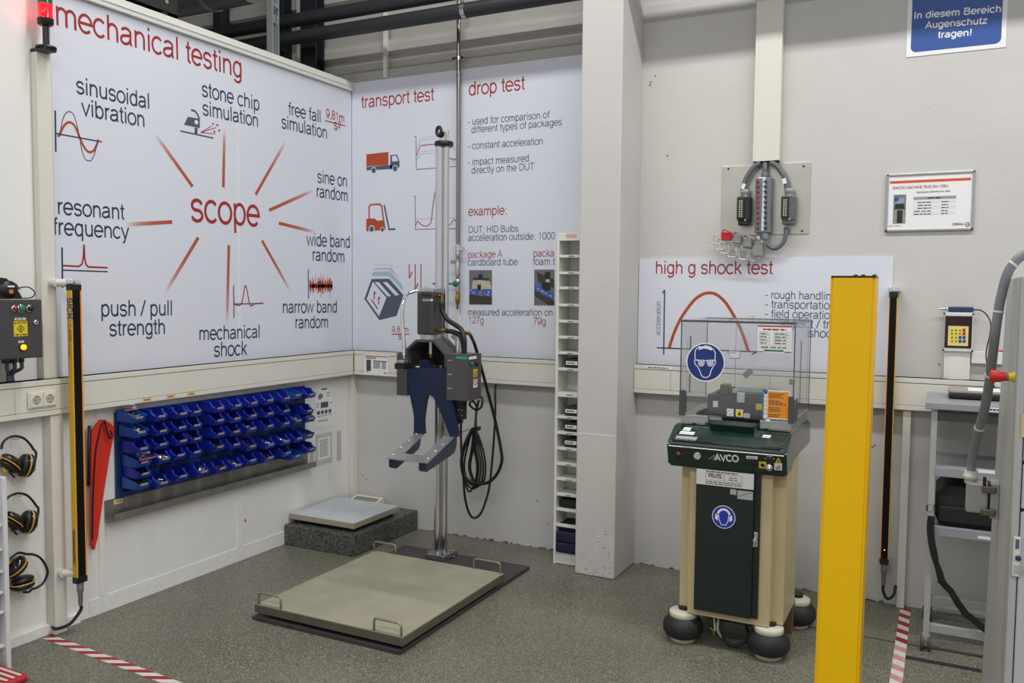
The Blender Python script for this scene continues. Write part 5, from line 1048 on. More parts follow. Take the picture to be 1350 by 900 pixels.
# ================================================================ GREEN SHOCK MACHINE
beige = M('machine_beige', (196, 180, 140), .42, noise=.02); gdark = M('machine_dark_green', (13, 29, 25), .4, noise=.03, coat=.2); gcov = M('machine_green', (15, 40, 32), .25, noise=.03, coat=.4)
av = thing('shock_machine', 'green and beige shock test machine standing on black rubber air springs', 'test machine', (3.0, -.8, 0))
bm = bmesh.new(); bmesh.ops.create_cube(bm, size=1)
for v in bm.verts: v.co = Vector((3.004+v.co.x*.494, -.825+v.co.y*.45, .525+v.co.z*.75))
bmesh.ops.bevel(bm, geom=[e for e in bm.edges if abs(e.verts[0].co.z-e.verts[1].co.z) > .1], offset=.055, segments=10, affect='EDGES')
mb = MB().frombm(bm, 0, False)
for i, f in enumerate(mb.f):
    mb.sm[i] = False
MBB = mb.build('body', beige, av)
dx0, dx1 = 2.849, 3.118
dr = MB().box(dx0, dx1, -1.078, -1.0505, .183, .875, 0, .002).box(dx1, dx1+.028, -1.062, -1.0505, .183, .875).build('door', gdark, av)
p = BW(999, 712, -1.08); MB().box(dx1+.004, dx1+.022, -1.075, -1.062, p.z-.035, p.z+.035, 0, .004).cyl((dx1+.013, -1.085, p.z), (dx1+.013, -1.075, p.z), .010).box(dx1+.005, dx1+.015, -1.10, -1.078, p.z-.03, p.z+.004, 0, .004).build('door_lock', chrome_m, dr)
# top cover
mbc = MB(); prf = [(-1.088, .868), (-1.122, .978), (-1.112, .990), (-.985, 1.060), (-.35, 1.036), (-.35, .908), (-.87, .908), (-.915, .895), (-.945, .868)]
bm = bmesh.new(); n = len(prf); A_ = [bm.verts.new((2.712, y, z)) for y, z in prf]; B_ = [bm.verts.new((3.264, y, z)) for y, z in prf]
bm.faces.new(A_[::-1]); bm.faces.new(B_)
for i in range(n): bm.faces.new([A_[i], A_[(i+1) % n], B_[(i+1) % n], B_[i]])
bmesh.ops.recalc_face_normals(bm, faces=bm.faces); bmesh.ops.bevel(bm, geom=[e for e in bm.edges], offset=.010, segments=3, affect='EDGES'); mbc.frombm(bm)
mbc.build('top_cover', gcov, av)
sl_n = Vector((0, -.07, .127)).normalized()
def slope(x, s, o=.0): return Vector((x, -1.112+.127*s, .990+.070*s))+sl_n*o
mb = MB()
for x0, x1, s0, s1 in ((2.80, 2.80, 0, 0),): pass
for k in range(3): mb.tube([slope(2.735, .05+k*.04, .001), slope(3.235, .05+k*.04, .001)], .0022, 6, smooth=False)
mb.tube([slope(2.742, .1, .001), slope(2.748, .85, .001)], .003, 6, smooth=False).tube([slope(3.24, .1, .001), slope(3.236, .85, .001)], .003, 6, smooth=False); mb.build('cover_ridge', gcov, av)
MB().prism([slope(2.9, .78, .0), slope(3.1, .78, .0), slope(3.12, 1.0, .0), slope(2.88, 1.0, .0)], sl_n*.035).box(2.86, 3.12, -.985, -.90, 1.05, 1.078, 0, .006).build('raised_neck', gcov, av)
MB().box(2.93, 3.07, -1.004, -.99, 1.064, 1.092, 0, .003).build('neck_slot', black_m, av)
for x0, x1, s0, s1, m in ((2.765, 2.80, .62, .80, white_m), (2.755, 2.825, .42, .58, white_m), (2.745, 2.845, .08, .32, M('plate_silver', (190, 192, 196), .35, .5)), (3.14, 3.175, .60, .74, white_m)):
    mb = MB().poly([slope(x0, s0, .0012), slope(x1, s0, .0012), slope(x1+.004, s1, .0012), slope(x0+.004, s1, .0012)], 0); dashes(mb, slope(x0+.006, (s0+s1)/2-.03, .0016), slope(x1-.006, (s0+s1)/2-.03, .0016), sl_n, .003, 1, 4); mb.build('sticker', [m, print_m], av)
# front lip lettering, gauge, knobs (lip leans a little)
ln_ = Vector((0, -.11, -.034)).normalized(); ln_ = Vector((0, -.955, -.296))
def lip(px, py, o=.0):
    d = ray(px, py); P0 = Vector((0, -1.088, .868)); t = ((P0-CAM).dot(ln_))/d.dot(ln_); return CAM+d*t+ln_*o
V5 = lambda x, y, o=0: lip(x/5.624+870, y/5.625+540, o)
mb = MB(); letter(mb, 'AVCO', V5(412, 374, .001), V5(582, 386, .001), ln_, .17, 0)
mb.poly([V5(358, 366, .001), V5(372, 366, .001), V5(412, 334, .001), V5(404, 332, .001)], 1); mb.poly([V5(390, 370, .001), V5(404, 370, .001), V5(416, 340, .001), V5(410, 340, .001)], 1); mb.build('lettering', [M('letter_white', (226, 228, 226), .5, noise=0), M('letter_green_pale', (110, 150, 136), .5)], av)
p = V5(279, 338); MB().lathe(p, p+ln_, [(.017, 0), (.017, .010), (.0155, .012), (.0145, .009), (0, .009)], 24).build('pressure_gauge', M('gauge_rim', (196, 196, 192), .25, .6), av)
mb = MB(); c = V5(279, 338, .0096); u1, v1 = Vector((1, 0, 0)), ln_.cross(Vector((1, 0, 0))); disc(mb, c, .0143, u1, v1, 0)
for k in range(9): t = math.radians(-40+k*32); c2 = V5(279, 338, .0100); mb.poly([c2+u1*(.009*math.cos(t+.06))+v1*(.009*math.sin(t+.06)), c2+u1*(.012*math.cos(t))+v1*(.012*math.sin(t)), c2+u1*(.009*math.cos(t-.06))+v1*(.009*math.sin(t-.06))], 1)
mb.poly([V5(268, 352, .0102), V5(294, 322, .0102), V5(272, 356, .0102)], 1); mb.build('gauge_dial', [white_m, print_m], av)
p = V5(138, 328); MB().lathe(p, p+ln_, [(.013, 0), (.013, .006), (.010, .010)], 16).lathe(p, p+ln_, [(.009, .008), (.009, .016), (0, .018)], 12, 1).build('push_button', [M('button_red_dark', (130, 22, 26), .35), black_m], av, 'red ringed push button')
def lip_quad(nm, x0, y0, x1, y1, m, fn=None):
    q = [V5(x0, y1, .0008), V5(x1, y1+(x1-x0)*.06, .0008), V5(x1, y0+(x1-x0)*.06, .0008), V5(x0, y0, .0008)]; mb = MB().poly(q, 0)
    if fn: fn(mb)
    mb.build(nm, m, av)
lip_quad('name_plate', 641, 340, 724, 362, [white_m, print_m], lambda mb: dashes(mb, V5(655, 357, .0014), V5(712, 360, .0014), ln_, .004, 1, 3))
lip_quad('name_plate', 174, 269, 236, 279, [M('letter_white', (226, 228, 226), .5)])
lip_quad('warning_label', 734, 382, 788, 432, [yel_m, black_m], lambda mb: disc(mb, V5(762, 410, .0014), .009, u1, v1, 1))
lip_quad('prohibition_label', 848, 394, 906, 446, [white_m, red_m, print_m], lambda mb: (line3(mb, [V5(877, 423, .0016)+u1*(.010*math.cos(t))+Vector((0, 0, 1))*(.010*math.sin(t)) for t in [k*math.pi/8 for k in range(17)]], .0028, NY, 1), mb.poly([V5(866, 436, .0014), V5(885, 408, .0014), V5(890, 414, .0014), V5(872, 438, .0014)], 2)))
mb = MB().poly([V5(854, 392, .0008), V5(902, 395, .0008), V5(878, 354, .0008)], 0); mb.poly([V5(870, 386, .0014), V5(886, 387, .0014), V5(878, 368, .0014)], 1); mb.build('warning_label', [yel_m, black_m], av, 'yellow warning triangle')
p = V5(812, 422); MB().lathe(p, p+ln_, [(.016, 0), (.016, .012), (.013, .016), (.008, .018), (.008, .024), (0, .025)], 20).build('key_switch', chrome_m, av)
p = V5(818, 358); MB().lathe(p, p+ln_, [(.005, 0), (.005, .005), (0, .006)], 10).build('indicator', M('indicator_red_dark', (120, 26, 30), .3), av); lip_quad('name_plate', 775, 352, 850, 360, [gcov, M('letter_white', (226, 228, 226), .5)], lambda mb: (dashes(mb, V5(793, 345, .0014), V5(838, 348, .0014), ln_, .003, 1, 2), dashes(mb, V5(777, 360, .0014), V5(792, 361, .0014), ln_, .003, 1, 1), dashes(mb, V5(838, 366, .0014), V5(852, 367, .0014), ln_, .003, 1, 1)))
MB().box(V5(668, 395).x, V5(690, 395).x, -1.106, -1.095, .895, .915).build('rocker_switch', black_m, av)
# door signs
yd = -1.0788
DB = lambda x, y, o=0: BW(x/5.624+870, y/5.625+540, yd-o)
a, b = DB(274, 545), DB(708, 436); z0_, z1_ = (DB(274, 545).z+DB(708, 597).z)/2, (DB(274, 433).z+DB(708, 480).z)/2
mb = MB().box(dx0+.001, dx1-.001, yd-.0008, yd+.0002, z0_, z1_, 0); RQ = lambda u, v: Vector((dx0+.269*u, yd-.0013, z1_-(z1_-z0_)*v))
letter(mb, 'RMS', RQ(.22, .50), RQ(.44, .50), NY, .145, 1, 1.0)
for q in ((.17, .47), (.50, .80)): line3(mb, [RQ(q[0], .22), RQ(q[1], .22), RQ(q[1], .66), RQ(q[0], .66), RQ(q[0], .22)], .0012, NY, 1)
dashes(mb, RQ(.17, .14), RQ(.72, .14), NY, .005, 1, 9); dashes(mb, RQ(.58, .42), RQ(.72, .42), NY, .004, 1, 2); dashes(mb, RQ(.57, .56), RQ(.72, .56), NY, .004, 1, 2); dashes(mb, RQ(.17, .8), RQ(.80, .8), NY, .004, 1, 8); dashes(mb, RQ(.17, .92), RQ(.80, .92), NY, .004, 1, 8)
mb.build('maker_plate', [white_m, print_m], dr)
p0, p1 = DB(575, 640), DB(690, 615); mb = MB().box(p0.x, p1.x, yd-.0008, yd, p0.z-.012, p1.z+.004, 0).box(DB(522, 600).x, DB(568, 600).x, yd-.0008, yd, DB(522, 626).z, DB(568, 592).z, 0); line3(mb, [p0+Vector((.005, -.0014, 0)), p1+Vector((-.005, -.0014, 0))], .002, NY, 1); mb.build('type_plate', [M('plate_silver', (190, 192, 196), .35, .5), print_m], dr)
bl_m = M('mandatory_blue', (28, 52, 170), .45, noise=0); nb_m = M('mandatory_navy', (24, 48, 122), .45, noise=0)
def circ(mb, c, r, m0, m1):
    disc(mb, c, r, ux, uz, 0, 32); disc(mb, c+Vector((0, -.0004, 0)), r*.94, ux, uz, 1, 32)
c = DB(473, 795, .0006); R = .0545; mb = MB(); circ(mb, c, R, 0, 1); o = Vector((0, -.0009, 0))
def S(x, z): return c+o+Vector((x*R, 0, z*R))
line3(mb, [S(.52*math.cos(t), .12+.55*math.sin(t)) for t in [k*math.pi/10 for k in range(11)]], .010, NY, 0)
for s in (-1, 1): mb.poly([S(s*.46, .25), S(s*.72, .2), S(s*.74, -.2), S(s*.5, -.38)], 0)
line3(mb, [S(-.42, .12), S(-.38, -.3), S(-.2, -.68), S(.2, -.68), S(.38, -.3), S(.42, .12)], .003, NY, 0); mb.build('ear_protection_sign', [white_m, bl_m], dr, 'round blue ear protection sign')
# hood
hood_m = acrylic('acrylic_hood', (.965, .968, .97), .03); edge_m = M('acrylic_edge', (74, 76, 84), .25)
hx0, hx1, hy0, hy1, hz0, hz1 = 2.735, 3.268, -.985, -.475, 1.105, 1.560
hd = thing('acrylic_hood', 'clear acrylic safety hood with blue goggles sign on top of the green machine', 'hood', (3.0, -.73, hz0))
t_ = .006
for nm, q in (('front_pane', (hx0, hx1, hy0, hy0+t_, hz0, hz1)), ('back_pane', (hx0, hx1, hy1-t_, hy1, hz0, hz1)), ('side_pane', (hx0, hx0+t_, hy0+t_, hy1-t_, hz0, hz1)), ('side_pane', (hx1-t_, hx1, hy0+t_, hy1-t_, hz0, hz1)), ('top_pane', (hx0, hx1, hy0, hy1, hz1+.0005, hz1+t_))):
    MB().box(*q).build(nm, hood_m, hd)
for q in ((hx0-.001, hx0+.004, hy0-.001, hy0+.004), (hx1-.004, hx1+.001, hy0-.001, hy0+.004), (hx1-.003, hx1+.001, hy1-.003, hy1+.001), (hx0-.001, hx0+.003, hy1-.003, hy1+.001)): MB().box(q[0], q[1], q[2], q[3], hz0, hz1).build('corner_seam', edge_m, hd)
mb = MB().box(hx0, hx1, hy0-.0008, hy0, hz1-.004, hz1+.006).box(hx1, hx1+.0008, hy0, hy1, hz1-.002, hz1+.006).box(hx0, hx1, hy1, hy1+.001, hz1-.001, hz1+.006); mb.build('top_seam', edge_m, hd)
HB = lambda x, y, o=0: BW(x/5.625+880, y/5.625+400, hy0-.0008-o)
mb = MB().box(HB(508, 200).x, HB(510, 200).x, hy0-.0006, hy0, hz0, hz1); mb.build('pane_joint', edge_m, hd)
MB().box(hx0+.0055, hx0+.011, -.84, -.835, hz0+.09, hz1-.08).box(hx1-.011, hx1-.0055, -.74, -.735, hz0+.06, hz1-.09).build('side_slot', edge_m, hd)
c = HB(281, 435, .0004); R = .0935; mb = MB(); circ(mb, c, R, 0, 1); sc_ = lambda x, y: HB(x, y, .0012)
line3(mb, [sc_(*q) for q in ((205, 412), (203, 362), (212, 336), (235, 318), (258, 322), (282, 312), (318, 322), (340, 340), (354, 362), (352, 412), (358, 425), (350, 455), (340, 462), (322, 500), (312, 535), (290, 549), (265, 546), (250, 530), (240, 500), (222, 465), (208, 455), (199, 425), (205, 412))], .0042, NY, 0)
mb.poly([sc_(*q) for q in ((228, 345), (236, 322), (260, 324), (280, 312), (316, 322), (333, 338), (326, 348), (300, 338), (270, 332), (245, 340))], 0)
for x in (250, 316):
    pts = [(x-20, 420), (x+18, 420), (x+22, 445), (x+8, 462), (x-10, 462), (x-20, 446)]; line3(mb, [sc_(*q) for q in pts+pts[:1]], .004, NY, 0); mb.poly([sc_((q[0]-x)*.7+x, (q[1]-440)*.7+440)+Vector((0, -.0003, 0)) for q in pts], 2)
line3(mb, [sc_(200, 418), sc_(232, 420)], .006, NY, 0); line3(mb, [sc_(334, 420), sc_(358, 422)], .006, NY, 0); line3(mb, [sc_(268, 424), sc_(298, 424)], .004, NY, 0)
mb.build('goggles_sign', [white_m, nb_m, M('lens_pale', (196, 204, 220), .5)], hd, 'round blue eye protection sign')
def sheet(nm, x0, y0, x1, y1, mats, fn=None, lab=None):
    A, B = HB(x0, y1), HB(x1, y0); mb = MB().box(A.x, B.x, hy0-.0014, hy0-.0002, A.z, B.z, 0); q = lambda u, v: Vector((A.x+(B.x-A.x)*u, hy0-.0018, B.z-(B.z-A.z)*v))
    if fn: fn(mb, q)
    mb.build(nm, mats, hd, lab)
def form(mb, q):
    mb.poly([q(0, .045), q(1, .045), q(1, 0), q(0, 0)], 2); dashes(mb, q(.15, .17), q(.85, .17), NY, .007, 2, 4)
    for k in range(4):
        for u0, u1 in ((.05, .36), (.48, .95)): v = .24+k*.12; line3(mb, [q(u0, v), q(u1, v), q(u1, v+.09), q(u0, v+.09), q(u0, v)], .0009, NY, 1); dashes(mb, q(u0+.03, v+.07), q(u1-.08, v+.07), NY, .004, 1, 2)
    line3(mb, [q(.05, .74), q(.95, .74), q(.95, .87), q(.05, .87), q(.05, .74)], .0009, NY, 1); dashes(mb, q(.1, .83), q(.9, .83), NY, .005, 1, 4); mb.poly([q(.2, .965), q(.78, .965), q(.78, .90), q(.2, .90)], 3); mb.poly([q(0, .99), q(.18, .99), q(.18, .96), q(0, .96)], 2); mb.poly([q(.8, .99), q(1, .99), q(1, .95), q(.8, .95)], 2)
sheet('form_sheet', 667, 168, 922, 358, [white_m, print_m, red_m, M('stamp_green', (36, 110, 84), .5)], form)
def ora(mb, q):
    mb.poly([q(.2, .96), q(.965, .96), q(.965, .04), q(.2, .04)], 2); mb.poly([q(.0, .04), q(.2, .04), q(.2, 0), q(0, 0)], 3); mb.poly([q(.0, 1), q(.06, 1), q(.06, 0), q(0, 0)], 3)
    o = Vector((0, -.0003, 0)); cols = (1, 5, 4, 5, 4, 5)
    for k in range(6): mb.poly([q(.07, .14+k*.145)+o, q(.18, .14+k*.145)+o, q(.18, .04+k*.145)+o, q(.07, .04+k*.145)+o], cols[k])
    for k in range(14):
        if k % 4 != 3: dashes(mb, q(.25, .14+k*.06)+o, q(.6+.32*random.random(), .14+k*.06)+o, NY, .004, 1, 5)
sheet('instruction_sheet', 700, 650, 908, 850, [white_m, print_m, M('sheet_orange', (226, 140, 26), .5, noise=0), M('sheet_blue', (40, 120, 190), .5, noise=0), yel_m, M('sheet_pink', (220, 190, 196), .5, noise=0)], ora, 'orange instruction sheet')
sheet('prohibition_label', 440, 782, 490, 832, [white_m, red_m], lambda mb, q: (line3(mb, [q(.5+.36*math.cos(t), .5+.36*math.sin(t)) for t in [k*math.pi/8 for k in range(17)]], .002, NY, 1), line3(mb, [q(.25, .25), q(.75, .75)], .002, NY, 1)))
sheet('warning_label', 507, 787, 560, 837, [white_m, black_m, yel_m], lambda mb, q: (mb.poly([q(.08, .92), q(.92, .92), q(.92, .08), q(.08, .08)], 2), mb.poly([q(.3, .8), q(.7, .8), q(.5, .2)], 1)))
sheet('name_plate', 564, 815, 612, 845, [M('plate_grey_pale', (170, 172, 174), .5)]); sheet('name_plate', 726, 850, 762, 874, [M('plate_cream', (230, 224, 196), .5)])
a, b = HB(553, 525), HB(613, 478); mb = MB().poly([HB(552, 525), HB(583, 559), HB(637, 508), HB(612, 477)]); mb.build('grey_patch', M('patch_grey', (120, 122, 124), .5), hd)
p = HB(497, 370); MB().box(p.x-.022, p.x+.028, hy0-.016, hy0-.001, p.z-.024, p.z+.014, 0, .004).box(p.x-.035, p.x+.01, hy0-.022, hy0-.012, p.z+.002, p.z+.008, 0, .002).box(p.x-.022, p.x+.0, hy0-.018, hy0-.012, p.z+.016, p.z+.022).build('latch', chrome_m, hd)
p = HB(926, 575); MB().box(p.x-.013, p.x+.013, hy0-.014, hy0-.001, p.z-.014, p.z+.014, 0, .003).build('latch', M('hinge_grey', (140, 142, 140), .35, .6), hd)
p = BW(998, 422, -.6); MB().box(2.98, 3.0, -.60, -.57, hz1+.0066, hz1+.03, 0, .003).build('knob', M('knob_cream', (206, 196, 168), .4), hd)
brk = M('bracket_dark', (70, 71, 74), .4)
for x0, x1 in ((hx0-.002, hx0+.028), (hx1-.022, hx1+.003)): MB().box(x0, x1, hy0-.006, hy0-.001, hz0-.005, hz0+.12, 0, .002).box(x0 if x0 < 3 else x1-.004, x0+.004 if x0 < 3 else x1, hy0-.0055, hy0+.12, hz0-.005, hz0+.10, 0, .001).build('corner_bracket', brk, hd)
al = M('alu_rail', (176, 178, 180), .35, .7)
for x0, x1 in ((hx0+.006, hx0+.14), (hx1-.15, hx1-.006)): MB().box(x0, x1, hy0+.004, hy0+.03, 1.066, hz0-.001, 0, .002).build('foot_rail', al, hd)
mb = MB().box(hx1-.012, hx1-.006, hy0+.03, hy1, 1.058, hz0-.001, 0, .001)
for r in range(2):
    for k in range(11): mb.cyl((hx1-.006, hy0+.06+k*.04, 1.07+r*.02), (hx1-.0055, hy0+.06+k*.04, 1.07+r*.02), .005, seg=8, mi=1)
mb.build('perforated_rail', [al, black_m], hd)
# what is under the hood
dg = M('table_dark', (60, 62, 62), .45, noise=.08)
MB().prism([(2.84, -.86, 1.13), (2.86, -.86, 1.10), (3.14, -.86, 1.10), (3.16, -.86, 1.13), (3.16, -.86, 1.195), (2.84, -.86, 1.195)], (0, .28, 0)).box(2.9, 3.1, -.80, -.64, 1.05, 1.10).build('shock_table', dg, av)
MB().box(2.895, 2.935, -.84, -.76, 1.1955, 1.245, 0, .004).box(2.935, 2.96, -.83, -.78, 1.1955, 1.235, 0, .003).build('fixture_block', M('fixture_olive', (92, 88, 70), .5), av)
MB().box(2.985, 3.022, -.868, -.8605, 1.165, 1.215, 0, .003).box(2.962, 2.98, -.86, -.85, 1.21, 1.232, 0, .003).build('fixture_clamp', M('clamp_pale', (190, 194, 198), .4), av)
MB().box(2.87, 3.15, -.80, -.62, 1.1955, 1.215, 0, .004).build('table_plate', M('table_green_grey', (90, 112, 106), .4), av)
a = Vector((3.09, -.8612, 1.14)); MB().box(3.075, 3.105, -.8618, -.8602, 1.135, 1.165).build('warning_label', yel_m, av); mb = MB().box(2.868, 2.892, -.8618, -.8602, 1.135, 1.165); mb.build('prohibition_label', white_m, av)
for k in range(3): MB().tube([(2.77, -.88+.03*k, 1.066), (2.80, -.85, 1.085+.01*k), (2.85, -.80+.02*k, 1.09+.012*k), (2.90, -.78, 1.085), (2.92, -.82, 1.12), (2.93, -.84, 1.2)], .006, 8).build('cable', rubber_m, av)
# air spring feet
rub2 = M('air_spring_rubber', (34, 34, 36), .55, noise=.08); disc_m = M('spring_disc_cream', (208, 204, 186), .45, noise=.04)
for x, y in ((2.782, -1.01), (3.192, -1.018), (2.79, -.56), (3.248, -.565)):
    ft = MB().lathe((x, y, .018), (x, y, 1), [(.066, 0), (.084, .009), (.096, .029), (.098, .053), (.092, .078), (.074, .100)], 32).build('air_spring', rub2, av)
    MB().lathe((x, y, .117), (x, y, 1), [(.064, 0), (.067, .004), (.067, .024), (.063, .028), (0, .0282)], 28).build('spring_disc', disc_m, ft)
    MB().cyl((x, y+.02, .144), (x, y+.02, .1605), .03).build('spring_stud', black_m, ft)
    MB().lathe((x, y, .001), (x, y, 1), [(.060, 0), (.063, .008), (.063, .020)], 28).build('spring_disc', disc_m, ft)
MB().box(2.9, 3.1, -.95, -.55, .10, .1605).build('chassis', black_m, av)
for pts, rr, m in (([(2.93, -1.0, .18), (2.932, -1.0, .12), (2.94, -1.01, .07)], .005, M('tube_pale', (190, 190, 170), .4)), ([(2.965, -1.0, .19), (2.955, -1.01, .13), (2.955, -1.02, .08), (2.975, -1.02, .05)], .007, M('tube_grey_blue', (150, 156, 170), .4)), ([(2.972, -1.0, .18), (2.962, -1.01, .12), (2.98, -1.02, .04), (3.03, -1.02, .02), (3.07, -1.0, .03), (3.09, -.97, .06), (3.05, -.9, .12)], .008, rubber_m)):
    MB().tube(pts, rr, 8).build('hose', m, av)
MB().tube([(2.925, -1.03, .16), (2.945, -1.03, .145), (2.965, -1.03, .165)], .002, 5, smooth=False).tube([(2.922, -1.035, .09), (2.935, -1.03, .08), (2.94, -1.035, .06)], .002, 5, smooth=False).build('cable_tie', M('tie_yellow', (200, 190, 40), .5), av)
wbk = thing('wood_block', 'brown wooden block on the floor under the rear corner of the shock machine', 'wood block', (3.23, -.64, 0))
MB().box(3.205, 3.25, -.70, -.62, .001, .155, 0, .002).build('block', M('wood_brown', (112, 88, 60), .7, noise=.15, scale=25), wbk)

# ================================================================ YELLOW COLUMN
yc2 = thing('mirror_column', 'tall bright yellow square column standing in front of the grey trolley', 'column', (3.62, -2.35, 0))
ym_ = M('column_yellow', (244, 194, 0), .42, noise=.01, spec=.3, coat=.08)
a, b, c2, c3 = BW(1095, 366, -2.4), BW(1148, 366, -2.4), BW(1157, 366, -2.33), BW(1085, 500, -2.4)
e0, e1, e2 = BW(1073, 900, -2.4), BW(1125, 900, -2.4), BW(1134, 900, -2.33)
xl = (a.x+e0.x)/2; xr_ = (b.x+e1.x)/2+.004; HZ = a.z
bm = bmesh.new(); bmesh.ops.create_cube(bm, size=1)
for v in bm.verts:
    z = (v.co.z+.5)*(HZ-.012)+.012; k = z/HZ; x0_ = e0.x+(a.x-e0.x)*(z-.5)/(HZ-.5); x1_ = e2.x+(c2.x-e2.x)*(z-.5)/(HZ-.5)
    v.co = Vector((x0_ if v.co.x < 0 else x1_-.0, -2.4 if v.co.y < 0 else -2.27, z))
bmesh.ops.bevel(bm, geom=[e for e in bm.edges if abs(e.verts[0].co.z-e.verts[1].co.z) > .5], offset=.008, segments=4, affect='EDGES')
MB().frombm(bm).build('profile', ym_, yc2)
tx = (a.x+c2.x)/2; MB().box(a.x+.001, c2.x-.001, -2.398, -2.272, HZ+.0003, HZ+.006, 0, .001).build('top_cap', black_m, yc2)
for px in (1128, 1138, 1153): p = BW(px, 366, -2.36); MB().cyl((p.x, -2.36, HZ+.006), (p.x, -2.36, HZ+.010), .006, seg=8).build('cap_screw', black_m, yc2)
MB().box(e0.x-.03, e2.x+.03, -2.44, -2.22, .0005, .012, 0, .002).build('foot_plate', M('foot_plate_black', (40, 40, 42), .5), yc2)

# ================================================================ KEYPAD DISPLAY ON THE WALL
kp = thing('keypad_unit', 'wall keypad display with yellow key field and blue probe resting on top', 'control panel', (3.94, 0, 1.41))
K4 = lambda x, y, d=-.051: BW(x/5.294+1190, y/5.294+390, d)
a, b = K4(285, 385), K4(497, 118); MB().box(a.x, b.x, -.05, -.001, a.z, b.z, 0, .004).build('housing', M('keypad_grey_white', (214, 216, 216), .4), kp)
a, b = K4(290, 360), K4(488, 142); MB().box(a.x, b.x, -.0525, -.0505, a.z, b.z).build('display_face', M('display_maroon', (44, 20, 24), .25, noise=0), kp)
a, b = K4(314, 345, -.053), K4(461, 212, -.053); MB().box(a.x, b.x, -.0535, -.0526, a.z, b.z).build('key_field', M('key_field_yellow', (224, 212, 130), .5, noise=0), kp)
for i, y in enumerate((239, 264, 290, 316)):
    for j, x in enumerate((345, 373, 401, 429)):
        col = ('keypad_red', (176, 40, 44)) if (j == 3 and i < 2) else (('keypad_blue', (44, 66, 150)) if (i >= 2 and j >= 2) else ('keypad_yellow', (226, 206, 60)))
        a, b = K4(x-11, y+10, -.054), K4(x+11, y-10, -.054); mb = MB().box(a.x, b.x, -.0546, -.0536, a.z, b.z, 0)
        if col[0] == 'keypad_yellow': mb.poly([K4(x-8, y+5, -.0549), K4(x+8, y+5, -.0549), K4(x, y-7, -.0549)] if i % 2 == 0 else [K4(x-8, y-5, -.0549), K4(x, y+7, -.0549), K4(x+8, y-5, -.0549)], 1)
        mb.build('key', [M(col[0], col[1], .5, noise=0), black_m], kp)
for x, y in ((291, 123), (493, 126), (282, 377), (486, 384)): p = K4(x, y); MB().cyl(p, p+Vector((0, -.003, 0)), .005, seg=8).build('screw', M('dark_metal', (50, 50, 54), .35, .7), kp)
pb = thing('hand_probe', 'slim dark blue hand probe lying on top of the keypad unit with its black lead', 'probe', (3.94, -.03, 1.6))
a, b = K4(316, 114, -.03), K4(497, 76, -.03); zc_ = b.z+0; zk = K4(300, 117, -.03).z
MB().box(a.x, b.x, -.045, -.018, zk+.0045, zk+.0045+.028, 0, .006).build('probe_handle', M('probe_blue', (36, 58, 90), .4), pb)
MB().lathe((a.x, -.031, zk+.02), (a.x-1, -.031, zk+.02), [(.010, 0), (.010, .006), (.006, .010), (.006, .03), (.003, .042)], 12).build('probe_tip', chrome_m, pb)
MB().tube([(b.x, -.031, zk+.018), K4(545, 100, -.035), K4(585, 130, -.04), K4(610, 175, -.05), K4(615, 220, -.06), K4(605, 290, -.07), K4(590, 350, -.08), K4(582, 410, -.085), K4(588, 470, -.085), K4(600, 535, -.085), K4(620, 600, -.09), K4(650, 645, -.10), K4(680, 668, -.11), K4(730, 690, -.12)], .0035, 6).build('lead', black_m, pb)
t = thing('cable_duct', 'short wide cream duct between the keypad unit and the trunking', 'cable duct', (3.94, 0, 1.26))
a, b = K4(283, 583, -.035), K4(474, 388, -.035); MB().box(a.x, b.x, -.032, -.001, 1.257, K4(380, 386, -.035).z, 0, .002).box(a.x+.018, b.x-.018, -.034, -.03, 1.257, K4(380, 388, -.035).z).build('duct_body', M('duct_white', (222, 221, 214), .45), t)
t = thing('cable_duct', 'short horizontal cream duct running off the keypad duct behind the grey pipe', 'cable duct', (4.2, 0, 1.35))
a, b = K4(478, 470, -.035), K4(700, 394, -.035); MB().box(a.x+.001, b.x+1.0, -.032, -.001, a.z, b.z, 0, .002).build('duct_body', M('duct_white', (222, 221, 214), .45), t)
MB().cyl((4.13, -.02, b.z+.006), (4.2, -.02, b.z+.006), .005, seg=8).build('red_pencil', M('pencil_red', (190, 40, 40), .4), None); tag(bpy.data.objects['red_pencil'], 'red pencil lying on the short horizontal duct', 'pencil')
t = thing('cable_duct', 'thin vertical cream duct from the trunking to the floor beside the striped tape', 'cable duct', (3.71, 0, 0))
MB().box(3.694, 3.734, -.05, -.001, .001, 1.082, 0, .003).build('duct_body', cream_m, t)

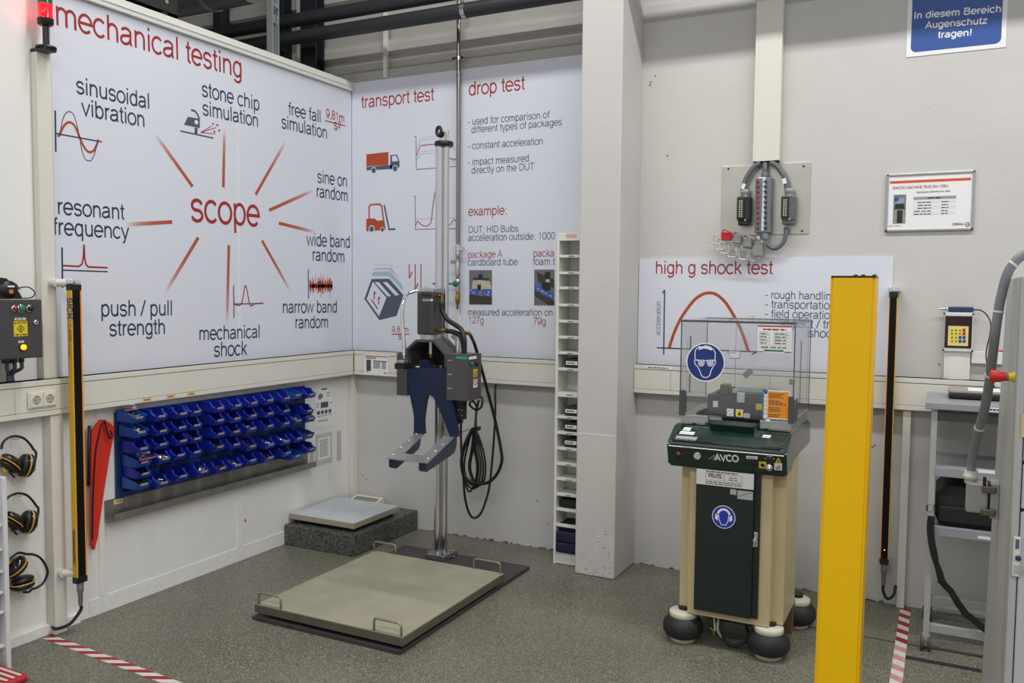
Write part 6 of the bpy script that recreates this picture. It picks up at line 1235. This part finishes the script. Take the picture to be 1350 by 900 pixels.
# ================================================================ TROLLEY
tg = M('trolley_grey', (146, 149, 154), .4, noise=.02); tdk = M('trolley_apron', (70, 72, 74), .5); tl_m = M('trolley_leg', (174, 176, 174), .4, .2)
tr = thing('equipment_trolley', 'grey steel trolley with three shelves and castors against the back wall', 'trolley', (4.15, -.37, 0))
tx0, tx1, ty0, ty1 = 3.808, 4.56, -.60, -.115
MB().box(tx0, tx1, ty0, ty1, 1.160, 1.192, 0, .003).build('top_shelf', tg, tr)
MB().box(tx0+.045, tx1-.045, ty0+.03, ty1-.02, 1.105, 1.1595).build('apron', tdk, tr)
for z in (.872, .588):
    MB().box(tx0+.05, tx1-.05, ty0+.02, ty1-.02, z-.012, z+.012, 0, .002).box(tx0+.05, tx1-.05, ty0+.018, ty0+.03, z-.03, z+.013, 0, .002).build('shelf', tg, tr)
for x in (tx0+.04, tx1-.04):
    for y in (ty0+.04, ty1-.03):
        MB().box(x-.013, x+.013, y-.018, y+.018, .36, 1.16, 0, .002).build('post', tl_m, tr)
    MB().prism([(x-.013, ty0+.02, .36), (x-.013, ty0+.058, .36), (x-.013, ty0+.048, .075), (x-.013, ty0+.0, .075)], (.026, 0, 0)).prism([(x-.013, ty1-.05, .36), (x-.013, ty1-.012, .36), (x-.013, ty1-.012, .075), (x-.013, ty1-.05, .075)], (.026, 0, 0)).build('lower_leg', tl_m, tr)
for y in (ty0+.025, ty1-.03): MB().box(tx0+.05, tx1-.05, y-.012, y+.012, .09, .13, 0, .002).build('cross_bar', tl_m, tr)
cast = M('castor_grey', (74, 74, 78), .5)
for x in (tx0+.04, tx1-.04):
    for y in (ty0+.02, ty1-.03):
        cs = MB().box(x-.017, x+.017, y-.02, y+.02, .045, .08, 0, .003).build('castor', tl_m, tr)
        for s in (-1, 1): MB().lathe((x+s*.008, y-.008, .036), (x+s*2, y-.008, .036), [(.030, 0), (.035, .003), (.035, .013), (.028, .016)], 18).build('wheel', cast, cs)
mb = MB().box(tx0+.26, tx0+.34, ty0-.0008, ty0-.0002, 1.166, 1.186, 0); dashes(mb, (tx0+.265, ty0-.0012, 1.172), (tx0+.335, ty0-.0012, 1.172), NY, .008, 1, 5); mb.build('shelf_label', [white_m, print_m], tr)
mb = MB().box(tx0+.23, tx0+.30, ty0+.0165, ty0+.0175, .877, .893, 0); mb.build('shelf_label', [white_m, print_m], tr); MB().box(tx0+.24, tx0+.30, ty0+.0165, ty0+.0175, .568, .582, 0).build('shelf_label', white_m, tr)
lp = thing('laptop', 'closed grey laptop with white label on the top shelf of the trolley', 'laptop', (4.05, -.32, 1.192))
MB().box(3.905, 4.235, -.40, -.17, 1.197, 1.222, 0, .006).build('base', black_m, lp); MB().box(3.907, 4.233, -.398, -.172, 1.2225, 1.236, 0, .004).build('lid', M('laptop_lid_grey', (150, 144, 140), .4), lp)
for x in (3.93, 4.21):
    for y in (-.38, -.19): MB().cyl((x, y, 1.1925), (x, y, 1.1975), .008, seg=10).build('foot', rubber_m, lp)
mb = MB().poly([(3.99, -.385, 1.2364), (4.15, -.385, 1.2364), (4.15, -.22, 1.2364), (3.99, -.22, 1.2364)]); mb.build('paper_label', white_m, lp)
bag = thing('shoulder_bag', 'black laptop bag with hanging strap on the lower shelf of the trolley', 'bag', (4.05, -.35, .6))
bgm = M('bag_black', (20, 20, 22), .75, noise=.15, scale=40)
bm = bmesh.new(); bmesh.ops.create_cube(bm, size=1); bmesh.ops.subdivide_edges(bm, edges=bm.edges, cuts=3, use_grid_fill=True)
for v in bm.verts:
    q = v.co.copy(); x = 4.045+q.x*.36; y = -.37+q.y*.36; z = .7+q.z*.185
    if q.z > .3: x -= (q.x)*.06; z -= .018*max(0, q.x*2)
    if abs(q.x) > .49 and abs(q.z) > .49: x -= math.copysign(.02, q.x)
    v.co = Vector((x, y, z+.0))
MB().frombm(bm, 0, True).build('bag_body', bgm, bag)
MB().box(3.88, 4.21, -.562, -.55, .62, .70, 0, .008).build('front_pocket', bgm, bag)
MB().tube([(3.862, -.552, .70), (3.855, -.56, .69)], .006, 6).tube([(3.845+.014*math.cos(t), -.575, .685+.018*math.sin(t)) for t in [k*math.pi/6 for k in range(12)]], .0035, 6, closed=True).build('strap_ring', M('ring_dark_metal', (70, 70, 72), .3, .9), bag)
S8 = lambda x, y, d: BW(x/3.912+1010, y/3.913+670, d)
def ribbon(pts, w, m, name, par):
    P = [Vector(p) for p, _ in pts]; W_ = [a for _, a in pts]; mb = MB(); vs = []; fs = []
    for p, a in zip(P, W_): d = Vector((math.cos(a), 0, math.sin(a)))*w; vs += [p-d, p+d, p-d+Vector((0, .003, 0)), p+d+Vector((0, .003, 0))]
    n = len(P)
    for i in range(n-1): b = i*4; fs += [[b, b+1, b+5, b+4], [b+2, b+6, b+7, b+3], [b, b+4, b+6, b+2], [b+1, b+3, b+7, b+5]]
    fs += [[0, 2, 3, 1], [(n-1)*4, (n-1)*4+1, (n-1)*4+3, (n-1)*4+2]]
    return mb.add(vs, fs).build(name, m, par)
ys = -.60
ribbon([(S8(853, 40, ys), 0), (S8(848, 80, ys), 0), (S8(847, 115, ys), .1), (S8(855, 180, ys), .1), (S8(868, 245, ys), .3), (S8(880, 290, ys), 1.0), (S8(895, 335, ys), .4), (S8(905, 375, ys), .3), (S8(920, 395, ys), 1.1), (S8(955, 430, ys), .9), (S8(990, 490, ys), .6), (S8(1030, 545, ys), .7), (S8(1070, 575, ys), .8), (S8(1105, 605, ys), 1.0), (S8(1150, 640, ys), .9)], .016, bgm, 'strap', bag)
p = S8(905, 378, ys); MB().box(p.x-.018, p.x+.018, ys-.006, ys-.001, p.z-.008, p.z+.014, 0, .002).build('strap_slider', black_m, bag)

# ================================================================ RIGHT CABINET, CONDUIT
cg = M('cabinet_grey', (178, 180, 180), .38, .1, noise=.02)
XC = 4.05; yfr = -2.42
ct = thing('equipment_cabinet', 'tall pale grey cabinet with red emergency stop at the edge beside the trolley', 'cabinet', (4.4, -2.0, 0))
hz = 1.748
MB().prism([(XC, yfr+.03, .02), (XC, yfr+.03, hz), (XC, -1.88, hz), (XC, -1.30, .02)], (.75, 0, 0)).box(XC+.02, XC+.7, yfr+.05, -1.4, .0, .021).build('carcass', cg, ct)
MB().box(XC+.002, XC+.022, yfr-.004, yfr+.0295, .02, hz+.004, 0, .005, 3).build('corner_post', cg, ct)
fr_m = M('drawer_front_grey', (186, 188, 192), .35, noise=.01)
zz_ = [hz, BW(1340, 609, yfr).z, BW(1338, 671, yfr).z, .05]
for i in range(3): MB().box(XC+.024, XC+.74, yfr-.006, yfr+.029, zz_[i+1]+.004, zz_[i]-.004, 0, .004).build('drawer_front', fr_m, ct)
MB().box(XC+.0225, XC+.74, yfr+.004, yfr+.0295, .03, hz-.002).build('drawer_gap', M('dark_gap', (30, 28, 26), .8), ct)
a, b = BW(1333.5, 758, yfr-.006), BW(1346, 707, yfr-.006); lk = MB().box(a.x, b.x, yfr-.016, yfr-.0065, a.z, b.z, 0, .003).build('lock_plate', M('lock_cream', (214, 214, 206), .4), ct)
wz = b.z-a.z; MB().box(a.x+.005, b.x-.004, yfr-.0168, yfr-.0158, b.z-.30*wz, b.z-.06*wz).build('lock_window', M('window_blue_grey', (90, 92, 120), .2), lk)
MB().lathe((a.x+.013, yfr-.016, b.z-.52*wz), (a.x+.013, yfr-1, b.z-.52*wz), [(.007, 0), (.007, .006), (.004, .008)], 14).build('lock_knob', M('knob_dark_blue', (40, 40, 80), .3), lk)
mb = MB()
for k in range(5): mb.box(a.x+.004+k*.0045, a.x+.0065+k*.0045, yfr-.0175, yfr-.016, a.z+.008, a.z+.3*wz)
mb.build('grip_rib', M('lock_rib', (170, 172, 170), .4), lk)
a = BW(1345.5, 576, yfr-.0065); b = BW(1362, 545, yfr-.0065); mb = MB().box(a.x, b.x, yfr-.0075, yfr-.0065, a.z, b.z, 0); mb.poly([(a.x+.008, yfr-.008, a.z+.02), (a.x+.03, yfr-.008, a.z+.02), (a.x+.03, yfr-.008, a.z+.035), (a.x+.008, yfr-.008, a.z+.03)], 1); mb.build('sticker', [M('sticker_tan', (206, 186, 140), .6), M('sticker_brown', (120, 60, 50), .6)], ct)
pe = LW(1338, 497, XC); e = Vector((-1, 0, 0)); es = MB().cyl(pe, pe+e*.006, .014).lathe(pe, pe+e, [(.011, .006), (.011, .016)], 18).build('emergency_stop', M('stop_yellow', (222, 190, 30), .4), ct, 'emergency stop switch')
MB().lathe(pe, pe+e, [(.0112, .015), (.0115, .020)], 18).build('stop_ring', M('stop_green', (60, 130, 70), .4), es); MB().lathe(pe, pe+e, [(.0115, .020), (.013, .030), (.0185, .052), (.0175, .057), (.011, .060), (0, .061)], 22).build('stop_button', M('stop_red', (196, 30, 34), .35, noise=0), es, 'red mushroom button')
cn = thing('conduit_connector', 'grey plug connector with latches on a curved grey conduit hanging at the cabinet side', 'connector', (4.0, -1.9, 1.0))
yc3 = -1.92
a, b = BW(1272.5, 672, yc3), BW(1303, 636, yc3)
MB().box(a.x, b.x, yc3-.03, yc3+.03, a.z, b.z, 0, .006).build('connector_hood', M('hood_alu_grey', (164, 168, 172), .35, .3), cn)
MB().box(b.x+.006, XC-.0, yc3-.035, yc3+.035, a.z-.012, b.z+.006, 0, .003).build('connector_base', M('hood_alu_grey', (164, 168, 172), .35, .3), cn)
MB().box(b.x+.0005, b.x+.0055, yc3-.028, yc3+.028, a.z, b.z).build('gasket', rubber_m, cn)
for z in (b.z-.012, a.z+.012): MB().box(b.x-.02, b.x+.022, yc3-.046, yc3-.036, z-.014, z+.008, 0, .004).cyl((b.x+.012, yc3-.05, z), (b.x+.012, yc3-.03, z), .006).build('latch', M('latch_bronze', (120, 112, 98), .35, .8), cn)
p = BW(1297, 630, yc3); MB().box(p.x-.004, p.x+.006, yc3-.042, yc3-.034, b.z-.004, p.z+.012, 0, .002).build('latch_lever', black_m, cn)
g0 = BW(1279.5, 636, yc3); g1 = BW(1280, 618, yc3)
MB().lathe(g0, g1, [(.018, 0), (.018, .012), (.022, .013), (.022, .026), (.019, .027), (.019, .04)], 16).build('cable_gland', M('gland_white', (206, 208, 206), .4), cn)
cpts = [(1280, 622), (1281, 608), (1285, 590), (1291, 565), (1297, 543), (1302, 518), (1305.5, 495), (1308.5, 470), (1312, 440), (1316, 412), (1320, 390), (1327, 364), (1335, 349), (1345, 339), (1358, 332), (1372, 329), (1390, 340)]
MB().tube([BW(px, py, yc3-(.25*max(0, min(1, (600-py)/150)))) for px, py in cpts[:-1]]+[Vector((4.22, -2.15, hz+.002))], .0138, 12).build('conduit', M('conduit_grey', (124, 128, 134), .4), cn)
for i, k in enumerate((3, 6, 9, 12)):
    q0 = BW(*cpts[k], yc3-.25*max(0, min(1, (600-cpts[k][1])/150))); q1 = BW(*cpts[k+1], yc3-.25*max(0, min(1, (600-cpts[k+1][1])/150))); d = (q1-q0).normalized(); MB().lathe(q0, q0+d, [(.0152, 0), (.0152, .006)], 14).build('cable_tie', M('tie_white', (220, 222, 220), .4), cn)

# ================================================================ FLOOR TAPES
tape_r = M('tape_red', (156, 34, 38), .55, noise=.08, scale=60); tape_w = M('tape_white', (206, 206, 200), .55, noise=.06, scale=60); tape_f = M('tape_worn_pink', (196, 140, 138), .6, noise=.25, scale=60)
def tape(name, label, A, B, w, per, slant, fade_at=None, off=.0):
    A = Vector(A); B = Vector(B); d = B-A; L_ = d.length; d.normalize(); n = Vector((-d.y, d.x, 0)); mb = MB(); t = -per*off; k = 0
    def P(t, s): tt = max(0, min(L_, t+slant*s)); return A+d*tt+n*(w*(s-.5))
    while t < L_:
        m = 0 if k % 2 == 0 else 1
        if m == 0 and fade_at is not None and t > fade_at: m = 2
        q = [P(t, 0), P(t+per/2, 0), P(t+per/2, 1), P(t, 1)]
        if (q[0]-q[1]).length+(q[2]-q[3]).length > 1e-4: mb.poly([p+Vector((0, 0, .0012)) for p in q], m)
        t += per/2; k += 1
    o = mb.build(name, [tape_r, tape_w, tape_f]); return tag(o, label, 'floor tape')
tape('floor_tape', 'red and white striped floor tape running out from the foot of the white partition', (.035, -2.448, 0), (1.35, -2.54, 0), .05, .122, .085, None, .75)
tape('floor_tape', 'red and white striped floor tape running from the thin duct towards the yellow column', (3.742, -.03, 0), (3.738, -1.9, 0), .052, .117, .03, .52, .2)
tag(MB().box(3.766, 4.6, -.745, -.705, .0004, .0014).build('floor_tape', M('tape_black', (38, 38, 40), .6)), 'plain black floor tape in front of the trolley', 'floor tape')
tag(MB().box(3.2, 4.6, -.565, -.553, .0003, .001).build('floor_joint', M('joint_dark', (62, 62, 56), .8)), 'thin dark floor joint line under the front of the trolley', 'floor joint', None, 'structure')
m0 = thing('barrier_tape_roll', 'folded red and white barrier band lying on the floor at the near partition edge', 'tape', (.3, -2.87, 0))
mb = MB(); pp = []
for k in range(9): t = -math.pi/2+math.pi*k/8; pp.append((.40+.018*math.cos(t), .020+.018*math.sin(t)))
prof = [(.12, .002)]+pp+[(.12, .038)]; vs = []
for i in range(len(prof)-1):
    (xa_, za_), (xb_, zb_) = prof[i], prof[i+1]; mb.add([(xa_, -2.96, za_), (xb_, -2.96, zb_), (xb_, -2.80, zb_), (xa_, -2.80, za_)], [[0, 1, 2, 3]], 0, True)
for k in range(5): y = -2.945+k*.03; mb.box(.13, .40, y, y+.013, .0384, .0392, 1)
mb.build('band', [M('band_red', (170, 30, 36), .5), tape_w], m0)

# ================================================================ UP UNDER THE ROOF
pipe_m = M('pipe_black', (40, 42, 46), .5, noise=.05); colm = M('steel_post_dark', (44, 47, 54), .35, .2, noise=.05)
for z, lb in ((3.575, 'upper of two black pipes running along the cladding above the posters'), (3.455, 'lower of two black pipes running along the cladding above the posters')):
    p = thing('ceiling_pipe', lb, 'pipe', (1, -.3, z), 'black pipes above the posters'); MB().cyl((-5.8, -.3, z), (5.5, -.3, z+.0), .046, seg=18).build('pipe_body', pipe_m, p)
    for x in (-1.6, 1.1, 3.4): MB().lathe((x, -.3, z), (x+1, -.3, z), [(.050, 0), (.050, .03)], 18).cyl((x+.015, -.3, z+.045), (x+.015, -.3, 5.4), .006, seg=8).build('hanger', steel_m, p)
for x0, x1, lb in ((-1.245, -1.17, 'slim dark steel post farthest from the corner above the partition'), (-.681, -.549, 'dark steel post behind the strut channel above the partition'), (-.384, -.242, 'dark steel post nearest the corner above the partition')):
    p = thing('steel_post', lb, 'post', ((x0+x1)/2, -.08, 0)); MB().box(x0, x1, -.10, -.085, .001, 5.4).box(x0, x1, -.012, -.001, .001, 5.4).box((x0+x1)/2-.01, (x0+x1)/2+.01, -.085, -.012, .001, 5.4).build('post_profile', colm, p)
p = thing('wall_batten', 'pale thin vertical batten between the two dark posts on the cladding', 'batten', (-.44, -.03, 3.2)); MB().box(-.47, -.40, -.04, -.001, 3.18, 5.4, 0, .002).build('batten_body', cream_m, p)
bx_ = BW(507, 70, -.03); p = thing('wall_batten', 'short pale vertical batten on the cladding just above the transport test poster', 'batten', (bx_.x, -.03, 3.2)); MB().box(bx_.x-.014, bx_.x+.014, -.03, -.001, 3.182, 4.2, 0, .002).build('batten_body', cream_m, p)
stt = thing('strut_channel', 'galvanised slotted strut channel standing up from the partition cap rail', 'strut', (-.04, -.76, 3.18))
ya_, yb_ = -.797, -.73; zn = M('galvanised', (170, 174, 176), .3, .6, noise=.06)
MB().box(-.06, -.015, ya_, ya_+.012, 3.181, 5.4).box(-.06, -.015, yb_-.012, yb_, 3.181, 5.4).box(-.06, -.055, ya_+.012, yb_-.012, 3.181, 5.4).build('channel', zn, stt)
pz = LW(358.5, 6, -.015); MB().cyl((-.015, (ya_+yb_)/2, pz.z), (-.004, (ya_+yb_)/2, pz.z), .016, seg=6).box(-.0555, -.03, ya_+.02, yb_-.02, 3.4, pz.z-.05).build('bolt', zn, stt)
dk2 = M('tray_dark', (44, 42, 40), .6, .2, noise=.1)
ctr_ = thing('cable_tray', 'dark cable tray running just behind the partition cap rail', 'cable tray', (-.3, -3, 3.2))
mb = MB().box(-.42, -.16, -4.6, -1.42, 3.26, 3.275).box(-.17, -.16, -4.6, -1.42, 3.26, 3.36).box(-.42, -.41, -4.6, -1.42, 3.26, 3.36)
for k in range(6): mb.box(-.44, -.14, -4.3+k*.55, -4.26+k*.55, 3.10, 3.26)
for k in range(16): mb.cyl((-.159, -4.5+k*.2, 3.33), (-.156, -4.5+k*.2, 3.33), .012, seg=8, mi=1)
mb.build('tray', [dk2, zn], ctr_)
pt2 = thing('perforated_tray', 'pale perforated cable tray high up beside the grey air duct', 'cable tray', (-.9, -1.4, 3.9))
a = LW(228, 5, -.9); mb = MB().box(-.96, -.84, a.y-.9, a.y+.12, a.z-.002, a.z+.002).box(-.84, -.836, a.y-.9, a.y+.12, a.z, a.z+.05)
for k in range(12): mb.box(-.836, -.8345, a.y+.09-k*.08, a.y+.12-k*.08, a.z+.015, a.z+.03, 1)
mb.build('tray', [zn, dk2], pt2)
ad = thing('air_duct', 'round grey air duct with clamp under the roof beyond the partition', 'duct', (-1.2, -1.5, 4.0))
q = BW(285, 13, -.75); MB().cyl((q.x-.5, -.75, q.z+.16), (q.x+.30, -.75, q.z+.16), .155, seg=32).build('duct_body', M('duct_grey', (130, 134, 140), .35, .6), ad)
MB().lathe((q.x-.06, -.75, q.z+.16), (q.x+1, -.75, q.z+.16), [(.162, 0), (.165, .01), (.162, .03)], 32).build('duct_clamp', zn, ad)
struct(MB().box(-6, 8, -9, .2, 5.4, 5.5).build('ceiling', M('roof_deck', (150, 150, 148), .8, noise=.02)))
struct(MB().box(-6, -.9, -9, -.6, 4.55, 4.7).build('added_shade_deck', M('shade_deck_dark', (70, 70, 72), .8, noise=.05)))  # unseen dark deck, added to keep light off the cladding beyond the partition
struct(MB().box(-6.1, -6, -9, .2, 0, 5.4).build('wall_far', M('far_wall_grey', (120, 120, 118), .8)))
